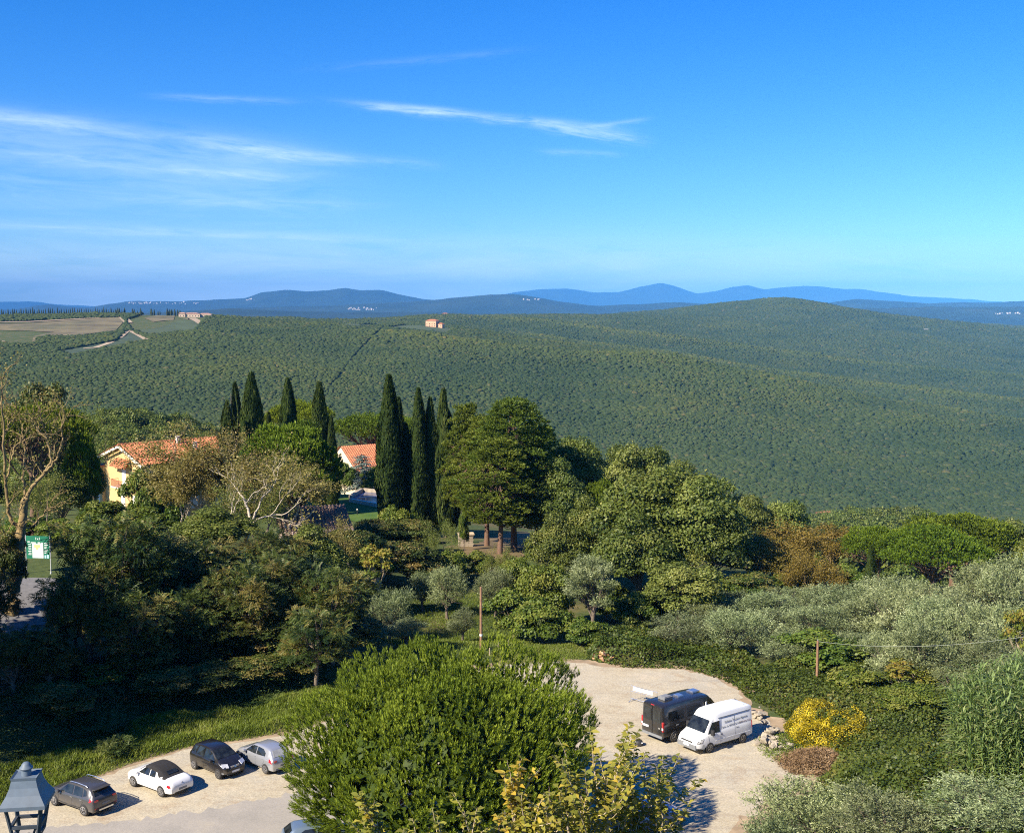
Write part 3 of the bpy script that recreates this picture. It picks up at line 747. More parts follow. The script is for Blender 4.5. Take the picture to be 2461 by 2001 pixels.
# --- bark and foliage colours
m_bark = plain('grey_bark', (0.16, 0.125, 0.09), 0.9, var=0.35, scale=5)
m_bark_red = plain('pine_bark', (0.16, 0.095, 0.062), 0.9, var=0.35, scale=5)
m_bark_dark = plain('dark_pine_bark', (0.085, 0.055, 0.038), 0.9, var=0.35, scale=5)
m_bark_white = plain('white_bark', (0.52, 0.44, 0.32), 0.85, var=0.2, scale=3)
m_bark_pale = plain('pale_bark', (0.48, 0.38, 0.26), 0.85, var=0.25, scale=3)
m_bark_lichen = plain('lichen_bark', (0.25, 0.18, 0.08), 0.9, var=0.35, scale=2.5)
m_oak = leaf_mat('oak_leaves', (0.032, 0.058, 0.008), (0.125, 0.162, 0.026), (0.245, 0.255, 0.06), 0.3)
m_pale = leaf_mat('pale_green_leaves', (0.058, 0.092, 0.015), (0.19, 0.225, 0.045), (0.31, 0.325, 0.085), 0.34)
m_autumn = leaf_mat('autumn_leaves', (0.10, 0.090, 0.014), (0.225, 0.175, 0.030), (0.32, 0.23, 0.05), 0.35)
m_sparse = leaf_mat('drying_leaves', (0.115, 0.108, 0.028), (0.25, 0.21, 0.06), (0.36, 0.28, 0.09), 0.35)
m_wood = leaf_mat('woodland_leaves', (0.018, 0.038, 0.008), (0.080, 0.112, 0.022), (0.21, 0.165, 0.045), 0.25)
m_pine = leaf_mat('stone_pine_needles', (0.045, 0.076, 0.008), (0.150, 0.215, 0.016), (0.28, 0.35, 0.035), 0.32, 0.55, 0.2)
m_pine_dark = leaf_mat('black_pine_needles', (0.036, 0.064, 0.009), (0.140, 0.188, 0.024), (0.26, 0.30, 0.05), 0.3, 0.55, 0.2)
m_cyp = leaf_mat('cypress_leaves', (0.018, 0.036, 0.008), (0.052, 0.080, 0.018), (0.105, 0.125, 0.030), 0.15, 0.6, 0.15)
m_olive = leaf_mat('olive_leaves', (0.085, 0.115, 0.040), (0.225, 0.265, 0.115), (0.40, 0.44, 0.23), 0.2, 0.45, 0.35, 0.6, 0.014)
m_bush = leaf_mat('bush_leaves', (0.032, 0.062, 0.007), (0.11, 0.16, 0.018), (0.20, 0.22, 0.04), 0.32)
m_bramble = leaf_mat('bramble_leaves', (0.030, 0.055, 0.008), (0.090, 0.125, 0.016), (0.20, 0.175, 0.035), 0.3)
m_cedar = leaf_mat('blue_cedar_needles', (0.07, 0.10, 0.085), (0.17, 0.23, 0.19), (0.28, 0.35, 0.29), 0.15)
m_young = leaf_mat('yellowing_leaves', (0.09, 0.13, 0.02), (0.22, 0.25, 0.035), (0.32, 0.24, 0.05), 0.4)
m_yellow = leaf_mat('yellow_autumn_leaves', (0.12, 0.15, 0.025), (0.35, 0.32, 0.055), (0.55, 0.38, 0.05), 0.4, 0.4, 0.45)
m_reed = leaf_mat('reed_leaves', (0.09, 0.15, 0.035), (0.24, 0.32, 0.095), (0.38, 0.38, 0.16), 0.35)
m_broom = leaf_mat('broom_flowers', (0.09, 0.11, 0.02), (0.58, 0.47, 0.02), (0.72, 0.60, 0.03), 0.3)
m_grass = leaf_mat('grass_blades', (0.06, 0.10, 0.010), (0.16, 0.22, 0.025), (0.28, 0.28, 0.08), 0.35)
m_ail = leaf_mat('green_frond_leaves', (0.035, 0.07, 0.018), (0.085, 0.13, 0.03), (0.16, 0.18, 0.05), 0.3)

PROTO = {}
def proto(key, crown, crown_mat, trunk=None, trunk_mat=None, extra=()):
    """key -> list of (part name, mesh); sizes read from the crown"""
    parts = []
    if trunk is not None:
        me = mesh_np(key + '_trunk', trunk[0], trunk[1], True); me.materials.append(trunk_mat); parts.append(('trunk', me))
    if crown is not None:
        me = crown.mesh(key + '_crown') if isinstance(crown, Leaves) else crown
        me.materials.append(crown_mat); parts.append(('crown', me))
    for nm, me, mt in extra:
        me.materials.append(mt); parts.append((nm, me))
    V = []
    for nm, me in parts:
        a = np.empty(len(me.vertices) * 3, np.float32); me.vertices.foreach_get('co', a); a = a.reshape(-1, 3)
        if nm != 'trunk' or len(parts) == 1: V.append(a)
    V = np.concatenate(V); lo, hi = np.percentile(V, 1.0, axis=0), np.percentile(V, 99.0, axis=0)
    PROTO[key] = dict(parts=parts, w=0.5 * (hi[0] - lo[0] + hi[1] - lo[1]), h=hi[2], cx=(hi[0] + lo[0]) / 2, used=0)

# --- broad-leaved trees
def broadleaf(key, seed, R, H, z0, ncl, per, L, W_, mat, bark, r0=0.28, rad=(0.24, 0.38), t0=0.5, tclump=0.22, flat=0.35, sq=0.8, hang=0.0, trunk_top=None, lop=0.16, shell=0.5):
    rs = np.random.default_rng(seed); lv = Leaves()
    cs = crown_centers(rs, ncl, R, H, z0, flat, rad, lop=lop)
    for c, r in cs:
        clump_leaves(lv, rs, c, r, int(per * (r / (0.31 * R)) ** 2), L, W_, t0 + tclump * rs.normal(), 0.22, sq, hang=hang, shell=shell)
    tr = limb_tubes(rs, np.zeros(3), [(c, r) for c, r in cs], r0, trunk_top or (z0 + H * 0.35))
    proto(key, lv, mat, tr, bark)
broadleaf('oak_a', 11, 5.2, 10.0, 1.6, 46, 620, 0.30, 0.20, m_oak, m_bark, tclump=0.16)
broadleaf('oak_b', 12, 4.6, 9.0, 1.2, 40, 620, 0.30, 0.20, m_oak, m_bark, tclump=0.16)
broadleaf('pale_a', 13, 4.6, 9.0, 1.4, 38, 560, 0.30, 0.19, m_pale, m_bark, tclump=0.18)
broadleaf('pale_b', 14, 4.2, 8.0, 1.2, 34, 560, 0.30, 0.19, m_pale, m_bark, tclump=0.18)
broadleaf('autumn_a', 15, 4.6, 8.4, 1.6, 46, 300, 0.26, 0.16, m_autumn, m_bark_lichen, rad=(0.18, 0.30), shell=0.2)
broadleaf('bush_a', 16, 2.0, 3.4, 0.0, 22, 420, 0.20, 0.14, m_bush, m_bark, r0=0.10, flat=0.7)
broadleaf('bush_b', 17, 2.2, 3.0, 0.0, 22, 420, 0.22, 0.15, m_bush, m_bark, r0=0.10, flat=0.7)
broadleaf('dark_a', 18, 3.4, 7.4, 0.8, 34, 420, 0.28, 0.19, m_wood, m_bark, flat=0.6)
broadleaf('young_a', 19, 1.7, 3.6, 1.5, 26, 90, 0.24, 0.17, m_young, m_bark_pale, r0=0.09, rad=(0.2, 0.36), shell=0.2, t0=0.55)
broadleaf('round_a', 20, 2.6, 4.6, 0.3, 30, 420, 0.20, 0.14, m_bush, m_bark, r0=0.12, flat=0.7, lop=0.08, t0=0.62)
# --- woodland trees with long compound leaves
def frond_tree(key, seed, R, H, z0, ncl, fr, mat, bark, FL=0.85, t0=0.45, trunk_top=None, brown=0.12):
    rs = np.random.default_rng(seed); lv = Leaves()
    cs = crown_centers(rs, ncl, R, H, z0, 0.55, (0.22, 0.36), lop=0.22)
    for c, r in cs:
        tcl = t0 + 0.2 * rs.normal() + (0.5 if rs.uniform() < brown else 0)
        n = int(fr * (r / (0.29 * R)) ** 2)
        d = sph(rs, n); d[:, 2] = np.abs(d[:, 2]) * 0.9 - 0.15; d = unit(d)
        st = c + d * r * 0.55
        ax = unit(d * 0.8 + np.array([0, 0, -0.1]) + sph(rs, n) * 0.75)
        k = 6
        side = unit(np.cross(ax, sph(rs, n) * 0.4 + np.array([0, 0, 1.0])))
        nrm = unit(np.cross(side, ax)); nrm *= np.sign(nrm[:, 2:3] + 1e-6)
        ln = FL * rs.uniform(0.6, 1.15, n)
        for j in range(k):
            f = (j + 0.6) / k
            p = st + ax * (ln * f)[:, None] - nrm * (ln * 0.22 * f * f)[:, None]
            for sg in (-1, 1):
                lv.add(p, side * sg + ax * 0.55 - nrm * 0.25, nrm + sph(rs, n) * 0.25, ln * 0.34 * rs.uniform(0.7, 1.1, n), ln * 0.125, tcl + 0.14 * rs.normal(size=n))
    tr = limb_tubes(rs, np.zeros(3), cs, 0.22, trunk_top or (z0 + H * 0.4))
    proto(key, lv, mat, tr, bark)
frond_tree('acacia_a', 21, 4.2, 8.0, 2.4, 34, 50, m_wood, m_bark)
frond_tree('acacia_b', 22, 3.8, 8.6, 2.0, 34, 50, m_wood, m_bark)
frond_tree('frond_bush', 23, 1.6, 2.6, 0.2, 14, 34, m_ail, m_bark, 0.9, 0.5, brown=0.0)
# --- trees that show their branches
def showy(key, seed, H, L0, r0, depth, mat, bark, leafn, leafL, leafW, spread=0.5, up=0.12, kids=(2, 3), lean=(0, 0), cl=0.7, shrink=0.76, gnarl=0.16, stems=1, tv=0.3):
    rs = np.random.default_rng(seed); V, Fs, tips = [], [], []
    for s in range(stems):
        a = 2 * pi * s / max(stems, 1) + rs.uniform(0, 1)
        d = np.array([lean[0] + (0.35 * cos(a) if stems > 1 else 0), lean[1] + (0.35 * sin(a) if stems > 1 else 0), 1.0])
        branching(rs, np.array([0.0, 0, -0.3]), unit(d), L0, r0, depth, V, Fs, tips, spread, gnarl, up, kids, shrink)
    lv = Leaves()
    if leafn:
        for p, d in tips:
            n = rs.poisson(leafn)
            if n == 0: continue
            q = rs.uniform(-0.3, 1.0, n)[:, None]
            P = p + d * q * cl + rs.normal(size=(n, 3)) * cl * 0.38
            lv.add(P, sph(rs, n) + np.array([0, 0, -0.3]), sph(rs, n) + np.array([0, 0, 0.6]), leafL * rs.uniform(0.6, 1.2, n), leafW * rs.uniform(0.7, 1.2, n), 0.5 + tv * rs.normal(size=n) * 0.6)
    V = np.concatenate(V); Fs = np.concatenate(Fs)
    return lv, V, Fs
def showy_proto(key, *a, **k):
    mat, bark = a[5], a[6]
    lv, V, Fs = showy(key, *a, **k)
    proto(key, lv if lv.P else None, mat, (V, Fs), bark)
showy_proto('bare_lichen', 31, 14, 4.6, 0.42, 5, m_sparse, m_bark_lichen, 1.2, 0.16, 0.11, spread=0.55, kids=(2, 3), gnarl=0.2, shrink=0.72)
showy_proto('sparse_a', 32, 12, 3.6, 0.20, 5, m_sparse, m_bark_pale, 26, 0.20, 0.14, spread=0.55, kids=(2, 3), stems=2, cl=0.8)
showy_proto('sparse_b', 33, 12, 3.2, 0.16, 5, m_sparse, m_bark_pale, 26, 0.20, 0.14, spread=0.6, kids=(2, 3), stems=3, cl=0.8)
showy_proto('white_branched', 38, 12, 3.4, 0.17, 5, m_sparse, m_bark_white, 5, 0.20, 0.14, spread=0.6, kids=(2, 3), stems=1, cl=0.8)
showy_proto('sparse_olive', 34, 10, 2.8, 0.14, 5, m_pale, m_bark, 18, 0.18, 0.12, spread=0.6, kids=(2, 3), stems=2, cl=0.7)
showy_proto('autumn_b', 35, 10, 2.6, 0.15, 5, m_autumn, m_bark_lichen, 20, 0.20, 0.14, spread=0.62, kids=(2, 3), stems=3, cl=0.8)
showy_proto('dark_bare', 36, 10, 2.8, 0.16, 5, m_wood, m_bark, 7, 0.2, 0.14, spread=0.6, kids=(2, 3), stems=1, cl=0.8)
# --- olives: silvery upright sprays
def olive(key, seed, R, H, z0, ncl, sprays, tall=False, mat=m_olive, bark=m_bark, SL=0.75):
    rs = np.random.default_rng(seed); lv = Leaves()
    cs = crown_centers(rs, ncl, R, H, z0, 0.6, (0.26, 0.40), lop=0.18)
    for c, r in cs:
        n = int(sprays * (r / (0.33 * R)) ** 2); tcl = 0.5 + 0.13 * rs.normal()
        d = sph(rs, n); d[:, 2] = np.abs(d[:, 2]) - 0.25; d = unit(d)
        st = c + d * r * rs.uniform(0.35, 0.8, n)[:, None]
        ax = unit(d + np.array([0, 0, 1.4 if tall else 0.65]) + sph(rs, n) * 0.4)
        ln = SL * rs.uniform(0.5, 1.2, n); droop = rs.uniform(0.0, 0.35, n)
        for j in range(8):
            f = (j + 0.5) / 8
            p = st + ax * (ln * f)[:, None] - np.array([0, 0, 1.0]) * (ln * droop * f * f)[:, None]
            b = sph(rs, n)
            lv.add(p, ax * 0.8 + b, np.cross(ax, b) + np.array([0, 0, 0.5]), 0.17 * rs.uniform(0.7, 1.3, n), 0.05, tcl + 0.18 * rs.normal(size=n))
    tr = limb_tubes(rs, np.zeros(3), cs, 0.17, z0 + H * 0.3)
    proto(key, lv, mat, tr, bark)
olive('olive_a', 41, 2.6, 4.2, 0.6, 22, 78)
olive('olive_b', 42, 2.9, 4.0, 0.4, 24, 78)
olive('olive_c', 43, 2.3, 4.4, 0.7, 20, 78)
olive('olive_tall', 44, 1.9, 6.2, 2.2, 26, 80, True)
# --- pines: tufts of needles standing up from the twigs
def tuft(lv, rs, P, A, L, rad, k, tcl, wid):
    """P, A: base and direction of each shoot; k needle blades around it"""
    n = len(P)
    s1 = unit(np.cross(A, sph(rs, n))); s2 = np.cross(A, s1)
    for j in range(k):
        th = 2 * pi * j / k + rs.uniform(0, 1, n); q = rs.uniform(0.0, 0.85, n)
        o = s1 * np.cos(th)[:, None] + s2 * np.sin(th)[:, None]
        p = P + A * (L * q)[:, None]
        lv.add(p, A * rs.uniform(0.8, 1.1, n)[:, None] + o * rs.uniform(0.35, 0.7, n)[:, None], o - A * 0.4, rad * rs.uniform(0.75, 1.15, n), wid, tcl + 0.18 * (q - 0.4) + 0.08 * rs.normal(size=n))
def stone_pine(key, seed, R, H, z0, ncl, per, L, rad, k, mat=m_pine, wid=0.05, bark=m_bark_red, dome=0.9, r0=0.3, t0=0.5, low=0.25, upw=0.9, trunk_top=None, crad=(0.20, 0.30)):
    rs = np.random.default_rng(seed); lv = Leaves()
    cs = crown_centers(rs, ncl, R, H, z0, low, crad, lop=0.10)
    for c, r in cs:
        n = int(per * (r / (0.25 * R)) ** 2)
        d = sph(rs, n); d[:, 2] = np.where(d[:, 2] < -0.2, -d[:, 2], d[:, 2]); d = unit(d)
        P = c + d * (r * rs.uniform(0.75, 1.0, n))[:, None] * np.array([1, 1, 0.7])
        A = unit(d * 0.6 + np.array([0, 0, upw]) + sph(rs, n) * 0.25)
        low_ = (c[2] - z0) / H
        tuft(lv, rs, P, A, L * rs.uniform(0.7, 1.2, n), rad, k, t0 + 0.10 * rs.normal() + 0.12 * rs.normal(size=n), wid)
    tr = limb_tubes(rs, np.zeros(3), cs, r0, trunk_top or z0 + 0.2 * H, cap=34)
    proto(key, lv, mat, tr, bark)
stone_pine('umbrella_a', 51, 5.0, 5.6, 1.7, 70, 72, 0.32, 0.24, 9, wid=0.075, low=0.15)
stone_pine('umbrella_b', 52, 4.6, 5.8, 2.2, 70, 72, 0.32, 0.24, 9, wid=0.075, low=0.3)
stone_pine('umbrella_high', 54, 5.0, 3.8, 5.6, 60, 72, 0.32, 0.24, 9, wid=0.075, low=0.15)
stone_pine('pine_round', 53, 4.0, 7.0, 1.2, 80, 72, 0.32, 0.24, 9, wid=0.075, low=0.6)
def black_pine(key, seed, H, R, z0, npad, per, mat=m_pine_dark):
    rs = np.random.default_rng(seed); lv = Leaves(); cs = []
    for i in range(npad):
        f = (i + rs.uniform(0, 0.8)) / npad; z = z0 + (H - z0) * f
        a = i * 2.4 + rs.uniform(-0.4, 0.4); rmax = R * (1 - 0.75 * f ** 1.6) * (0.55 + 0.45 * min(1, f * 3.5))
        q = rs.uniform(0.45, 0.95); c = np.array([cos(a) * rmax * q, sin(a) * rmax * q, z + 0.12 * rmax * q]); r = rs.uniform(0.17, 0.29) * R * (1 - 0.3 * f)
        cs.append((c, r))
    for c, r in cs:
        n = int(per * 1.25 * (r / (0.3 * R)) ** 2); d = sph(rs, n); d[:, 2] = np.abs(d[:, 2]) * 0.8 - 0.1; d = unit(d)
        P = c + d * (r * rs.uniform(0.5, 1.0, n))[:, None] * np.array([1, 1, 0.62]); A = unit(d * 0.9 + np.array([0, 0, 0.55]) + sph(rs, n) * 0.3)
        tuft(lv, rs, P, A, 0.30 * rs.uniform(0.7, 1.2, n), 0.26, 8, 0.5 + 0.12 * rs.normal() + 0.1 * rs.normal(size=n), 0.08)
    V, Fs = limb_tubes(rs, np.zeros(3), cs, 0.19, H * 0.93, bend=0.04, cap=60)
    proto(key, lv, mat, (V, Fs), m_bark_red)
black_pine('black_pine_a', 55, 17, 4.6, 2.8, 120, 130)
black_pine('black_pine_b', 56, 15, 3.8, 3.8, 90, 130)
# --- cypresses
def cypress(key, seed, R, H, n, tops=1, belly=0.32, mat=m_cyp, lump=0.12):
    rs = np.random.default_rng(seed); lv = Leaves()
    f = rs.uniform(0.015, 1.0, n) ** 0.9; a = rs.uniform(0, 2 * pi, n)
    prof = np.where(f < belly, 0.62 + 0.38 * np.sin(f / belly * pi / 2), np.cos((f - belly) / (1 - belly) * pi / 2) ** 0.75)
    lum = 1 + lump * (np.sin(3 * a + 9 * f + seed) + np.sin(5 * a - 17 * f) * 0.7 + 1.6 * (vnoise(a * 2.2, f * 16, seed) - 0.5))
    r = R * prof * lum * rs.uniform(0.80, 1.02, n)
    x, y = r * np.cos(a), r * np.sin(a)
    if tops > 1:
        s = np.sign(np.cos(a)); x = x * 0.72 + s * R * 0.42 * np.clip(f * 1.2, 0, 1); hh = np.where(s > 0, 1.0, 0.86)
    else: hh = 1.0
    P = np.stack([x, y, f * H * hh], -1)
    o = np.stack([np.cos(a), np.sin(a), np.zeros(n)], -1)
    A = unit(o * 0.35 + np.array([0, 0, 1.0]) + sph(rs, n) * 0.28)
    lv.add(P, A, o + sph(rs, n) * 0.5, 0.55 * rs.uniform(0.6, 1.2, n), 0.17, 0.45 + 0.2 * rs.normal(size=n) + 0.9 * (lum - 1))
    tr = tube_np(np.array([[0, 0, -0.3], [0, 0, H * 0.5], [0, 0, H * 0.95]]), [0.22, 0.15, 0.04], 6)
    proto(key, lv, mat, tr, m_bark)
cypress('cypress_a', 61, 1.55, 13, 14000)
cypress('cypress_b', 62, 1.35, 17, 15000, lump=0.10)
cypress('cypress_c', 63, 1.6, 12, 14000, 2, lump=0.2)
# --- blue cedar: drooping layers
def cedar(key, seed, R, H):
    rs = np.random.default_rng(seed); lv = Leaves(); V = []; Fs = []; off = 0
    v, f_ = tube_np(np.array([[0, 0, -0.3], [0.1, 0, H * 0.5], [0, 0, H]]), [0.25, 0.18, 0.04], 7); V.append(v); Fs.append(f_); off += len(v)
    for i in range(46):
        f = (i + rs.uniform(0, 1)) / 46; z = H * (0.12 + 0.86 * f); a = i * 2.4 + rs.uniform(-0.3, 0.3); L = R * (1.05 - f) ** 0.7
        q = np.linspace(0, 1, 7)[:, None]; p = np.array([0, 0, z]) + q * L * np.array([cos(a), sin(a), 0]) + q * (0.25 * L) * np.array([0, 0, 1]) - q ** 2 * np.array([0, 0, 0.5 * L])
        v, g = tube_np(p, 0.05 * np.linspace(1, 0.3, 7), 4); V.append(v); Fs.append(g + off); off += len(v)
        n = int(170 * L / R) + 30; k = rs.uniform(0.15, 1.0, n); idx = k * 6; i0 = np.minimum(idx.astype(int), 5); fr = (idx - i0)[:, None]
        P = p[i0] * (1 - fr) + p[i0 + 1] * fr + rs.normal(size=(n, 3)) * np.array([0.28, 0.28, 0.10]) * (0.4 + k[:, None])
        lv.add(P, np.array([cos(a), sin(a), -0.5]) + sph(rs, n) * 0.7, sph(rs, n) * 0.5 + np.array([0, 0, 1]), 0.34 * rs.uniform(0.6, 1.2, n), 0.13, 0.45 + 0.2 * rs.normal(size=n) + 0.2 * k)
    proto(key, lv, m_cedar, (np.concatenate(V), np.concatenate(Fs)), m_bark)
cedar('cedar', 71, 3.4, 8.5)
print('leaf faces in plant meshes', sum(len(me.polygons) for p in PROTO.values() for _, me in p['parts']))

# ------------------------------------------------------------------ planting
def plant(key, name, u, Y, vtop, wpx, label, cat='tree', group=None, rz=None, base=None, hmin=None, squash=None, z=None):
    """stands a plant of a kind at azimuth u and distance Y, as tall and as wide as given by its top and width in the picture"""
    p = PROTO[key]
    X = at_y(u, 1000, Y)[0]
    for _ in range(3):
        zb = float(terrain(np.array([X]), np.array([Y]))[0]) if z is None else z
        top = at_y(u, vtop, Y)[2]
        zm = (zb + top) / 2; zc = Y * cos(PITCH) - (zm - CAMZ) * sin(PITCH)
        X = (u - CX) / F * zc
    wid = wpx / F * zc
    sx = wid / p['w']; sz = (top - zb) / p['h']
    r = random.uniform(0, 6.28) if rz is None else rz
    t_ = thing(name, (X, Y, zb - 0.05), r, label, cat, group)
    t_.scale = (sx, sx, sz)
    for nm, me in p['parts']:
        o = bpy.data.objects.new(nm, me); link(o); o.parent = t_
    return t_

def grand_pine(key, seed, R, H, n, L, rad, k, wid, mat, bark, lobes=64):
    """a great dome of upright needle brushes gathered in many heads, closed down to the ground side"""
    rs = np.random.default_rng(seed); lv = Leaves()
    LB = sph(rs, lobes * 2); LB = LB[LB[:, 2] > -0.7][:lobes]; lt = rs.normal(size=len(LB)) * 0.11; lr = rs.uniform(0.83, 1.08, len(LB))
    d = sph(rs, int(n * 1.6)); d = d[d[:, 2] > -0.62][:n]; n = len(d)
    ca = d @ LB.T; j = np.argmax(ca, 1); c = ca[np.arange(n), j]
    head = np.clip((c - 0.90) / 0.10, 0, 1) ** 0.55
    HD = sph(rs, 620); ch = d @ HD.T; jh = np.argmax(ch, 1); sub = np.clip((ch[np.arange(n), jh] - 0.985) / 0.015, 0, 1) ** 0.6; ht = rs.normal(size=620) * 0.07
    th = np.arctan2(d[:, 1], d[:, 0]); shape = 1 + 0.06 * np.sin(3 * th + 1) + 0.05 * np.sin(5 * th) + 0.05 * np.sin(4 * d[:, 2] + 2 * th)
    outer = rs.uniform(size=n) < 0.55
    q = np.where(outer, rs.uniform(0.94, 1.0, n), rs.uniform(0.60, 0.93, n)) * (0.68 + 0.26 * head + 0.07 * sub) * shape * lr[j]
    dz = np.where(d[:, 2] > 0, np.abs(d[:, 2]) ** 0.82, d[:, 2]); P = np.stack([d[:, 0], d[:, 1], dz], -1) * q[:, None] * np.array([R, R, H * 0.56]) + np.array([0, 0, H * 0.42])
    ok = P[:, 2] > 0.1; P, d, j, outer, head, jh = P[ok], d[ok], j[ok], outer[ok], head[ok], jh[ok]; n = len(P)
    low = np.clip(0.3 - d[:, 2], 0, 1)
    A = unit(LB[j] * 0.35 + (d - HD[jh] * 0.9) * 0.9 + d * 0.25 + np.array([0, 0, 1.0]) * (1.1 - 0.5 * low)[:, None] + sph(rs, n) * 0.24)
    tuft(lv, rs, P, A, L * rs.uniform(0.65, 1.25, n), rad, k, 0.62 + lt[j] + ht[jh] + 0.12 * sub[ok] + 0.08 * rs.normal(size=n) - 0.10 * low, np.repeat(wid, n) * np.where(outer, 1.0, 2.5))  # sunlit look of the head tops put into their tint
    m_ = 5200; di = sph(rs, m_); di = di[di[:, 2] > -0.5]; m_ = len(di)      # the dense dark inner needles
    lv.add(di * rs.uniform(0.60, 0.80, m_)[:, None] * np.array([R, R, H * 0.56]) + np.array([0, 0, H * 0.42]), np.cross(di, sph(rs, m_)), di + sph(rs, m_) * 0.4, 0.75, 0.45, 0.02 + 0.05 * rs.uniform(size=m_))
    cs = [(P[i] * np.array([.72, .72, .8]), 0.8) for i in rs.choice(n, 26, replace=False)]
    tr = limb_tubes(rs, np.zeros(3), cs, 0.30, H * 0.45, cap=26)
    proto(key, lv, mat, tr, bark)
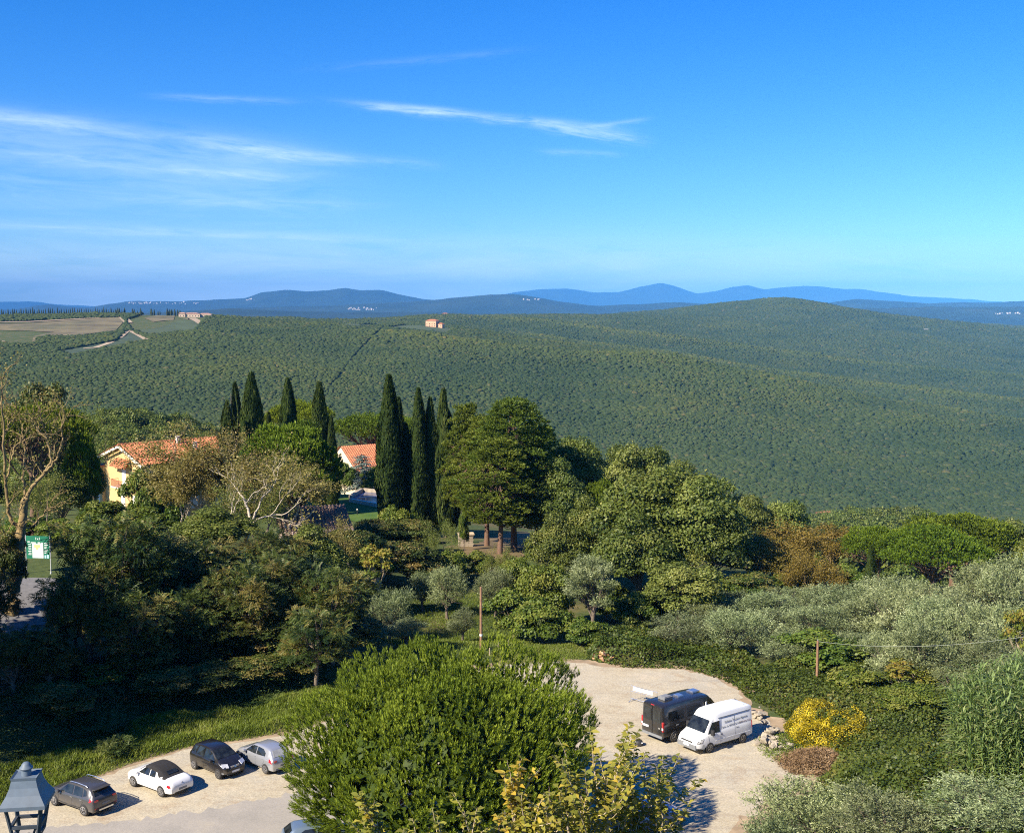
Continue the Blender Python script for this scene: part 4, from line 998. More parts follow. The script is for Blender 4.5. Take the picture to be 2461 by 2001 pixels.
# (kind, name, u, Y, top, width, label)
PL = [
 # left edge
 ('dark_a', 'ivy_tree', 22, 95, 1110, 66, 'dark ivy covered trunk in front of the grey road', None),
 ('umbrella_high', 'stone_pine', 62, 150, 848, 230, 'bright flat topped stone pine left of the yellow villa', None),
 ('dark_a', 'dark_tree', 88, 175, 806, 110, 'dark brown topped tree behind the left stone pine', None),
 ('bare_lichen', 'bare_tree', 128, 172, 830, 70, 'thin bare crown beside the dark brown topped tree', None),
 ('sparse_olive', 'pale_tree', 180, 185, 845, 100, 'loose pale olive tree standing just left of the villa roof', None),
 ('pine_round', 'young_pine', 172, 150, 905, 70, 'small bushy pine between the left stone pine and the villa', None),
 ('oak_b', 'round_tree', 180, 158, 935, 70, 'dark green broadleaf tree touching the villa annex', None),
 ('oak_a', 'garden_tree', 128, 148, 985, 110, 'dark garden tree in the shade below the left stone pine', None),
 ('sparse_olive', 'thin_tree', 85, 120, 985, 120, 'thin leafed tree in the shade above the green sign', None),
 ('bush_a', 'laurel_bush', 215, 132, 1045, 110, 'brownish green laurel under the villa gable', None),
 ('bush_b', 'laurel_bush', 295, 130, 1062, 120, 'low dark laurel right of the one under the villa gable', None),
 ('bush_b', 'shrub', 120, 118, 1085, 90, 'yellowish shrub just right of the green sign', None),
 ('bush_a', 'shrub', 60, 122, 1078, 120, 'dark shrub right behind the green sign', None),
 ('bush_a', 'shrub', 165, 116, 1095, 110, 'dark shrub between the sign and the big acacia', None),
 # in front of villa
 ('bush_a', 'green_bush', 300, 148, 982, 85, 'bright green bush covering the corner of the villa', None),
 ('bush_b', 'green_bush', 345, 148, 1005, 80, 'small vivid bush beside the one at the villa corner', None),
 ('sparse_a', 'drying_tree', 448, 130, 890, 215, 'broad drying tree with beige leaves in front of the villa', None),
 ('sparse_b', 'drying_tree', 385, 126, 965, 120, 'lower beige leafed tree below the villa eaves', None),
 ('sparse_b', 'drying_tree', 470, 128, 905, 180, 'tall beige leafed tree left of the round pine', None),
 ('sparse_a', 'drying_tree', 600, 125, 965, 190, 'beige leafed tree hanging over the shed roof', None),
 ('sparse_olive', 'drying_tree', 540, 120, 1000, 170, 'olive beige thicket beneath the white branched tree', None),
 ('white_branched', 'white_branched_tree', 505, 113, 935, 230, 'white barked tree with nearly bare spreading branches', None),
 ('white_branched', 'white_branched_tree', 455, 115, 960, 120, 'slimmer white barked tree left of the spreading one', None),
 ('pine_round', 'round_pine', 606, 148, 888, 195, 'big round bright pine behind the white branched tree', None),
 # cypresses and pines behind
 ('cypress_c', 'cypress', 484, 176, 805, 48, 'brownish cypress with two tops, leftmost of the cypresses', 'garden cypresses'),
 ('cypress_a', 'cypress', 527, 172, 782, 58, 'broad full cypress right of the two topped one', 'garden cypresses'),
 ('cypress_a', 'cypress', 602, 178, 793, 46, 'cypress standing before the pale umbrella pine crown', 'garden cypresses'),
 ('cypress_b', 'cypress', 668, 176, 800, 46, 'cypress just left of the cream gabled house', 'garden cypresses'),
 ('cypress_b', 'cypress', 692, 174, 868, 24, 'short thin cypress leaning on the one by the cream house', 'garden cypresses'),
 ('cypress_b', 'cypress', 562, 178, 862, 26, 'short dark cypress between two bigger ones', 'garden cypresses'),
 ('cypress_a', 'cypress', 512, 170, 880, 34, 'low cypress in front of the broad full one', 'garden cypresses'),
 ('umbrella_high', 'stone_pine', 622, 192, 838, 130, 'stone pine behind the cypresses, above the round pine', None),
 ('umbrella_high', 'stone_pine', 780, 240, 864, 160, 'stone pine with a flat bright crown above the cream house', None),
 ('umbrella_high', 'stone_pine', 858, 238, 872, 70, 'part of a stone pine showing between the tall dark cypresses', None),
 ('cedar', 'blue_cedar', 755, 208, 950, 84, 'blue grey cedar under the cream house behind the pool', None),
 ('bush_a', 'hedge_bush', 718, 207, 965, 50, 'dark hedge left of the blue cedar behind the lawn', None),
 ('bush_b', 'hedge_bush', 785, 206, 975, 60, 'dark hedge right of the blue cedar behind the pool', None),
 ('cypress_a', 'cypress', 686, 178, 945, 42, 'cypress shading the left end of the pool lawn', 'garden cypresses'),
 ('cypress_b', 'cypress', 812, 152, 786, 54, 'tallest cypress with its lit side at the right of the pool', 'garden cypresses'),
 ('cypress_b', 'cypress', 833, 156, 832, 34, 'thin cypress right behind the tallest one', 'garden cypresses'),
 ('cypress_b', 'cypress', 848, 154, 886, 30, 'lower cypress in the dark group beside the tallest', 'garden cypresses'),
 ('cypress_b', 'cypress', 873, 153, 813, 42, 'dark cypress in the middle of the dark group', 'garden cypresses'),
 ('cypress_b', 'cypress', 898, 154, 832, 36, 'narrow dark cypress left of the ragged one', 'garden cypresses'),
 ('cypress_c', 'cypress', 929, 154, 818, 52, 'cypress with a ragged yellowish top beside the big pines', 'garden cypresses'),
 ('bush_b', 'hedge_bush', 825, 146, 1058, 70, 'clipped bush at the foot of the tallest cypress', None),
 ('dark_a', 'dark_bush', 782, 136, 1085, 110, 'dark broad bush under the pool lawn', None),
 ('dark_a', 'dark_bush', 860, 138, 1085, 90, 'dark bush under the cypress group', None),
 # black pines
 ('black_pine_b', 'black_pine', 970, 150, 846, 95, 'black pine with bare reddish trunks beside the ragged cypress', 'black pines'),
 ('black_pine_a', 'black_pine', 1072, 141, 838, 205, 'tallest black pine with olive green pads', 'black pines'),
 ('black_pine_b', 'black_pine', 1015, 146, 872, 140, 'black pine left of the tallest one', 'black pines'),
 ('black_pine_a', 'black_pine', 1118, 147, 890, 130, 'black pine shading the right of the pine grove', 'black pines'),
 ('black_pine_b', 'black_pine', 1042, 137, 915, 150, 'black pine in front, its crown reaching low', 'black pines'),
 ('sparse_olive', 'thorn_bush', 918, 134, 1085, 85, 'yellowish thorny bush left of the stone pillar', None),
 ('bush_a', 'small_bush', 968, 140, 1062, 22, 'slim bush at the edge of the pine grove path', None),
 ('bush_a', 'shrub', 1000, 128, 1150, 60, 'shrub at the lower edge of the brown ground', None),
 ('bush_b', 'shrub', 940, 126, 1150, 70, 'shrub below the stone pillar', None),
 ('sparse_olive', 'thin_shrub', 1050, 125, 1140, 60, 'thin shrub in front of the pine trunks', None),
 # right of pines, receding ridge
 ('oak_a', 'oak_tree', 1195, 150, 920, 130, 'dark oak just right of the black pines', None),
 ('oak_b', 'oak_tree', 1165, 138, 965, 110, 'shaded oak below the right hand black pine', None),
 ('pale_a', 'pale_tree', 1225, 172, 935, 110, 'bright yellow green tree on the skyline right of the pines', None),
 ('oak_b', 'oak_tree', 1290, 176, 938, 110, 'olive brown tree on the ridge in front of the far hill', None),
 ('pale_b', 'pale_tree', 1340, 160, 932, 120, 'tall pale tree crowning the right ridge of trees', None),
 ('pale_a', 'pale_tree', 1405, 166, 965, 110, 'pale tree stepping down right of the tall pale one', None),
 ('pale_b', 'pale_tree', 1470, 152, 1000, 120, 'pale tree above the big green oak', None),
 ('pale_a', 'pale_tree', 1560, 150, 1035, 110, 'light green tree on the ridge behind the orange tree', None),
 ('pale_b', 'pale_tree', 1640, 152, 1048, 110, 'light green tree at the right end of the ridge', None),
 ('umbrella_b', 'low_pine', 1250, 140, 1005, 95, 'low bright pine crown between the oaks', None),
 ('oak_b', 'oak_tree', 1225, 124, 1040, 110, 'dark shaded oak left of the big green oak', None),
 ('oak_a', 'oak_tree', 1370, 120, 985, 230, 'biggest spreading green oak in the centre right', None),
 ('pale_a', 'oak_tree', 1440, 118, 1000, 200, 'pale headed oak joined to the right of the biggest one', None),
 ('oak_b', 'oak_tree', 1330, 114, 1075, 170, 'lower green oak in front of the biggest one', None),
 ('oak_a', 'oak_tree', 1490, 116, 1060, 150, 'rounded oak left of the orange brown trees', None),
 ('pale_b', 'bushy_tree', 1420, 106, 1180, 150, 'yellow green bushy tree under the big oaks', None),
 ('autumn_b', 'autumn_tree', 1640, 124, 1098, 190, 'orange brown tree with its branches showing', None),
 ('autumn_a', 'autumn_tree', 1580, 118, 1120, 130, 'brown leafed tree at the left of the orange one', None),
 ('autumn_a', 'autumn_tree', 1735, 132, 1095, 120, 'rust coloured tree left of the bright stone pines', None),
 ('autumn_b', 'autumn_tree', 1690, 114, 1160, 130, 'olive brown lower tree in front of the orange one', None),
 ('umbrella_b', 'stone_pine', 1990, 134, 1074, 220, 'bright stone pine farther back on the right', None),
 ('umbrella_a', 'stone_pine', 1945, 121, 1100, 220, 'nearest bright stone pine of the right hand pair', None),
 ('umbrella_b', 'stone_pine', 1832, 126, 1100, 145, 'left hand stone pine behind the small cypress', None),
 ('cypress_b', 'cypress', 1815, 113, 1138, 26, 'lone small cypress before the right hand stone pines', None),
 ('pale_b', 'pale_tree', 2110, 136, 1088, 120, 'green tree at the right edge behind the olives', None),
 ('oak_b', 'oak_tree', 2180, 130, 1100, 130, 'tree cut by the right edge of the picture', None),
 ('bush_a', 'bush', 1265, 112, 1215, 90, 'dark bush under the left end of the oaks', None),
 ('bush_b', 'bush', 1490, 112, 1200, 110, 'shaded bush between the oaks and the autumn trees', None),
 ('dark_a', 'bush', 1560, 112, 1195, 120, 'dark bush under the brown leafed tree', None),
 ('bush_a', 'bush', 1640, 116, 1195, 110, 'bush under the orange brown tree', None),
 ('bush_b', 'bush', 1380, 108, 1240, 90, 'low bush left of the yellow green bushy one', None),
 ('bush_a', 'bush', 1770, 116, 1180, 90, 'bush between the rust coloured tree and the small cypress', None),
 # middle garden
 ('young_a', 'young_tree', 783, 112, 1138, 84, 'young yellowing tree with a pale trunk on the lawn', None),
 ('olive_a', 'olive_tree', 932, 113, 1180, 80, 'olive in the garden left of the wooden pole', None),
 ('olive_c', 'olive_tree', 880, 116, 1195, 70, 'dark shaded olive beside the young yellowing tree', None),
 ('olive_a', 'olive_tree', 1033, 114, 1186, 75, 'silvery olive behind the wooden pole', None),
 ('olive_b', 'olive_tree', 812, 104, 1232, 90, 'shaded olive below the young yellowing tree', None),
 ('olive_c', 'olive_tree', 845, 98, 1290, 90, 'olive in the shade above the big pine', None),
 ('olive_c', 'olive_tree', 965, 103, 1268, 60, 'small shaded olive just left of the pole', None),
 ('round_a', 'lemon_bush', 1076, 117, 1163, 62, 'small vivid green bush at the end of the terrace', None),
 ('oak_b', 'leafy_tree', 1163, 120, 1075, 120, 'leafy green tree right of the pine trunks', None),
 ('round_a', 'round_tree', 1138, 108, 1178, 105, 'round yellow green tree left of the grey slender one', None),
 ('bush_a', 'fig_bush', 1070, 104, 1232, 100, 'fig bush right of the wooden pole', None),
 ('bush_b', 'fig_bush', 1130, 101, 1255, 110, 'wide fig bush above the gravel edge', None),
 ('olive_tall', 'slender_tree', 1233, 103, 1163, 95, 'tall slender grey green tree by the top of the car park', None),
 ('bush_b', 'bush', 1220, 99, 1290, 80, 'reddish bush around the foot of the slender tree', None),
 ('bush_a', 'bush', 1330, 106, 1235, 90, 'bush beside the garden path under the oaks', None),
 ('dark_a', 'bush', 700, 106, 1190, 110, 'dark bush between the woodland and the lawn', None),
 ('olive_a', 'olive_tree', 700, 112, 1185, 60, 'grey olive shoots at the edge of the woodland', None),
 # olive grove
 ('olive_b', 'olive_tree', 1420, 97, 1290, 130, 'left front olive above the gravel edge', 'olive grove'),
 ('olive_a', 'olive_tree', 1475, 103, 1258, 110, 'olive behind the left front one', 'olive grove'),
 ('olive_b', 'olive_tree', 1545, 95, 1272, 140, 'olive left of the leafy bush with the post', 'olive grove'),
 ('olive_c', 'olive_tree', 1590, 104, 1238, 130, 'olive under the orange brown tree', 'olive grove'),
 ('olive_a', 'olive_tree', 1650, 108, 1228, 140, 'olive in the back row before the rust coloured tree', 'olive grove'),
 ('olive_b', 'olive_tree', 1735, 107, 1222, 140, 'olive in the back row left of the small cypress', 'olive grove'),
 ('olive_a', 'olive_tree', 1700, 98, 1262, 130, 'olive behind the post carrying the wire', 'olive grove'),
 ('olive_c', 'olive_tree', 1790, 99, 1252, 140, 'olive above the wire near its post', 'olive grove'),
 ('olive_b', 'olive_tree', 1850, 107, 1205, 150, 'olive below the small cypress', 'olive grove'),
 ('olive_b', 'olive_tree', 1880, 97, 1240, 160, 'broad olive crossed by the wire', 'olive grove'),
 ('olive_a', 'olive_tree', 1960, 101, 1225, 140, 'olive in front of the nearest stone pine', 'olive grove'),
 ('olive_c', 'olive_tree', 2050, 104, 1178, 140, 'tall olive right of the stone pines', 'olive grove'),
 ('olive_a', 'olive_tree', 2120, 100, 1160, 130, 'olive with silvery tips at the right edge', 'olive grove'),
 ('olive_b', 'olive_tree', 2050, 90, 1265, 180, 'large olive right of the wire middle', 'olive grove'),
 ('olive_c', 'olive_tree', 1985, 84, 1335, 130, 'olive above the reeds', 'olive grove'),
 ('olive_b', 'olive_tree', 1800, 92, 1320, 130, 'olive under the wire, right of the leafy bush', 'olive grove'),
 ('olive_a', 'olive_tree', 1640, 93, 1320, 120, 'low olive left of the wire post', 'olive grove'),
 ('olive_b', 'olive_tree', 2140, 88, 1300, 120, 'olive behind the yellow tree at the right edge', 'olive grove'),
 ('young_a', 'yellow_tree', 2128, 82, 1272, 80, 'yellow leafed tree cut by the right edge', None),
 ('bush_a', 'leafy_bush', 1715, 91, 1318, 150, 'big leafy bush behind the wire post', None),
 ('bush_b', 'leafy_bush', 1785, 84, 1390, 110, 'green bush right of the wire post', None),
 ('young_a', 'yellow_bush', 1890, 82, 1378, 110, 'yellow orange bush below the olives', None),
 ('round_a', 'yellow_bush', 1905, 76, 1430, 120, 'yellow green bush left of the reeds', None),
 ('olive_b', 'olive_tree', 1870, 86, 1330, 130, 'olive right below the sagging wire', 'olive grove'),
 ('olive_c', 'olive_tree', 1925, 83, 1300, 130, 'olive just under the middle of the wire', 'olive grove'),
 ('olive_a', 'olive_tree', 2080, 82, 1330, 150, 'olive behind the reed tops', 'olive grove'),
 ('olive_b', 'olive_tree', 2010, 80, 1395, 120, 'low olive touching the reed bed', 'olive grove'),
 ('olive_c', 'olive_tree', 2120, 78, 1370, 130, 'olive at the right edge above the reeds', 'olive grove'),
 ('olive_a', 'olive_tree', 1940, 92, 1250, 130, 'olive above the wire, second row from the front', 'olive grove'),
 ('olive_b', 'olive_tree', 1500, 108, 1235, 120, 'olive at the foot of the rounded oak', 'olive grove'),
 ('olive_c', 'olive_tree', 1615, 100, 1275, 120, 'olive in the middle row left of the post', 'olive grove'),
 ('olive_a', 'olive_tree', 2000, 96, 1240, 130, 'olive in the middle of the right hand grove', 'olive grove'),
 # left woodland
 ('acacia_a', 'acacia', 225, 88, 1085, 200, 'tall woodland tree with grey green fronds right of the sign', 'dark woodland trees'),
 ('acacia_b', 'acacia', 300, 91, 1095, 190, 'woodland tree with brown patches below the villa', 'dark woodland trees'),
 ('acacia_a', 'acacia', 185, 84, 1190, 170, 'front woodland tree reaching toward the road', 'dark woodland trees'),
 ('acacia_b', 'acacia', 275, 83, 1240, 170, 'front woodland tree with rusty leaf tips', 'dark woodland trees'),
 ('acacia_a', 'acacia', 390, 94, 1130, 180, 'woodland tree below the drying trees', 'dark woodland trees'),
 ('dark_a', 'acacia', 455, 97, 1140, 160, 'dark woodland tree under the white branches', 'dark woodland trees'),
 ('acacia_b', 'acacia', 515, 90, 1180, 160, 'yellowish woodland tree hanging over dark ground', 'dark woodland trees'),
 ('acacia_a', 'acacia', 600, 95, 1150, 170, 'woodland tree below the shed roof', 'dark woodland trees'),
 ('acacia_b', 'acacia', 690, 92, 1190, 160, 'woodland tree nearest the garden lawn', 'dark woodland trees'),
 ('acacia_a', 'acacia', 655, 86, 1275, 150, 'lower woodland tree behind the big pine', 'dark woodland trees'),
 ('acacia_b', 'acacia', 400, 88, 1230, 170, 'deep shaded tree in the middle of the woodland', 'dark woodland trees'),
 ('dark_a', 'acacia', 350, 81, 1395, 130, 'low leafy tree on the bank above the white convertible', 'dark woodland trees'),
 ('dark_a', 'acacia', 440, 83, 1385, 130, 'low leafy tree on the bank above the black car', 'dark woodland trees'),
 ('dark_a', 'acacia', 530, 85, 1370, 130, 'low leafy tree on the bank above the silver car', 'dark woodland trees'),
 ('dark_a', 'acacia', 130, 77, 1425, 120, 'low leafy tree on the bank above the grey car', 'dark woodland trees'),
 ('dark_a', 'acacia', 610, 88, 1350, 120, 'low leafy tree at the left shoulder of the big pine', 'dark woodland trees'),
 ('dark_a', 'acacia', 60, 86, 1330, 120, 'dark tree under the road at the left edge', 'dark woodland trees'),
 ('dark_a', 'acacia', 130, 84, 1370, 130, 'dark shaded tree left of the small yellow tree', 'dark woodland trees'),
 ('acacia_a', 'acacia', -40, 88, 1180, 150, 'dark woodland tree half out of the left edge', 'dark woodland trees'),
 ('young_a', 'yellow_tree', 215, 82, 1385, 105, 'small sunlit yellow green tree in front of the dark wood', None),
 ('frond_bush', 'tree_of_heaven', 200, 76, 1500, 110, 'green frond bush behind the grey car', 'fronded bushes on the bank'),
 ('frond_bush', 'tree_of_heaven', 130, 77, 1520, 90, 'frond bush above the lamp', 'fronded bushes on the bank'),
 ('frond_bush', 'tree_of_heaven', 245, 73, 1540, 70, 'low frond bush behind the white convertible', 'fronded bushes on the bank'),
 ('frond_bush', 'tree_of_heaven', 340, 80, 1495, 90, 'frond bush in the shade above the black car', 'fronded bushes on the bank'),
 ('frond_bush', 'tree_of_heaven', 560, 84, 1440, 110, 'frond bush on the bank by the big pine', 'fronded bushes on the bank'),
 ('frond_bush', 'tree_of_heaven', 610, 86, 1425, 90, 'dark frond bush left of the big pine top', 'fronded bushes on the bank'),
 ('frond_bush', 'tree_of_heaven', 40, 74, 1560, 120, 'frond bush behind the lamp top', 'fronded bushes on the bank'),
 ('acacia_a', 'acacia', 30, 80, 1310, 150, 'dark tree under the grey road, cut by the left edge', 'dark woodland trees'),
 ('acacia_b', 'acacia', 105, 81, 1330, 130, 'dark tree left of the small sunlit tree', 'dark woodland trees'),
 ('acacia_b', 'acacia', 160, 90, 1240, 140, 'woodland tree between the road and the big front acacia', 'dark woodland trees'),
 ('dark_a', 'acacia', 300, 84, 1330, 150, 'low dark tree right of the small sunlit tree', 'dark woodland trees'),
 ('acacia_a', 'acacia', 400, 87, 1300, 160, 'shaded tree over the brown fallen leaves', 'dark woodland trees'),
 ('acacia_b', 'acacia', 470, 89, 1275, 150, 'rusty tree in the centre of the shaded wood', 'dark woodland trees'),
 ('dark_a', 'acacia', 550, 90, 1290, 150, 'dark tree on the bank left of the big pine', 'dark woodland trees'),
 ('acacia_a', 'acacia', 610, 92, 1250, 140, 'tree with pale leaf edges left of the big pine top', 'dark woodland trees'),
 ('dark_a', 'acacia', 730, 94, 1290, 140, 'dark tree just above the crown of the big pine', 'dark woodland trees'),
 ('dark_a', 'acacia', 340, 104, 1120, 150, 'dark tree behind the one with brown patches', 'dark woodland trees'),
 ('acacia_b', 'acacia', 560, 106, 1110, 150, 'tree with dried leaves beneath the white branches', 'dark woodland trees'),
 ('oak_b', 'acacia', 450, 112, 1060, 170, 'dense dark tree below the drying trees', 'dark woodland trees'),
 ('oak_b', 'acacia', 640, 110, 1100, 140, 'dense dark tree in front of the shed', 'dark woodland trees'),
 ('sparse_b', 'drying_tree', 700, 116, 1085, 110, 'thin beige tree right of the shed', None),
 ('dark_a', 'dark_bush', 740, 122, 1105, 110, 'dark bush mass between the shed and the young yellowing tree', None),
 ('dark_a', 'dark_bush', 850, 124, 1130, 120, 'dark bush mass behind the young yellowing tree', None),
 # foreground olives bottom right
 ('olive_b', 'olive_tree', 1700, 54, 1640, 230, 'close olive at the bottom beside the gravel', 'close olives'),
 ('olive_a', 'olive_tree', 1840, 50, 1655, 220, 'close olive at the bottom, middle of the three', 'close olives'),
 ('olive_b', 'olive_tree', 2060, 49, 1640, 260, 'close olive at the bottom right corner', 'close olives'),
 ('olive_c', 'olive_tree', 1620, 50, 1705, 150, 'low grey shoots at the bottom edge of the gravel', 'close olives'),
]
for (k_, nm, u, Y, vt, wp, lab, grp) in PL:
    plant(k_, nm, u, Y, vt, wp, lab, 'bush' if 'bush' in nm or 'shrub' in nm else 'tree', grp)
# trees outside the frame on the left, whose shade falls into the wood
for i, (x, y) in enumerate([(-38, 70.5), (-42, 75), (-46, 80), (-41, 66.5), (-48, 72)]):
    k_ = ('acacia_a', 'acacia_b', 'oak_a')[i % 3]; p = PROTO[k_]
    z = float(terrain(np.array([x]), np.array([y]))[0])
    t_ = thing('woodland_tree', (x, y, z), i, 'woodland tree outside the left edge of the picture', 'tree', 'trees left of the view'); t_.scale = (1.35, 1.35, 1.75)
    for n_, me in p['parts']: o = bpy.data.objects.new(n_, me); link(o); o.parent = t_

# ------------------------------------------------------------------ slopes between the gardens and the far wood: separate leafy crowns, too many to count
col_near = bpy.data.collections.new('near_crowns')
for i in range(4):
    rs = np.random.default_rng(300 + i); lv = Leaves()
    for c, r in crown_centers(rs, 12, 1.0, 1.7, -0.6, 0.5, (0.35, 0.5)):
        clump_leaves(lv, rs, c, r, 150, 0.16, 0.12, 0.5 + 0.15 * rs.normal(), 0.2)
    V, Fs = lumpy_crown(200 + i, 2); me = lv.mesh('crown_shape'); me.materials.append(m_oak)
    o = bpy.data.objects.new('crown_shape', me); col_near.objects.link(o)
P = forest_points(190, 640, 3.6, 0.0022, 8)
def keep(x, y, z, u, v, r):
    plateau = (r < 215) & (u < 1100)
    return ~plateau & (r > np.interp(u, [0, 900, 1200, 1500, 2135], [235, 225, 205, 172, 165]))
P, S = prep(P, keep); rs = np.random.default_rng(9); n = len(P)
sc = S * rs.uniform(0.6, 1.0, n); P[:, 2] += sc * 0.5 + 0.8
scatter_stuff('valley_wood', P, np.stack([sc, sc, sc * rs.uniform(0.8, 1.3, n)], -1), np.stack([np.zeros(n), np.zeros(n), rs.uniform(0, 6.28, n)], -1), col_near, 'mixed wood on the near slope falling into the valley', 'wood')
print('valley crowns', n)

# ------------------------------------------------------------------ the nearly bare lichen tree at the left edge: limbs set out one by one
def limb_tree(name, Y, limbs, mat, label, seed, twigs=7, leafmat=None):
    rs = np.random.default_rng(seed); V, Fs, tips = [], [], []; off = 0
    b = at_y(*limbs[0][0][0], Y); zb = float(terrain(np.array([b[0]]), np.array([Y]))[0]); base = np.array([b[0], Y, zb - 0.2])
    for pts, r0, r1, dy in limbs:
        k = len(pts); P = np.array([at_y(u, v, Y + dy * i / (k - 1)) for i, (u, v) in enumerate(pts)])
        if pts is limbs[0][0]: P[0] = base
        q = np.linspace(0, k - 1, 5 * k); i0 = np.minimum(q.astype(int), k - 2); f = (q - i0)[:, None]
        f = f * f * (3 - 2 * f) * 0.5 + f * 0.5
        P = P[i0] * (1 - f) + P[i0 + 1] * f + rs.normal(size=(len(q), 3)) * 0.05
        v, fc = tube_np(P, np.linspace(r0, r1, len(P)), 7); V.append(v); Fs.append(fc + sum(len(x) for x in V[:-1]))
        if r0 < 0.3:
            for _ in range(twigs):
                i = rs.integers(len(P) // 5, len(P)); d = unit(P[min(i + 1, len(P) - 1)] - P[max(i - 1, 0)] + sph(rs, 1)[0] * 0.9 + np.array([0, 0, .25]))
                branching(rs, P[i], d, rs.uniform(.8, 1.7), 0.045, 2, V, Fs, tips, 0.6, 0.22, 0.15, (1, 3), 0.75)
    t_ = thing(name, tuple(base), 0, label, 'tree')
    o = obj('trunk', mesh_np('trunk', np.concatenate(V), np.concatenate(Fs), True), mat, t_); o.matrix_parent_inverse = Matrix.Translation(-Vector(base))
    lv = Leaves()
    for p, d in tips:
        n = rs.poisson(3.2)
        if n: lv.add(p + rs.normal(size=(n, 3)) * .28, sph(rs, n), sph(rs, n) + np.array([0, 0, .5]), 0.17, 0.12, 0.5 + .2 * rs.normal(size=n))
    if lv.P: o = obj('crown', lv.mesh('crown'), leafmat, t_); o.matrix_parent_inverse = Matrix.Translation(-Vector(base))
limb_tree('lichen_tree', 95.0, [([(26, 1320), (33, 1210), (44, 1110), (53, 1040)], .55, .30, 0), ([(53, 1040), (72, 1008), (96, 984), (106, 955), (98, 915), (86, 878), (84, 845)], .17, .03, 1.5), ([(96, 984), (120, 955), (131, 918), (128, 890), (142, 866)], .11, .025, -1.0),
    ([(44, 1110), (22, 1080), (12, 1000), (8, 910), (3, 830), (1, 785)], .18, .035, -1.5), ([(12, 1000), (24, 960), (30, 930), (58, 915), (80, 908)], .09, .03, 1.0), ([(53, 1040), (48, 990), (52, 940), (46, 890)], .10, .03, 2.0), ([(36, 1180), (14, 1130), (-10, 1090)], .12, .03, -1.0), ([(44, 1110), (75, 1090), (98, 1062), (112, 1058)], .10, .03, .6),
    ([(8, 910), (22, 880), (34, 850)], .08, .02, .6), ([(98, 915), (72, 890), (60, 862)], .07, .02, .6)], m_bark_lichen, 'nearly leafless tree with yellow lichen on its branches at the left edge', 5, 8, m_sparse)
# ------------------------------------------------------------------ the big stone pine in front
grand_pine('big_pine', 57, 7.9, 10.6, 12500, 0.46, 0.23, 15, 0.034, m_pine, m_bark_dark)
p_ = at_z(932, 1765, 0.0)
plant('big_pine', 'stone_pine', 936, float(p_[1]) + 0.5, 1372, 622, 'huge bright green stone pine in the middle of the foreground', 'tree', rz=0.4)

# ------------------------------------------------------------------ blankets of undergrowth (uncountable)
def blanket(name, poly, n, mat, label, cat, hmax, hscale, L, W_, seed, t0=0.5, edge=1.5, stem=False, tv=0.22, lump=0.0, upright=False):
    """leaves on a bumpy low canopy over the ground inside a polygon"""
    rs = np.random.default_rng(seed); P = np.array(poly); lo, hi = P.min(0), P.max(0)
    q = rs.uniform(0, 1, (int(n * 2.6), 2)) * (hi - lo) + lo; q = q[in_poly(q[:, 0], q[:, 1], poly)][:n]
    x, y = q[:, 0], q[:, 1]; n = len(x)
    d = seg_dist(x, y, list(poly) + [poly[0]])
    h = hmax * ss(d / edge) * (0.35 + 1.1 * np.clip(fbm(x / hscale, y / hscale, seed, 3) + 0.5, 0, 1))
    if lump: h = h + lump * ss(d / edge) * np.maximum(0, 1 - 2.2 * np.abs(vnoise(x / 1.6, y / 1.6, seed + 3) - 0.75) * 2)
    e = 0.15
    hx = hmax * (fbm((x + e) / hscale, y / hscale, seed, 3) - fbm(x / hscale, y / hscale, seed, 3)) / e
    hy = hmax * (fbm(x / hscale, (y + e) / hscale, seed, 3) - fbm(x / hscale, y / hscale, seed, 3)) / e
    z = terrain(x, y) + h * rs.uniform(0.55, 1.0, n) ** 0.6
    N = unit(np.stack([-hx, -hy, np.full(n, 0.9)], -1) + sph(rs, n) * 0.75)
    A = np.cross(N, sph(rs, n))
    if upright: A = np.array([0, 0, 1.0]) + sph(rs, n) * 0.55; N = unit(sph(rs, n) * np.array([1, 1, 0.15]) + np.array([-0.4, -0.5, 0.25])); z = z - L * 0.4
    tint = t0 + tv * rs.normal(size=n) * 0.6 + 0.7 * fbm(x / 2.2, y / 2.2, seed + 9, 3)
    lv = Leaves(); lv.add(np.stack([x, y, z], -1), A, N, L * rs.uniform(0.6, 1.25, n), W_ * rs.uniform(0.7, 1.2, n), tint)
    o = obj(name, lv.mesh(name), mat); return tag(o, label, cat, kind='stuff')
W_ = lambda pts, z=0.0: px_poly(pts, z)
blanket('brambles', W_([(1215, 1340), (1300, 1318), (1440, 1325), (1540, 1345), (1600, 1395), (1610, 1440), (1550, 1440), (1500, 1415), (1430, 1395), (1300, 1392), (1225, 1375)]), 16000, m_bramble, 'brown green bramble bank along the top edge of the gravel', 'brambles', 1.5, 2.2, 0.24, 0.17, 1)
def hill_poly(pts): return [tuple(ground_at(u, v)[:2]) for u, v in pts]
blanket('brambles', hill_poly([(1520, 1415), (1620, 1390), (1800, 1400), (1960, 1410), (2040, 1430), (2010, 1480), (1960, 1560), (1985, 1640), (1900, 1690), (1760, 1690), (1690, 1640), (1740, 1575), (1665, 1540), (1625, 1492), (1575, 1462), (1540, 1440)]), 46000, m_bramble, 'green bramble thicket covering the slope right of the vans', 'brambles', 1.3, 2.4, 0.20, 0.15, 2, lump=0.3)
blanket('brambles', [(12, 54), (17, 60), (21, 64), (30, 62), (40, 60), (42, 52), (36, 44), (20, 42), (10, 44)], 30000, m_bramble, 'low green thicket between the close olives', 'brambles', 1.0, 2.0, 0.18, 0.13, 3)
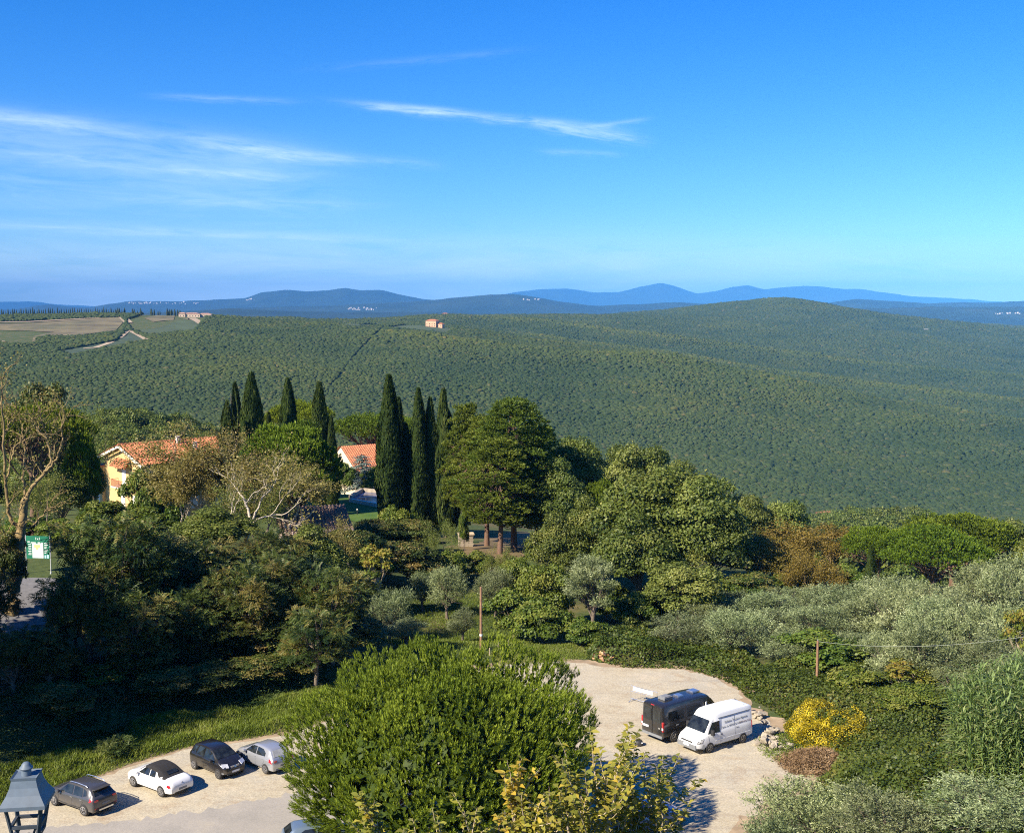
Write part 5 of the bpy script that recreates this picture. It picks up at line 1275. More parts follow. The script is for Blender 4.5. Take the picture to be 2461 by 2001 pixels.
bankline = [tuple(at_z(u, v)[:2]) for u, v in [(-80, 1692), (60, 1668), (140, 1645), (262, 1596), (400, 1556), (520, 1541), (606, 1524), (720, 1490), (780, 1465)]]
up = lambda k: [(x - 0.62 * k, y + 0.78 * k) for x, y in bankline]
blanket('bank_grass', bankline + up(5.5)[::-1], 60000, m_grass, 'sunlit green grass and weeds on the bank behind the parked cars', 'grass', 0.45, 1.6, 0.34, 0.04, 4, edge=0.9, lump=0.35, upright=True)
blanket('wood_undergrowth', up(5.0) + up(16)[::-1], 40000, m_ail, 'dark leafy undergrowth at the foot of the wood', 'undergrowth', 1.1, 1.8, 0.19, 0.09, 5, t0=0.38, lump=0.5)
blanket('garden_grass', g_poly([(760, 1235), (900, 1215), (1010, 1240), (1100, 1300), (1130, 1345), (1000, 1372), (880, 1372), (760, 1330)]), 26000, m_grass, 'green grass in the garden around the wooden pole', 'grass', 0.12, 1.5, 0.24, 0.05, 6, upright=True)
blanket('dry_grass', W_([(1040, 1388), (1010, 1362), (1110, 1345), (1200, 1335), (1235, 1372), (1160, 1380)]), 9000, m_grass, 'dried grass strip at the top edge of the gravel', 'grass', 0.15, 1.2, 0.24, 0.04, 7, t0=0.8, upright=True)
blanket('gravel_weeds', W_([(1570, 1540), (1640, 1520), (1700, 1560), (1690, 1590), (1610, 1590), (1585, 1575)]), 2600, m_grass, 'weeds growing between the stones right of the white van', 'weeds', 0.35, 0.8, 0.2, 0.06, 8)
# yellow flowering broom, one low mass
yel = [tuple(ground_at(u, v)[:2]) for u, v in [(1632, 1512), (1665, 1492), (1740, 1490), (1815, 1515), (1835, 1545), (1790, 1566), (1710, 1566), (1650, 1556)]]
blanket('flowering_broom', yel, 26000, m_broom, 'patch of yellow flowering shrub right of the white van', 'yellow flowers', 1.5, 1.0, 0.12, 0.07, 9, t0=0.44, edge=1.0, lump=0.5, tv=0.5)
# heap of brown cuttings
m_brown = leaf_mat('dead_leaves', (0.10, 0.06, 0.03), (0.24, 0.14, 0.07), (0.42, 0.29, 0.17), 0.1)
blanket('cuttings_heap', [tuple(ground_at(u, v)[:2]) for u, v in [(1612, 1582), (1650, 1566), (1730, 1562), (1762, 1582), (1740, 1610), (1690, 1622), (1640, 1612)]], 9000, m_brown, 'flat heap of reddish brown cuttings at the edge of the gravel', 'cuttings', 0.55, 1.2, 0.34, 0.04, 10, edge=1.2)
blanket('leaf_litter', up(8)[2:7] + up(20)[2:7][::-1], 12000, m_brown, 'fallen brown leaves under the dark woodland', 'leaf litter', 0.12, 1.0, 0.2, 0.14, 11)

# ------------------------------------------------------------------ reeds
rs = np.random.default_rng(77); lv = Leaves(); V = []; Fs = []; off = 0
rp = [tuple(ground_at(u, v)[:2]) for u, v in [(1975, 1600), (2010, 1570), (2090, 1540), (2200, 1520), (2260, 1620), (2190, 1668), (2080, 1660), (2010, 1640)]]
P = np.array(rp); lo, hi = P.min(0), P.max(0); q = rs.uniform(0, 1, (4000, 2)) * (hi - lo) + lo; q = q[in_poly(q[:, 0], q[:, 1], rp)][:760]
for x, y in q:
    z = float(terrain(np.array([x]), np.array([y]))[0]); H = rs.uniform(2.8, 4.6); lean = rs.normal(size=2) * 0.08
    p = np.array([[x + lean[0] * H * s * s, y + lean[1] * H * s * s, z + H * s] for s in (0, 0.4, 0.75, 1.0)])
    v, f = tube_np(p, 0.02, 3); V.append(v); Fs.append(f + off); off += len(v)
    n = 13; s = np.linspace(0.15, 1.0, n); a = np.arange(n) * pi + rs.uniform(0, 6.28) + rs.normal(size=n) * 0.4
    b = np.stack([x + lean[0] * H * s * s, y + lean[1] * H * s * s, z + H * s], -1); o = np.stack([np.cos(a), np.sin(a), np.zeros(n)], -1)
    t1 = 0.5 + 0.2 * rs.normal(size=n)
    A1 = unit(o * 0.8 + np.array([0, 0, 1.15])); L1 = rs.uniform(0.34, 0.52, n)
    lv.add(b, A1, np.cross(np.cross(A1, [0, 0, 1.0]), A1), L1, 0.095, t1)
    A2 = unit(o * 0.95 + np.array([0, 0, 0.0])); lv.add(b + A1 * (L1 * 0.85)[:, None], A2, np.cross(np.cross(A2, [0, 0, 1.0]), A2), L1 * 1.1, 0.075, t1 + 0.1)
rd = thing('reed_bed', (float(P[:, 0].mean()), float(P[:, 1].mean()), 0), 0, 'dense bed of tall green cane reeds at the right edge', 'reeds'); rd['kind'] = 'stuff'
o1 = obj('reed_leaves', lv.mesh('reed_leaves'), m_reed, rd); o2 = obj('reed_stalks', mesh_np('reed_stalks', np.concatenate(V), np.concatenate(Fs), True), m_reed, rd)
for o in (o1, o2): o.matrix_parent_inverse = Matrix.Translation(-rd.location); o['kind'] = 'stuff'

# ------------------------------------------------------------------ yellow leafed tree close to the viewer, rising into the bottom of the frame
rs = np.random.default_rng(91); V = []; Fs = []; off = 0; lv = Leaves()
Y0 = 19.0
def twig(p0, d0, L, r, leafy, n=16, sz=0.13):
    global off
    k = 10; pts = [np.array(p0, float)]; d = unit(np.array(d0, float))
    for i in range(k):
        d = unit(d + rs.normal(size=3) * 0.10 + np.array([0, 0, 0.06])); pts.append(pts[-1] + d * L / k)
    pts = np.array(pts); v, f = tube_np(pts, r * np.linspace(1, 0.25, k + 1), 5); V.append(v); Fs.append(f + off); off += len(v)
    if leafy:
        n = int(n * L); s = np.sort(rs.uniform(0.12, 1.0, n)) * k; i0 = np.minimum(s.astype(int), k - 1); fr = (s - i0)[:, None]
        b = pts[i0] * (1 - fr) + pts[i0 + 1] * fr
        a = np.arange(n) * 2.4 + rs.uniform(0, 6.28); o = np.stack([np.cos(a), np.sin(a), rs.uniform(-0.45, 0.5, n)], -1); o = unit(o + d * 0.35)
        yel = leafy - 1.0
        lv.add(b, o, np.array([0, 0, 1.0]) + sph(rs, n) * 0.55, sz * rs.uniform(0.7, 1.25, n), sz * 0.62 * rs.uniform(0.8, 1.15, n), 0.42 + yel + 0.2 * rs.normal(size=n))
    return pts
base = np.array([at_y(1220, 1700, Y0)[0], Y0, float(terrain(np.array([3.0]), np.array([Y0]))[0])])
zt = at_y(1220, 1700, Y0)[2]
trunk = twig(base, (0.0, 0.02, 1), zt - base[2] - 1.2, 0.10, 0)
ends = [(1052, 1598, 1.45), (1250, 1545, 1.05), (1215, 1590, 1.0), (1180, 1610, 1.0), (1290, 1560, 1.05), (1320, 1548, 1.1), (1275, 1600, 1.02), (1150, 1640, 1.0), (1410, 1622, 1.0), (1385, 1585, 0.9), (1360, 1650, 1.2), (1330, 1640, 1.1), (1100, 1680, 1.1), (1065, 1660, 1.4), (1240, 1650, 1.0),
        (1200, 1660, 1.0), (1300, 1660, 1.05), (1020, 1695, 0.95), (960, 1690, 0.9), (905, 1700, 0.85), (1140, 1700, 1.05), (1395, 1680, 1.3), (1180, 1690, 1.1), (1420, 1715, 1.0), (760, 1690, 0.9), (745, 1665, 0.95), (850, 1712, 0.85), (1260, 1700, 1.0), (1320, 1700, 1.05), (1350, 1705, 1.1), (1090, 1720, 1.0)]
for u, v, yl in ends:
    Yq = Y0 + rs.uniform(-1.2, 1.2); e = at_y(u, v, Yq); s = trunk[rs.integers(6, 11)]
    st = e * 0.62 + s * 0.38 - np.array([0, 0, 0.25]); st2 = np.array([st[0] * 0.35 + e[0] * 0.65, st[1], min(st[2], e[2] - 0.7)])
    v_, f_ = tube_np(np.array([s, (s + st2) / 2 - np.array([0, 0, 0.1]), st2]), [0.04, 0.03, 0.02], 5); V.append(v_); Fs.append(f_ + off); off += len(v_)
    L = np.linalg.norm(e - st2); twig(st2, e - st2, L, 0.016, yl, 34)
    for _ in range(5):
        w = st2 + (e - st2) * rs.uniform(0.0, 0.6); twig(w, (e - st2) / L + sph(rs, 1)[0] * 0.7, L * rs.uniform(0.4, 0.75), 0.010, yl, 30)
yt = thing('yellow_tree', tuple(base), 0, 'yellowing leafy tree top close to the viewer at the bottom', 'tree')
# the 300 leaves that show largest are parts of their own, the rest stay together
LP, LA, LN = (np.concatenate(x) for x in (lv.P, lv.A, lv.N)); LL, LW, LT = (np.concatenate(x) for x in (lv.L, lv.W, lv.T))
uu, vv = proj(LP[:, 0], LP[:, 1], LP[:, 2]); inside = (uu > 0) & (uu < 2130) & (vv < 1725)
facing = np.abs((LN * unit(LP - np.array([0, 0, CAMZ]))).sum(1)); size = LL * LW * (0.3 + facing) / LP[:, 1] ** 2 * inside
big = np.zeros(len(LP), bool); big[np.argsort(-size)[:300]] = True
leaf_me = []
for i in range(5):
    prof = [(0.0, 0.02), (0.12, 0.10), (0.35, 0.46), (0.55, 0.50), (0.78, 0.30), (1.0, 0.01)]
    V_ = []; F_ = []
    for x, w in prof: V_ += [(x, w, 0.10 * w - 0.16 * x * x), (x, 0, -0.16 * x * x), (x, -w, 0.10 * w - 0.16 * x * x)]
    for k in range(5): F_ += [(3 * k, 3 * k + 3, 3 * k + 4, 3 * k + 1), (3 * k + 1, 3 * k + 4, 3 * k + 5, 3 * k + 2)]
    me = mesh_np('leaf', np.array(V_), np.array(F_), True); attr(me, 'tint', np.full(len(V_), 0.2 + 0.19 * i)); me.materials.append(m_yellow); leaf_me.append(me)
for i in np.nonzero(big)[0]:
    a_ = LA[i]; b_ = unit(np.cross(a_, LN[i])); n_ = np.cross(b_, a_)
    n_ = n_ if n_[2] > 0 else -n_
    M = Matrix(((a_[0], b_[0], n_[0], LP[i][0] - base[0]), (a_[1], b_[1], n_[1], LP[i][1] - base[1]), (a_[2], b_[2], n_[2], LP[i][2] - base[2]), (0, 0, 0, 1))) @ Matrix.Diagonal((LL[i] * 1.1, LW[i] * 1.05, LL[i], 1))
    o = bpy.data.objects.new('leaf', leaf_me[int(np.clip(LT[i] * 5, 0, 4))]); link(o); o.parent = yt; o.matrix_local = M
lv.P, lv.A, lv.N, lv.L, lv.W, lv.T = ([x[~big]] for x in (LP, LA, LN, LL, LW, LT))
for nm, me, mt in (('trunk', mesh_np('trunk', np.concatenate(V), np.concatenate(Fs), True), m_bark_pale), ('crown', lv.mesh('crown', 0.2), m_yellow)):
    o = obj(nm, me, mt, yt); o.matrix_parent_inverse = Matrix.Translation(-Vector(base))
    if nm == 'crown': o['kind'] = 'stuff'
# ------------------------------------------------------------------ buildings
m_wall_y = plain('yellow_plaster', (0.62, 0.44, 0.20), 0.85, var=0.08, scale=1.2, dirt=(0.52, 0.36, 0.18))
m_wall_c = plain('cream_plaster', (0.72, 0.62, 0.42), 0.85, var=0.08, scale=1.2)
m_wall_g = plain('grey_plaster', (0.42, 0.36, 0.26), 0.85, var=0.12, scale=1.0)
m_trim = plain('white_trim', (0.75, 0.68, 0.58), 0.7, var=0.06)
m_tile = plain('terracotta_tiles', (0.46, 0.17, 0.08), 0.85, var=0.42, scale=2.2)
m_tile_o = plain('old_roof_tiles', (0.22, 0.15, 0.11), 0.9, var=0.35, scale=2.0)
m_shut = plain('white_shutter', (0.78, 0.76, 0.72), 0.6, var=0.05)
m_rail = plain('red_balcony_rail', (0.36, 0.10, 0.06), 0.6, var=0.15)
m_brick = plain('red_brick_wall', (0.42, 0.20, 0.12), 0.9, var=0.2, scale=0.8)
m_dark = plain('dark_opening', (0.03, 0.028, 0.026), 0.6, var=0.3)
m_stone = plain('rough_stone', (0.36, 0.30, 0.22), 0.9, var=0.3, scale=1.5)
m_glass = glassy('window_glass')
def tiled_slope(a, b, c, d, pitch=0.46, lift=0.19, rows=0.5):
    """curved tiles over a slope: a-b eave, d-c ridge. Ribs run from eave to ridge, stepped in courses"""
    a, b, c, d = map(np.array, (a, b, c, d))
    n = max(3, int(np.linalg.norm(b - a) / pitch)); m = max(2, int(np.linalg.norm(d - a) / rows))
    nr = np.cross(b - a, d - a); nr = nr / np.linalg.norm(nr); nr = nr if nr[2] > 0 else -nr
    V, Fs = [], []
    K = n * 4 + 1
    for j in range(m):
        for e in (0, 1):
            f = (j + e) / m
            for i in range(K):
                s = i / (K - 1); p = (a * (1 - s) + b * s) * (1 - f) + (d * (1 - s) + c * s) * f
                h = lift * (0.55 + 0.45 * cos(2 * pi * i / 4)) + (0.05 if e == 0 else 0.0)
                V.append(p + nr * h)
        o = j * 2 * K
        for i in range(K - 1): Fs.append((o + i, o + i + 1, o + K + i + 1, o + K + i))
        if j:
            q = (j - 1) * 2 * K + K
            for i in range(K - 1): Fs.append((q + i, q + i + 1, o + i + 1, o + i))
    return V, Fs
def frame(ex, ey, o):
    """local (along, across, up) -> world"""
    ex = np.array([*ex, 0.0]); ey = np.array([*ey, 0.0]); o = np.array(o)
    return lambda a, b, z: Vector(o + ex * a + ey * b + np.array([0, 0, z]))
def block(name, L, pts, z0, z1, mat, parent):
    """vertical wall ring with thickness 0.3 from a closed plan outline (local pts)"""
    mb = MB(); n = len(pts)
    mb.add([L(a, b, z0) for a, b in pts] + [L(a, b, z1) for a, b in pts], [(i, (i + 1) % n, n + (i + 1) % n, n + i) for i in range(n)] + [tuple(range(n, 2 * n))])
    return mb.build(name, mat, parent)
def opening(L, a0, a1, b, z0, z1, axis, parent, name='window', frame_mat=None, fill=None, out=0.05, shutters=True):
    """window standing 5 cm proud of a wall: frame > pane. axis 'b': wall at constant b spanning a; axis 'a': wall at constant a spanning b"""
    P = (lambda s, o, z: L(s, b + o, z)) if axis == 'b' else (lambda s, o, z: L(b + o, s, z))
    fr = MB()
    def slab(mb, s0, s1, y0, y1, o0, o1):
        mb.add([P(s, o, z) for s in (s0, s1) for o in (o0, o1) for z in (y0, y1)], [(0, 1, 3, 2), (4, 6, 7, 5), (0, 4, 5, 1), (2, 3, 7, 6), (0, 2, 6, 4), (1, 5, 7, 3)])
    w = 0.09
    for s0, s1, y0, y1 in ((a0, a1, z0 - w, z0), (a0, a1, z1, z1 + w), (a0 - w, a0, z0 - w, z1 + w), (a1, a1 + w, z0 - w, z1 + w)): slab(fr, s0, s1, y0, y1, -0.02 * np.sign(out), out)
    f = fr.build(name, frame_mat or m_trim, parent)
    pn = MB(); slab(pn, a0 + 0.002, a1 - 0.002, z0 + 0.002, z1 - 0.002, -0.02 * np.sign(out), out * 0.45); pn.build('shutter' if fill is m_shut else 'pane', fill or m_glass, f)
    return f
def adopt(o, root):
    o.parent = root; o.matrix_parent_inverse = Matrix.Translation(-root.location)
# --- the yellow villa
phi = radians(42)
ex, ey = (cos(phi), sin(phi)), (sin(phi), -cos(phi))
o = at_y(222, 1040, 178.0)
zb = -4.0
L = frame(ex, ey, (o[0], o[1], 0))
villa = thing('villa', (0, 0, 0), 0, 'yellow three storey villa with terracotta roofs behind the drying trees', 'house')
Wg = 13.2; LEN = 17.0; EH = 6.3; RH = 8.3
wl_ = MB(); 
pl = [(0, 0), (0, Wg), (LEN, Wg), (LEN, 0)]
wl_.add([L(a, b, zb) for a, b in pl] + [L(0, 0, EH), L(0, Wg, EH), L(LEN, Wg, EH), L(LEN, 0, EH), L(0, Wg / 2, RH), L(LEN, Wg / 2, RH)],
        [(0, 1, 5, 8, 4), (1, 2, 6, 5), (3, 0, 4, 7), (2, 3, 7, 9, 6)])
wl_.build('wall', m_wall_y, villa)
ov = 0.9
rf = MB()
for b0, b1 in ((Wg + ov, Wg / 2), (-ov, Wg / 2)):
    ze = EH - ov * (RH - EH) / (Wg / 2) + 0.12
    rf.add(*tiled_slope(L(-ov, b0, ze), L(LEN + ov, b0, ze), L(LEN + ov, b1, RH + 0.12), L(-ov, b1, RH + 0.12)))
roof = rf.build('roof', m_tile, villa)
rd_ = MB(); rd_.tube([L(-ov, Wg / 2, RH + 0.22), L(LEN + ov, Wg / 2, RH + 0.22)], 0.16, 8); rd_.build('ridge_tiles', m_tile, roof)
for a, b, s in ((8.0, Wg / 2 + 1.0, 0.6), (9.5, Wg / 2 + 3.4, 0.5)):
    ch = MB(); zc_ = RH - abs(b - Wg / 2) * (RH - EH) / (Wg / 2)
    ch.add(*[(lambda c: (c, [(0, 1, 3, 2), (4, 6, 7, 5), (0, 4, 5, 1), (2, 3, 7, 6), (0, 2, 6, 4), (1, 5, 7, 3)]))([L(a + dx, b + dy, z) for dx in (-s / 2, s / 2) for dy in (-s / 2, s / 2) for z in (zc_ - 0.2, zc_ + 1.2)])][0])
    ch.build('chimney', m_trim, roof)
bb = MB()   # barge boards on the gable
for b0, z0_ in ((-ov, EH - ov * (RH - EH) / (Wg / 2)), (Wg + ov, EH - ov * (RH - EH) / (Wg / 2))):
    bb.add([L(-ov - 0.03, b0, z0_ - 0.25), L(-ov - 0.03, b0, z0_ + 0.1), L(-ov - 0.03, Wg / 2, RH + 0.1), L(-ov - 0.03, Wg / 2, RH - 0.25), L(-ov + 0.12, b0, z0_ - 0.25), L(-ov + 0.12, b0, z0_ + 0.1), L(-ov + 0.12, Wg / 2, RH + 0.1), L(-ov + 0.12, Wg / 2, RH - 0.25)],
           [(0, 1, 2, 3), (7, 6, 5, 4), (0, 4, 5, 1), (1, 5, 6, 2), (2, 6, 7, 3), (3, 7, 4, 0)])
bb.build('barge_board', m_trim, villa)
cn = MB(); cn.add(*tiled_slope(L(-1.1, 4.0, 5.1), L(-1.1, 9.4, 5.1), L(-0.02, 8.9, 6.3), L(-0.02, 4.5, 6.3))); cn.build('canopy_roof', m_tile, villa)
for (b0, b1, z0, z1) in ((5.9, 7.1, 2.4, 4.7), (9.2, 10.2, 2.4, 4.6), (5.4, 6.6, -1.0, 1.3), (9.2, 10.2, -1.0, 1.2), (5.4, 6.6, -3.4, -1.8)):
    opening(L, b0, b1, 0.0, z0, z1, 'a', villa, 'balcony_door', fill=m_shut, out=-0.06)
for z in (2.3, -1.1):
    bl = MB(); bl.add([L(a, b, q) for a in (-1.2, 0.0) for b in (4.4, 8.0) for q in (z - 0.18, z)], [(0, 1, 3, 2), (4, 6, 7, 5), (0, 4, 5, 1), (2, 3, 7, 6), (0, 2, 6, 4), (1, 5, 7, 3)])
    bl_o = bl.build('balcony', m_trim, villa)
    rl = MB()
    rl.bar(L(-1.15, 4.45, z + 1.0), L(-1.15, 7.95, z + 1.0), 0.07); rl.bar(L(-1.15, 4.45, z + 1.0), L(0, 4.45, z + 1.0), 0.07); rl.bar(L(-1.15, 7.95, z + 1.0), L(0, 7.95, z + 1.0), 0.07)
    rl.build('railing', m_rail, bl_o)
    for k in range(12): q = MB(); q.bar(L(-1.15, 4.5 + k * 0.31, z), L(-1.15, 4.5 + k * 0.31, z + 0.97), 0.12, 0.05); q.build('baluster', m_rail, bl_o)
for a0 in (3.0, 7.0, 11.0):
    opening(L, a0, a0 + 1.1, Wg, 2.6, 4.2, 'b', villa, 'window', fill=m_glass, out=0.06)
    opening(L, a0, a0 + 1.1, Wg, -0.8, 0.8, 'b', villa, 'window', fill=m_shut, out=0.06)
# narrow stair block at the left and the lower wing
sb = block('stair_block', L, [(-0.6, -2.6), (-0.6, -0.01), (4.0, -0.01), (4.0, -2.6)], zb, 4.6, m_wall_y, villa)
opening(L, -1.7, -0.9, -0.6, 1.2, 3.0, 'a', villa, 'window', fill=m_shut, out=-0.06); opening(L, -1.7, -0.9, -0.6, -1.6, 0.2, 'a', villa, 'window', fill=m_shut, out=-0.06)
cp = MB(); cp.add([L(a, b, z) for a in (-0.75, 4.1) for b in (-2.75, -0.01) for z in (4.61, 4.8)], [(0, 1, 3, 2), (4, 6, 7, 5), (0, 4, 5, 1), (2, 3, 7, 6), (0, 2, 6, 4), (1, 5, 7, 3)]); cp.build('coping', m_tile, villa)
lw = block('low_wing', L, [(1.0, -9.0), (1.0, -2.62), (6.0, -2.62), (6.0, -9.0)], zb, 0.4, m_wall_g, villa)
opening(L, -4.6, -3.4, 1.0, -3.2, -1.4, 'a', villa, 'door', fill=m_dark, out=-0.06)
# farther wings: a second and a third roof rising behind the trees
for (a0, a1, b0, b1, eh, rh) in ((LEN + 0.02, LEN + 7, 1.0, Wg - 2.0, 6.4, 8.4),):
    w2 = MB(); mid_ = (b0 + b1) / 2
    w2.add([L(a, b, z) for z in (zb, eh) for a, b in ((a0, b0), (a0, b1), (a1, b1), (a1, b0))] + [L(a0, mid_, rh), L(a1, mid_, rh)], [(0, 1, 5, 8, 4), (1, 2, 6, 5), (3, 0, 4, 7), (2, 3, 7, 9, 6)])
    w2.build('wing_wall', m_wall_y, villa)
    r2 = MB()
    for bb0 in (b1 + 0.7, b0 - 0.7):
        ze = eh - 0.7 * (rh - eh) / ((b1 - b0) / 2) + 0.12
        r2.add(*tiled_slope(L(a0 - 0.4, bb0, ze), L(a1 + 0.7, bb0, ze), L(a1 + 0.7, mid_, rh + 0.12), L(a0 - 0.4, mid_, rh + 0.12)))
    r2.build('wing_roof', m_tile, villa)
# --- the cream gabled house by the pool
o = at_y(682, 990, 228.0); phi = radians(35); ex, ey = (cos(phi), sin(phi)), (sin(phi), -cos(phi))
L = frame(ex, ey, (o[0], o[1], 0)); zb = -12.0
ch_ = thing('cream_house', (0, 0, 0), 0, 'cream gabled house with an orange tiled roof behind the pool', 'house')
Wg, LEN, EH, RH = 12.0, 14, -1.6, 2.3
w2 = MB(); w2.add([L(a, b, z) for z in (zb, EH) for a, b in ((0, 0), (0, Wg), (LEN, Wg), (LEN, 0))] + [L(0, Wg / 2, RH), L(LEN, Wg / 2, RH)], [(0, 1, 5, 8, 4), (1, 2, 6, 5), (3, 0, 4, 7), (2, 3, 7, 9, 6)])
w2.build('wall', m_wall_c, ch_)
r2 = MB()
for b0 in (Wg + 0.7, -0.7):
    ze = EH - 0.7 * (RH - EH) / (Wg / 2) + 0.12
    r2.add(*tiled_slope(L(-0.3, b0, ze), L(LEN + 0.5, b0, ze), L(LEN + 0.5, Wg / 2, RH + 0.12), L(-0.3, Wg / 2, RH + 0.12)))
r2.build('roof', m_tile, ch_)
p2 = MB(); p2.add(*tiled_slope(L(-2.4, -0.4, -2.6), L(-2.4, 4.8, -2.6), L(-0.02, 4.8, -1.0), L(-0.02, -0.4, -1.0))); p2.build('porch_roof', m_tile, ch_)
vt = MB(); vt.add([L(a, b, z) for a in (-0.05, 0.02) for b in (5.2, 6.1) for z in (0.3, 0.65)], [(0, 1, 3, 2), (4, 6, 7, 5), (0, 4, 5, 1), (2, 3, 7, 6), (0, 2, 6, 4), (1, 5, 7, 3)]); vt.build('vent', m_dark, ch_)
# --- low stone shed with old tiles in the shade
o = at_y(690, 1140, 126.0); zb = float(terrain(np.array([o[0]]), np.array([o[1]]))[0])
ex, ey = (0.96, 0.28), (-0.28, 0.96); L = frame(ex, ey, (o[0], o[1], 0))
sh = thing('stone_shed', (0, 0, 0), 0, 'low stone shed with a roof of old tiles beside the lawn', 'shed')
block('wall', L, [(-5, -0.0), (2.0, -0.0), (2.0, 7), (-5, 7)], zb - 1, zb + 3.0, m_stone, sh)
r2 = MB(); r2.add(*tiled_slope(L(-5.4, -0.5, zb + 2.9), L(2.5, -0.5, zb + 2.9), L(2.5, 7.3, zb + 4.8), L(-5.4, 7.3, zb + 4.8), 0.4)); r2.build('roof', m_tile_o, sh)
et = MB()
for k in range(20): p = L(-5.2 + 0.4 * k, -0.52, zb + 3.0); et.tube([p, p + Vector((ey[0], ey[1], 0.25)) * 0.9], 0.12, 6)
et.build('eave_tiles', plain('pale_eave_tiles', (0.55, 0.42, 0.33), 0.85, var=0.25), sh)
# --- the pool set in the lawn
lawn = [tuple(at_z(u, v, -2.0)[:2]) for u, v in [(560, 1020), (700, 1015), (800, 1016), (830, 1040), (825, 1090), (760, 1090), (690, 1078), (640, 1080), (560, 1070)]]
def lz(u, v): return at_z(u, v, -1.9)
drape('lawn', lawn, 0.05, 1.2, m_lawn)
m_water, nt = nodes_of('pool_water'); t = NT(nt)
co = t.n('ShaderNodeTexCoord').outputs['Object']
b_ = t.bsdf((0.004, 0.035, 0.16), 0.08, 0, 0.5, bump=t.noise(1.6, 3, 0.5, co), bstr=0.15, bdist=0.05); t.out(b_)
cs = [lz(u, v) for u, v in [(733, 1041), (757, 1026), (806, 1031), (800, 1053)]]
def gz(p, dz): return Vector((p[0], p[1], p[2] + dz))
pool = thing('swimming_pool', tuple(cs[0]), 0, 'small blue swimming pool with a stone surround in the lawn', 'pool')
zp = max(c[2] for c in cs) + 0.12
q = MB(); q.add([(c[0], c[1], zp) for c in cs], [(0, 1, 2, 3)]); wo_ = q.build('water_surface', m_water); adopt(wo_, pool)
for i in range(4):
    a, b = Vector((*cs[i][:2], 0)), Vector((*cs[(i + 1) % 4][:2], 0)); q = MB(); hi = 0.55 if i in (0, 1) else 0.08
    d = (b - a).normalized(); nrm = Vector((d.y, -d.x, 0)) * 0.35
    c_ = sum((Vector((*c[:2], 0)) for c in cs), Vector()) / 4
    if (a + b).lerp(c_ * 2, 0.0).dot(nrm) * 0.5 < c_.dot(nrm): nrm = -nrm
    q.prism([a + Vector((0, 0, zp - 0.6)), b + Vector((0, 0, zp - 0.6)), b + Vector((0, 0, zp + hi)), a + Vector((0, 0, zp + hi))], nrm * 0.05, nrm * 1.3)
    k_ = q.build('pool_wall' if hi > 0.5 else 'pool_kerb', m_stone if hi > 0.5 else m_trim); adopt(k_, pool)
for u, v in ((720, 1083), (745, 1073), (727, 1022)):
    g = ground_at(u, v); lt = thing('garden_light', tuple(g), 0, {720: 'garden bollard light at the front of the lawn', 745: 'garden bollard light nearest the pool', 727: 'garden bollard light at the back of the lawn'}[u], 'garden light', 'garden lights on the lawn')
    q = MB(); q.lathe([(0.06, 0), (0.06, 0.7)], 8); q.build('post', m_dark, lt); q = MB(); q.lathe([(0.09, 0.7), (0.11, 0.82), (0.05, 0.9)], 8); q.build('cap', m_trim, lt)
g = ground_at(738, 1020); fp = thing('flower_pot', tuple(g), 0, 'white flower pot at the back edge of the pool lawn', 'pot')
q = MB(); q.lathe([(0.26, 0), (0.42, 0.6), (0.46, 0.62), (0.44, 0.7), (0.36, 0.68)], 10); q.build('body', m_shut, fp, 40)
# --- farmhouse on the far ridge, villa at the end of the cypress row, lone houses
def far_house(name, u, v, parts, mat, label, rz=0.3, roof_mat=None):
    g = ground_at(u, v); h = thing(name, tuple(g), rz, label, 'house')
    for (x, y, w, d, hh, rh) in parts:
        q = MB(); q.add([(x + a, y + b, z) for z in (-4, hh) for a, b in ((-w / 2, -d / 2), (w / 2, -d / 2), (w / 2, d / 2), (-w / 2, d / 2))], [(0, 1, 5, 4), (1, 2, 6, 5), (2, 3, 7, 6), (3, 0, 4, 7)]); q.build('wall', mat, h)
        q = MB(); e = 0.6
        q.add([(x - w / 2 - e, y - d / 2 - e, hh), (x + w / 2 + e, y - d / 2 - e, hh), (x + w / 2 + e, y + d / 2 + e, hh), (x - w / 2 - e, y + d / 2 + e, hh), (x - w / 4, y, hh + rh), (x + w / 4, y, hh + rh)], [(0, 1, 5, 4), (1, 2, 5), (2, 3, 4, 5), (3, 0, 4), (3, 2, 1, 0)])
        q.build('roof', roof_mat or m_tile, h)
        for i in range(max(1, int(w // 4))):
            for k in range(max(1, int(hh // 3.4))):
                xx = x - w / 2 + (i + 0.5) * w / max(1, int(w // 4)); z = 1.2 + 3.2 * k
                q = MB(); q.box((xx, y - d / 2 - 0.04, z + 0.7), (1.1, 0.12, 1.5)); q.build('window', m_dark, h)
    return h
m_far_wall = plain('warm_stone_wall', (0.62, 0.36, 0.22), 0.9, var=0.1, scale=0.2)
far_house('farmhouse', 902, 682, [(0, 0, 17, 14, 10, 2.2), (13, 1, 9, 9, 5, 1.6)], m_far_wall, 'square brick farmhouse standing alone on the far wooded ridge', -0.35)
far_house('hill_villa', 400, 661, [(0, 0, 26, 10, 5, 1.6), (20, 3, 20, 9, 4.5, 1.5), (-14, -2, 10, 9, 5.5, 1.6)], plain('pale_stone_wall', (0.55, 0.42, 0.30), 0.9, scale=0.3), 'long stone villa at the right end of the far cypress row', 0.1, plain('pinkish_far_roof', (0.45, 0.26, 0.18), 0.9))
far_house('hamlet_house', 928, 651, [(0, 0, 14, 9, 4, 1.5)], m_wall_c, 'tiny pale house on the crest above the farmhouse', 0.2)
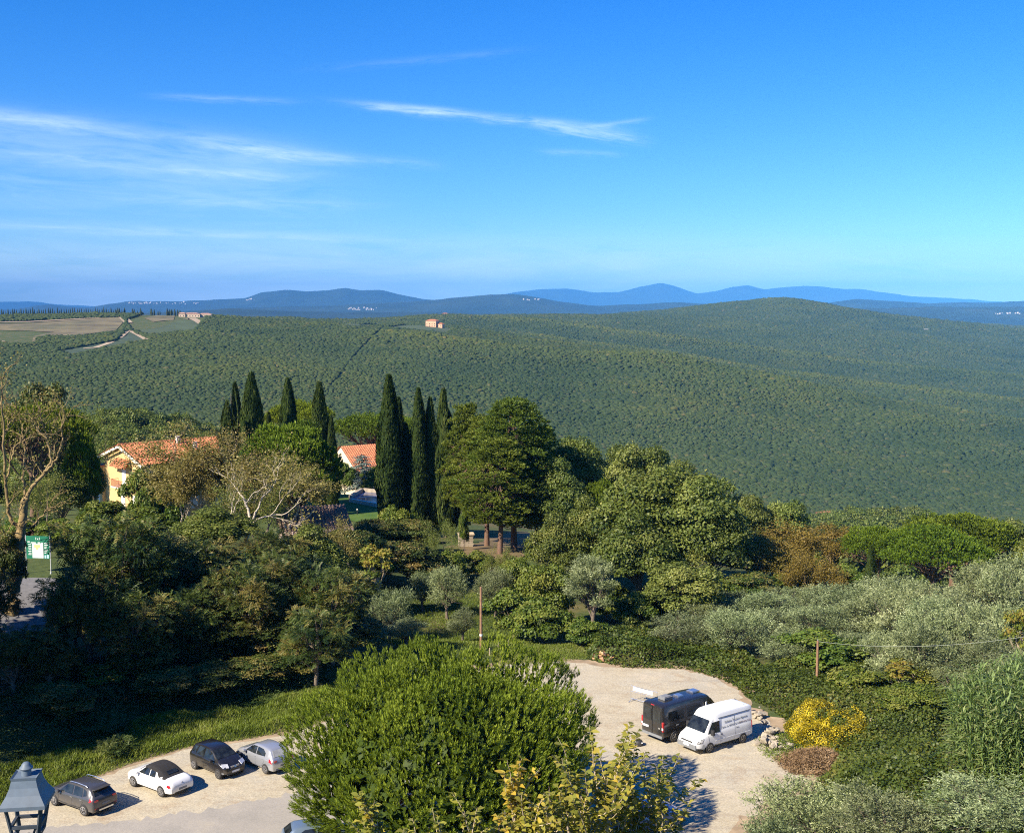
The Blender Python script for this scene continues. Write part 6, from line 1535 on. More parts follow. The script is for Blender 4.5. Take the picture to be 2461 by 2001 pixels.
far_house('forest_house', 1930, 690, [(0, 0, 22, 9, 4, 1.5)], plain('grey_far_wall', (0.40, 0.38, 0.34), 0.9), 'small grey house lost in the forest on the right', 0.1, plain('grey_far_roof', (0.40, 0.36, 0.32), 0.9))
far_house('valley_house', 1722, 1083, [(0, 0, 9, 7, 4, 1.2)], m_wall_c, 'pale house half hidden by trees at the foot of the right slope', 0.4)
# ------------------------------------------------------------------ vehicles
def paint(name, col, rough=0.28, metal=0.0, coat=0.6, dust=(0.42, 0.36, 0.28), dustf=0.25):
    m, nt = nodes_of(name); t = NT(nt)
    co = t.n('ShaderNodeTexCoord').outputs['Object']; sp = t.n('ShaderNodeSeparateXYZ'); t.l(co, sp.inputs[0])
    low = t.math('SUBTRACT', 1.0, t.math('DIVIDE', sp.outputs[2], 0.75), clamp=True)
    n = t.noise(4, 6, 0.7, co)
    f = t.math('MULTIPLY', t.math('ADD', t.math('MULTIPLY', low, 1.0), 0.10), t.math('MULTIPLY', n, dustf * 2.0), clamp=True)
    c = t.mix(f, col, dust)
    r = t.math('ADD', t.math('MULTIPLY', n, 0.15), rough - 0.05)
    t.out(t.bsdf(c, r, metal, 0.5, coat=coat)); return m
m_tyre = plain('tyre_rubber', (0.035, 0.034, 0.033), 0.9, var=0.3, scale=8, dirt=(0.16, 0.14, 0.11))
m_arch = plain('wheel_well', (0.012, 0.012, 0.012), 0.95)
m_rim = plain('alloy_rim', (0.55, 0.55, 0.56), 0.35, 0.8)
m_rim_d = plain('dusty_rim', (0.22, 0.21, 0.19), 0.5, 0.5)
m_plast = plain('black_plastic', (0.03, 0.03, 0.032), 0.6, var=0.2, scale=5, dirt=(0.12, 0.11, 0.09))
m_plast_g = plain('grey_plastic', (0.20, 0.21, 0.22), 0.6, var=0.15, scale=5)
m_tail = plain('red_lamp', (0.42, 0.012, 0.015), 0.15, var=0.3, scale=12, coat=0.8)
m_lens = plain('clear_lamp', (0.72, 0.73, 0.74), 0.1, 0.3, var=0.2, scale=14, coat=0.8)
m_plate = plain('number_plate', (0.75, 0.77, 0.80), 0.4, var=0.03)
m_carglass = glassy('car_glass', (0.014, 0.017, 0.018), 0.03)
m_fabric = plain('black_hood_fabric', (0.022, 0.021, 0.021), 0.95, var=0.3, scale=9)
m_silver = plain('silver_trim', (0.70, 0.72, 0.74), 0.25, 0.9)
class Car:
    """a body lofted from cross sections; x forward, y left, z up. st rows: x, sill z, half width, belt z, roof half width, roof z"""
    def __init__(s, st, fine=9):
        s.st = np.array(st, float); s.x0, s.x1 = s.st[0, 0], s.st[-1, 0]
        # smooth resampling (monotone in x)
        xs = []
        for a, b in zip(s.st[:-1, 0], s.st[1:, 0]): xs += list(np.linspace(a, b, 3)[:-1])
        xs.append(s.x1); s.xs = np.array(xs)
    def P(s, x): return [np.interp(x, s.st[:, 0], s.st[:, k]) for k in range(1, 6)]
    def ring(s, x):
        zs, W_, zb, yr, zr = s.P(x)
        h = zb - zs
        return np.array([(W_ * 0.88, zs), (W_ * 0.975, zs + 0.10 * h), (W_, zs + 0.45 * h), (W_ * 0.995, zs + 0.72 * h), (W_ * 0.965, zs + 0.93 * h), (W_ * 0.93, zb), (yr + (W_ * 0.93 - yr) * 0.10, zb + (zr - zb) * 0.86), (yr * 0.93, zb + (zr - zb) * 0.965), (yr * 0.72, zr), (yr * 0.35, zr + 0.008), (0.0, zr + 0.012)])
    def body(s):
        R = [s.ring(x) for x in s.xs]; m = len(R[0]); mb = MB(); V = []; k = 2 * m - 1
        for x, r in zip(s.xs, R):
            V += [(x, y, z) for y, z in r] + [(x, -y, z) for y, z in r[-2::-1]]
        Fs = []
        for i in range(len(s.xs) - 1):
            for j in range(k - 1): Fs.append((i * k + j, i * k + j + 1, (i + 1) * k + j + 1, (i + 1) * k + j))
            Fs.append((i * k, (i + 1) * k, (i + 1) * k + k - 1, i * k + k - 1))
        Fs += [tuple(range(k - 1, -1, -1)), tuple(range((len(s.xs) - 1) * k, len(s.xs) * k))]
        return mb.add(V, Fs)
    def y_at(s, x, z):
        r = s.ring(x)[:9]; return float(np.interp(z, r[:, 1], r[:, 0]))
    def side(s, poly, sg, off=0.012, thick=0.02):
        """panel lying on the flank; poly in (x, z); split finely so that it follows the body"""
        P = []; n = len(poly)
        for i in range(n):
            a, b = np.array(poly[i]), np.array(poly[(i + 1) % n]); k = max(1, int(np.linalg.norm(b - a) / 0.18))
            P += [a + (b - a) * j / k for j in range(k)]
        c = np.mean(P, axis=0); mb = MB()
        pts = [(p[0], sg * (s.y_at(p[0], p[1]) + off), p[1]) for p in P] + [(c[0], sg * (s.y_at(c[0], c[1]) + off), c[1])]
        pin = [(q[0], q[1] - sg * (off + thick), q[2]) for q in pts[:-1]]
        m = len(P)
        mb.add(pts + pin, [(i, (i + 1) % m, m) for i in range(m)] + [(i, (i + 1) % m, m + 1 + (i + 1) % m, m + 1 + i) for i in range(m)])
        return mb
    def x_on(s, z, front, y=0.0):
        """x of the windscreen / rear screen at height z"""
        zr = s.st[:, 5]; top = int(np.argmax(zr)); xs, z_ = (s.st[top:, 0], zr[top:]) if front else (s.st[:top + 1, 0], zr[:top + 1])
        o = np.argsort(z_); return float(np.interp(z, z_[o], xs[o]))
    def end(s, poly, front, off=0.015, flat_x=None):
        """panel on the sloping front or rear screen; poly in (y, z)"""
        sg = 1 if front else -1; mb = MB(); P = []; n = len(poly)
        for i in range(n):
            a, b = np.array(poly[i]), np.array(poly[(i + 1) % n]); k = max(1, int(np.linalg.norm(b - a) / 0.15)); P += [a + (b - a) * j / k for j in range(k)]
        c = np.mean(P, axis=0)
        X = (lambda y, z: flat_x) if flat_x is not None else (lambda y, z: s.x_on(z, front))
        pts = [(X(*p) + sg * off, p[0], p[1] + (off * 0.6 if flat_x is None else 0)) for p in P + [c]]; m = len(P)
        pin = [(q[0] - sg * (off + 0.03), q[1], q[2] - (off + 0.01 if flat_x is None else 0)) for q in pts[:-1]]
        mb.add(pts + pin, [(i, (i + 1) % m, m) for i in range(m)] + [(i, (i + 1) % m, m + 1 + (i + 1) % m, m + 1 + i) for i in range(m)])
        return mb
def wheel(root, x, y, r, w, sg, rim_mat, spokes=5, arch=True, arch_r=1.16, steer=0.0):
    M = Matrix.Rotation(pi / 2 + steer * 0, 3, 'X')
    if arch:
        a = MB(); a.lathe([(r * arch_r, -0.012), (r * arch_r, 0.012)], 22, (x, y - sg * 0.055, r), M); a.build('wheel_arch', m_arch, root)
    t_ = MB(); prof = [(r * 0.60, -w / 2), (r * 0.93, -w / 2), (r, -w * 0.38), (r, w * 0.38), (r * 0.93, w / 2), (r * 0.60, w / 2)]
    V, Fs = MB().lathe(prof, 20, (0, 0, 0), M).v, None
    q = MB(); q.lathe(prof, 20, (x, y - sg * w * 0.32, r), M); wh = q.build('wheel', m_tyre, root, 40)
    rm = MB(); yo = y - sg * w * 0.32 + sg * (w / 2)
    rm.lathe([(r * 0.64, -0.012), (r * 0.64, 0.004), (r * 0.54, 0.006), (r * 0.54, -0.012)], 18, (x, yo, r), M if sg < 0 else Matrix.Rotation(-pi / 2, 3, 'X'))
    for k in range(spokes):
        a = 2 * pi * k / spokes + 0.3
        rm.bar((x + cos(a) * r * 0.08, yo + sg * 0.012, r + sin(a) * r * 0.08), (x + cos(a) * r * 0.60, yo + sg * 0.006, r + sin(a) * r * 0.60), r * 0.17, 0.02)
    rm.lathe([(r * 0.16, -0.02), (r * 0.14, 0.02)], 10, (x, yo, r), M)
    rm.build('rim', rim_mat, wh)
    dk = MB(); dk.lathe([(r * 0.55, -0.006), (r * 0.55, 0.001)], 16, (x, yo - sg * 0.008, r), M); dk.build('brake_disc', m_arch, wh)
    return wh
def place(name, rear_px, front_px, wb, side_y, label, cat, side=1, x_rear=None):
    """side = +1 when the wheels seen are the left-hand ones. Returns the root, standing on the ground"""
    a = at_z(*rear_px, 0.04); b = at_z(*front_px, 0.04); d = b - a; ang = math.atan2(d[1], d[0]); m = (a + b) / 2
    n = np.array([-sin(ang), cos(ang), 0.0]); c = m - n * side * side_y
    return thing(name, (c[0], c[1], 0.04), ang, label, cat)
def mirror_part(root, x, y, z, sg, mat):
    q = MB(); q.lathe([(0.02, -0.10), (0.085, -0.07), (0.10, 0.0), (0.085, 0.07), (0.02, 0.10)], 10, (x, y + sg * 0.14, z), Matrix.Rotation(pi / 2, 3, 'X')); q.bar((x, y - sg * 0.02, z - 0.03), (x, y + sg * 0.12, z - 0.02), 0.05, 0.04)
    return q.build('wing_mirror', mat, root, 50)
def groove(car, root, pts, sg, w=0.014, name='door_gap', mat=None):
    """thin shut line of a door, recessed dark strip standing in the skin"""
    q = MB()
    for a, b in zip(pts[:-1], pts[1:]):
        k = max(1, int(np.hypot(b[0] - a[0], b[1] - a[1]) / 0.15))
        pp = [(a[0] + (b[0] - a[0]) * i / k, a[1] + (b[1] - a[1]) * i / k) for i in range(k + 1)]
        q.tube([(x, sg * (car.y_at(x, z) + 0.001), z) for x, z in pp], w / 2, 4)
    return q.build(name, mat or m_arch, root)

# ---- dark grey crossover
m_grey = paint('grey_car_paint', (0.062, 0.062, 0.066), 0.3, 0.25)
g = place('parked_car', (178.9, 1699.3), (114.6, 1676.8), 2.58, 0.80, 'dark grey crossover with silver roof rails, parked nearest the lamp', 'car', 1)
K = Car([(-2.06, .42, .66, .74, .60, .80), (-2.03, .32, .80, .86, .70, .93), (-1.97, .27, .85, .95, .70, 1.03), (-1.88, .25, .87, .98, .68, 1.10), (-1.55, .24, .88, 1.00, .60, 1.44), (-1.40, .24, .88, 1.00, .60, 1.49), (-1.1, .24, .88, .99, .60, 1.51), (-.5, .24, .88, .97, .60, 1.53), (.1, .24, .88, .95, .60, 1.51), (.38, .24, .88, .94, .60, 1.46), (1.08, .24, .88, .92, .74, 1.03), (1.25, .24, .88, .92, .72, 1.01), (1.7, .26, .86, .84, .66, .92), (1.92, .28, .80, .74, .60, .80), (2.04, .34, .66, .60, .50, .64), (2.07, .40, .55, .52, .45, .55)])
K.body().build('body', m_grey, g, 35)
for sg in (1, -1):
    for poly in ([(0.86, .985), (.34, 1.41), (-.22, 1.45), (-.24, .985)], [(-.32, .985), (-.30, 1.45), (-.98, 1.42), (-1.10, 1.02)], [(-1.18, 1.05), (-1.05, 1.41), (-1.32, 1.33), (-1.42, 1.12)]):
        K.side(poly, sg).build('side_window', m_carglass, g)
    groove(K, g, [(.92, .9), (.9, .42), (-.26, .34), (-.28, 1.0)], sg); groove(K, g, [(-.28, .34), (-.95, .42), (-1.2, .75), (-1.1, 1.0)], sg)
    for x in (-.12, -.95): q = K.side([(x, .83), (x - .18, .84), (x - .18, .87), (x, .86)], sg, 0.03); q.build('door_handle', m_silver if sg > 0 else m_grey, g)
    wheel(g, 1.30, sg * .88, .33, .21, sg, m_rim); wheel(g, -1.28, sg * .88, .33, .21, sg, m_rim)
    q = MB(); q.tube([(.25, sg * .56, 1.52), (.1, sg * .57, 1.58), (-.5, sg * .575, 1.60), (-1.15, sg * .57, 1.57), (-1.3, sg * .565, 1.50)], 0.024, 6); q.build('roof_rail', m_silver, g)
    q = K.side([(-1.70, .84), (-1.72, 1.02), (-1.95, .96), (-2.0, .82)], sg, 0.014); q.build('tail_light', m_tail, g)
    q = K.side([(-1.2, .25), (1.2, .25), (1.2, .40), (-1.2, .40)], sg, 0.01); q.build('sill_cladding', m_plast, g)
    q = MB(); q.box((-2.045, sg * .60, .90), (.03, .22, .10)); q.build('tail_light', m_tail, g)
    q = MB(); q.box((-2.045, sg * .62, .48), (.05, .20, .06)); q.build('reflector', m_tail, g)
    mirror_part(g, .78, sg * .84, 1.0, sg, m_grey)
K.end([(-.58, 1.12), (-.50, 1.40), (.50, 1.40), (.58, 1.12)], False).build('rear_window', m_carglass, g)
K.end([(-.68, 1.06), (-.56, 1.44), (.56, 1.44), (.68, 1.06)], True).build('windscreen', m_carglass, g)
q = MB(); q.box((-2.03, 0, .40), (.12, 1.3, .16)); q.build('rear_bumper', m_plast, g)
q = MB(); q.box((-2.075, 0, .37), (.06, .95, .08)); q.build('skid_plate', m_silver, g)
q = MB(); q.box((-2.06, 0, .66), (.03, .52, .11)); q.build('number_plate', m_plast_g, g)
q = MB(); q.box((-1.72, 0, 1.44), (.24, 1.06, .035)); q.build('spoiler', m_grey, g)

# ---- white convertible
m_wht = paint('white_car_paint', (0.80, 0.80, 0.78), 0.22, 0.0, 0.8, dustf=0.08)
g = place('parked_car', (338.8, 1659.2), (280.7, 1637.8), 2.54, 0.80, 'white rounded convertible with its black soft top closed', 'car', 1)
K = Car([(-2.12, .40, .58, .56, .48, .62), (-2.08, .30, .78, .66, .60, .74), (-1.95, .25, .86, .78, .66, .88), (-1.7, .23, .90, .88, .64, .99), (-1.35, .22, .91, .93, .60, 1.05), (-1.25, .22, .91, .93, .60, 1.10), (-.95, .22, .91, .94, .58, 1.31), (-.6, .22, .91, .94, .58, 1.42), (-.2, .22, .91, .94, .58, 1.47), (.15, .22, .91, .93, .58, 1.45), (.42, .22, .91, .93, .58, 1.38), (.98, .22, .90, .91, .72, 1.02), (1.2, .22, .90, .90, .70, 1.00), (1.6, .24, .88, .84, .66, .92), (1.9, .26, .80, .74, .58, .80), (2.08, .32, .66, .58, .46, .62), (2.14, .38, .52, .48, .38, .52)])
K.body().build('body', m_wht, g, 35)
# soft top: a fabric shell just over the roof
st = MB(); xs = [.40, .2, -.1, -.4, -.7, -1.0, -1.25, -1.45]; V = []; Fs = []
for x in xs:
    r = K.ring(x)[5:]; lift = 0.03
    z6 = r[0][1] + 0.06 if x < -.75 else np.interp(x, [-.75, .40], [r[0][1] + .30, r[1][1] - .03])
    row = [(K.y_at(x, z6) + .015, z6)] + [(y + .012 if i < 3 else y, z + lift) for i, (y, z) in enumerate(r) if z > z6 + .01]
    row = [row[0]] + [tuple(np.array([np.interp(t_, np.linspace(0, 1, len(row)), [p[0] for p in row]), np.interp(t_, np.linspace(0, 1, len(row)), [p[1] for p in row])])) for t_ in np.linspace(0.2, 1, 5)]
    V += [(x, y, z) for y, z in row] + [(x, -y, z) for y, z in row[-2::-1]]
for i in range(len(xs) - 1):
    for j in range(10): Fs.append((i * 11 + j, i * 11 + j + 1, (i + 1) * 11 + j + 1, (i + 1) * 11 + j))
Fs.append(tuple(range((len(xs) - 1) * 11, len(xs) * 11)))
st.add(V, Fs); tp = st.build('soft_top', m_fabric, g, 40)
q = MB(); q.prism([(-1.09, -.34, 1.27), (-1.09, .34, 1.27), (-1.29, .36, 1.135), (-1.29, -.36, 1.135)], (0, 0, .03), (-.006, 0, .018)); q.build('rear_window', m_carglass, tp)
for sg in (1, -1):
    for poly in ([(.85, .975), (.42, 1.30), (-.10, 1.335), (-.12, .975)], [(-.18, .975), (-.16, 1.33), (-.60, 1.24), (-.70, .985)]): K.side(poly, sg).build('side_window', m_carglass, g)
    groove(K, g, [(.88, .88), (.86, .40), (-.42, .34), (-.44, .9)], sg)
    q = K.side([(-.25, .78), (-.45, .785), (-.45, .82), (-.25, .815)], sg, .03); q.build('door_handle', m_wht, g)
    q = K.side([(.9, .235), (.9, .265), (-.85, .265), (-.85, .235)], sg, .012); q.build('sill_strip', m_plast, g)
    wheel(g, 1.27, sg * .90, .33, .22, sg, m_rim, 10); wheel(g, -1.27, sg * .90, .33, .22, sg, m_rim, 10)
    q = K.side([(-1.78, .68), (-1.80, .80), (-1.96, .77), (-2.03, .66), (-1.94, .62)], sg, .02); q.build('tail_light', m_tail, g)
    q = K.side([(1.72, .62), (1.70, .78), (1.88, .72), (1.92, .60)], sg, .02); q.build('headlight', m_lens, g)
    mirror_part(g, .80, sg * .86, .98, sg, m_wht)
K.end([(-.68, 1.05), (-.55, 1.36), (.55, 1.36), (.68, 1.05)], True).build('windscreen', m_carglass, g)
q = MB(); q.lathe([(.065, -.01), (.065, .012)], 14, (-2.045, 0, .76), Matrix.Rotation(pi / 2 - .5, 3, 'Y')); q.build('badge', m_plast_g, g)
q = MB(); q.box((-2.115, 0, .47), (.03, .54, .12)); q.build('number_plate', m_plast_g, g)
q = MB(); q.box((-2.06, 0, .31), (.08, 1.1, .07)); q.build('rear_bumper', m_plast, g)

# ---- black compact van-like car, facing the viewer
m_blk = paint('black_car_paint', (0.010, 0.0095, 0.010), 0.22, 0.0, 0.8, dustf=0.15)
g = place('parked_car', (408.7, 1602.0), (456.5, 1621.6), 2.42, 0.76, 'black short high-roofed car facing out of the bank', 'car', -1)
K = Car([(-1.76, .42, .66, .90, .56, .96), (-1.72, .30, .80, .98, .62, 1.06), (-1.62, .26, .84, 1.02, .62, 1.22), (-1.45, .25, .86, 1.02, .60, 1.48), (-1.30, .25, .86, 1.01, .60, 1.54), (-.9, .25, .86, 1.00, .60, 1.575), (-.3, .25, .86, .98, .60, 1.59), (.1, .25, .86, .96, .60, 1.56), (.3, .25, .86, .95, .60, 1.50), (1.02, .25, .86, .94, .72, 1.06), (1.15, .25, .86, .93, .70, 1.02), (1.5, .27, .83, .80, .62, .86), (1.68, .30, .76, .70, .54, .74), (1.78, .36, .64, .56, .46, .60)])
K.body().build('body', m_blk, g, 35)
for sg in (1, -1):
    for poly in ([(.82, 1.0), (.28, 1.46), (-.20, 1.50), (-.22, 1.0)], [(-.30, 1.0), (-.28, 1.50), (-.85, 1.49), (-.98, 1.04)], [(-1.06, 1.06), (-.95, 1.48), (-1.30, 1.42), (-1.42, 1.10)]): K.side(poly, sg).build('side_window', m_carglass, g)
    groove(K, g, [(.88, .9), (.86, .40), (-.24, .34), (-.26, 1.0)], sg); groove(K, g, [(-.26, .34), (-.85, .40), (-1.0, .7), (-1.0, 1.0)], sg)
    for x in (-.10, -.78): q = K.side([(x, .84), (x - .18, .85), (x - .18, .88), (x, .87)], sg, .03); q.build('door_handle', m_blk, g)
    wheel(g, 1.20, sg * .86, .30, .19, sg, m_rim_d if sg < 0 else m_rim, 7); wheel(g, -1.22, sg * .86, .30, .19, sg, m_rim, 7)
    q = MB(); q.prism([(1.50, sg * .40, .80), (1.36, sg * .76, .84), (1.55, sg * .80, .64), (1.72, sg * .44, .62)], (0.02, 0, .05), (0.05, sg * .02, .08)); q.build('headlight', m_lens, g)
    q = K.side([(1.66, .34), (1.66, .42), (1.50, .42), (1.50, .34)], sg, .012); q.build('fog_light', m_plast_g, g)
    mirror_part(g, .72, sg * .84, 1.02, sg, m_blk)
K.end([(-.70, 1.09), (-.57, 1.47), (.57, 1.47), (.70, 1.09)], True).build('windscreen', m_carglass, g)
K.end([(-.55, 1.14), (-.50, 1.44), (.50, 1.44), (.55, 1.14)], False).build('rear_window', m_carglass, g)
gr = MB()
for k in range(4): gr.box((1.735 - .012 * k, 0, .60 + .045 * k), (.05, .62 - .0 * k, .022))
gr.build('grille', m_silver, g)
q = MB(); q.lathe([(.075, -.01), (.075, .01)], 14, (1.76, 0, .70), Matrix.Rotation(pi / 2 - .3, 3, 'Y')); q.build('badge', m_silver, g)
q = MB(); q.box((1.80, 0, .42), (.03, .52, .11)); q.build('number_plate', m_plate, g)
q = MB(); q.box((1.74, 0, .32), (.10, 1.2, .10)); q.build('front_bumper', m_plast, g)

# ---- silver hatchback seen from behind
m_slv = paint('silver_car_paint', (0.46, 0.48, 0.51), 0.25, 0.55, 0.6, dustf=0.12)
a = at_z(555.5, 1611.4, .04); d0 = np.array(at_z(555.5, 1611.4, 0.04)) - np.array(at_z(513.5, 1592.5, 0.04)); d0 /= np.linalg.norm(d0)
g = thing('parked_car', (0, 0, 0.04), math.atan2(-d0[1], -d0[0]), 'silver hatchback with a dusty rear window, beside the big pine', 'car')
nl = np.array([-sin(g.rotation_euler.z), cos(g.rotation_euler.z)]); fw = np.array([cos(g.rotation_euler.z), sin(g.rotation_euler.z)])
pc = a[:2] + fw * 1.26 - nl * 0.78; g.location = (pc[0], pc[1], .04)
K = Car([(-2.0, .40, .60, .62, .52, .68), (-1.97, .30, .78, .72, .66, .80), (-1.9, .26, .84, .90, .70, .98), (-1.78, .24, .86, .97, .68, 1.08), (-1.45, .23, .87, .99, .58, 1.38), (-1.28, .23, .87, .99, .58, 1.44), (-.9, .23, .87, .98, .58, 1.47), (-.35, .23, .87, .96, .58, 1.48), (.1, .23, .87, .94, .58, 1.45), (.34, .23, .87, .93, .58, 1.39), (1.05, .23, .87, .90, .74, 1.0), (1.22, .23, .87, .90, .72, .98), (1.65, .25, .84, .80, .64, .87), (1.9, .28, .76, .68, .54, .73), (2.0, .36, .60, .52, .44, .56)])
K.body().build('body', m_slv, g, 35)
m_dusty = plain('dusty_glass', (0.30, 0.31, 0.31), 0.25, var=0.25, scale=4)
for sg in (1, -1):
    for poly in ([(.84, .965), (.32, 1.35), (-.18, 1.39), (-.20, .965)], [(-.28, .97), (-.26, 1.39), (-.82, 1.36), (-1.12, 1.20), (-1.14, 1.03)]): K.side(poly, sg).build('side_window', m_carglass, g)
    groove(K, g, [(.88, .88), (.86, .38), (-.22, .32), (-.24, .96)], sg); groove(K, g, [(-.24, .32), (-.85, .38), (-1.1, .7), (-1.15, 1.0)], sg)
    for x in (-.05, -.80): q = K.side([(x, .81), (x - .18, .82), (x - .18, .85), (x, .84)], sg, .03); q.build('door_handle', m_slv, g)
    wheel(g, 1.25, sg * .87, .31, .20, sg, m_rim, 8); wheel(g, -1.26, sg * .87, .31, .20, sg, m_rim, 8)
    q = K.side([(-1.62, .80), (-1.60, .98), (-1.82, .95), (-1.93, .84), (-1.90, .74)], sg, .016); q.build('tail_light', m_tail, g)
    q = MB(); q.box((-1.945, sg * .60, .84), (.06, .20, .12)); q.build('tail_light', m_tail, g)
    mirror_part(g, .76, sg * .83, .97, sg, m_slv)
K.end([(-.60, 1.06), (-.48, 1.36), (.48, 1.36), (.60, 1.06)], False, .02).build('rear_window', m_dusty, g)
K.end([(-.68, 1.03), (-.54, 1.37), (.54, 1.37), (.68, 1.03)], True).build('windscreen', m_carglass, g)
q = MB(); q.box((-1.995, 0, .55), (.03, .52, .11)); q.build('number_plate', m_plast_g, g)
q = MB(); q.box((-1.95, 0, .36), (.12, 1.25, .10)); q.build('rear_bumper', m_plast_g, g)
q = MB(); q.lathe([(.055, -.01), (.055, .012)], 12, (-1.945, 0, .86), Matrix.Rotation(pi / 2, 3, 'Y')); q.build('badge', m_silver, g)

# ---- white panel van with lettering
m_van = paint('white_van_paint', (0.80, 0.82, 0.82), 0.35, 0.0, 0.3, dustf=0.12)
g = place('white_van', (1543.4, 1548.2), (1481.7, 1566.9), 3.0, 0.88, 'white high-roofed panel van with grey lettering on its side', 'van', 1)
K = Car([(-2.42, .42, .86, 1.30, .76, 2.22), (-2.38, .38, .95, 1.32, .82, 2.30), (-2.2, .36, .975, 1.34, .83, 2.36), (-1.2, .36, .98, 1.34, .83, 2.40), (0.2, .36, .98, 1.32, .83, 2.40), (.75, .36, .98, 1.28, .82, 2.37), (1.0, .36, .98, 1.26, .80, 2.28), (1.25, .36, .98, 1.24, .78, 2.06), (1.85, .36, .97, 1.16, .80, 1.30), (2.0, .36, .96, 1.12, .78, 1.20), (2.3, .37, .93, 1.00, .72, 1.07), (2.52, .40, .84, .86, .66, .92), (2.60, .44, .72, .74, .60, .78)])
K.body().build('body', m_van, g, 30)
K.end([(-.80, 1.30), (-.72, 2.00), (.72, 2.00), (.80, 1.30)], True, .02).build('windscreen', m_carglass, g)
for k in range(5): q = MB(); q.box((-1.9 + .5 * k, 0, 2.415), (.05, 1.2, .012)); q.build('roof_rib', m_van, g)
for sg in (1, -1):
    K.side([(1.62, 1.22), (1.20, 1.86), (.62, 1.90), (.60, 1.20)], sg, .014).build('side_window', m_carglass, g)
    groove(K, g, [(1.62, 1.1), (1.55, .48), (.55, .44), (.55, 1.95)], sg, .018); groove(K, g, [(.45, .5), (.45, 2.0), (-.75, 2.02), (-.75, .5)], sg, .012)
    q = K.side([(.50, .98), (.42, .98), (.42, 1.06), (.50, 1.06)], sg, .03); q.build('door_handle', m_plast, g)
    q = K.side([(-2.3, .66), (1.0, .66), (1.0, .72), (-2.3, .72)], sg, .012); q.build('rub_strip', m_van, g)
    q = K.side([(-2.32, 2.06), (.7, 2.06), (.7, 2.09), (-2.32, 2.09)], sg, .02); q.build('roof_gutter', m_plast_g, g)
    wheel(g, 1.50, sg * .96, .34, .21, sg, m_rim_d, 8); wheel(g, -1.50, sg * .96, .34, .21, sg, m_rim_d, 8)
    q = K.side([(2.18, .78), (2.02, .98), (2.22, .96), (2.44, .84), (2.46, .74)], sg, .02); q.build('headlight', m_lens, g)
    q = K.side([(2.14, .76), (1.99, 1.0), (2.24, .98), (2.48, .86), (2.5, .72)], sg, .012); q.build('headlight_surround', m_plast, g)
    q = MB(); q.box((1.40, sg * 1.10, 1.32), (.14, .24, .34)); q.bar((1.42, sg * .96, 1.20), (1.40, sg * 1.04, 1.24), .07); q.build('wing_mirror', m_plast, g)
    q = K.side([(-2.36, .9), (-2.30, .9), (-2.30, 1.35), (-2.36, 1.35)], sg, .02); q.build('tail_light', m_tail, g)
q = MB(); q.box((2.50, 0, .50), (.26, 1.62, .30)); q.bar((2.38, .80, .50), (1.98, .955, .50), .07, .28); q.bar((2.38, -.80, .50), (1.98, -.955, .50), .07, .28); q.build('front_bumper', m_plast_g, g)
q = MB(); q.box((2.655, 0, .56), (.03, .52, .12)); q.build('number_plate', m_plate, g)
q = MB(); q.box((2.585, 0, .78), (.05, 1.0, .09)); q.build('grille', m_plast, g)
q = MB(); q.lathe([(.05, -.01), (.05, .012)], 12, (2.50, 0, .95), Matrix.Rotation(pi / 4, 3, 'Y')); q.build('badge', m_plast_g, g)
q = MB(); q.bar((1.78, .1, 1.36), (1.66, .62, 1.52), .025); q.build('wiper', m_plast, g)
def lettering(root, text, size, x, z, yf, mat, name='lettering', sg=1, stretch=1.0):
    cu = bpy.data.curves.new('lettering', 'FONT'); cu.body = text; cu.size = size; cu.extrude = 0.002; cu.align_x = 'CENTER'; cu.resolution_u = 2
    tmp = bpy.data.objects.new('lettering', cu); link(tmp)
    bpy.context.view_layer.update()
    me = bpy.data.meshes.new_from_object(tmp.evaluated_get(bpy.context.evaluated_depsgraph_get())); bpy.data.objects.remove(tmp)
    n = len(me.vertices); co = np.empty(n * 3, np.float32); me.vertices.foreach_get('co', co); co = co.reshape(-1, 3)
    out = np.stack([x - co[:, 0] * stretch * sg, np.array([yf(x - a * stretch * sg, z + b) for a, b in zip(co[:, 0], co[:, 1])]) * sg + sg * co[:, 2], z + co[:, 1]], -1)
    me.vertices.foreach_set('co', np.ascontiguousarray(out, np.float32).ravel()); me.update()
    me.materials.clear(); return obj(name, me, mat, root)
m_ink = plain('grey_lettering', (0.27, 0.29, 0.29), 0.6); m_ink_r = plain('red_grey_lettering', (0.38, 0.31, 0.30), 0.6)
yf = lambda x, z: K.y_at(x, z) + 0.012
lettering(g, 'Istituto Tecnico Agrario', .215, -.90, 1.66, yf, m_ink, stretch=1.0)
lettering(g, 'Spec. in VITICOLTURA', .19, -.50, 1.36, yf, m_ink); lettering(g, 'ed ENOLOGIA', .19, -1.74, 1.36, yf, m_ink_r)
lettering(g, 'Siena', .14, -.95, 1.16, yf, m_ink)

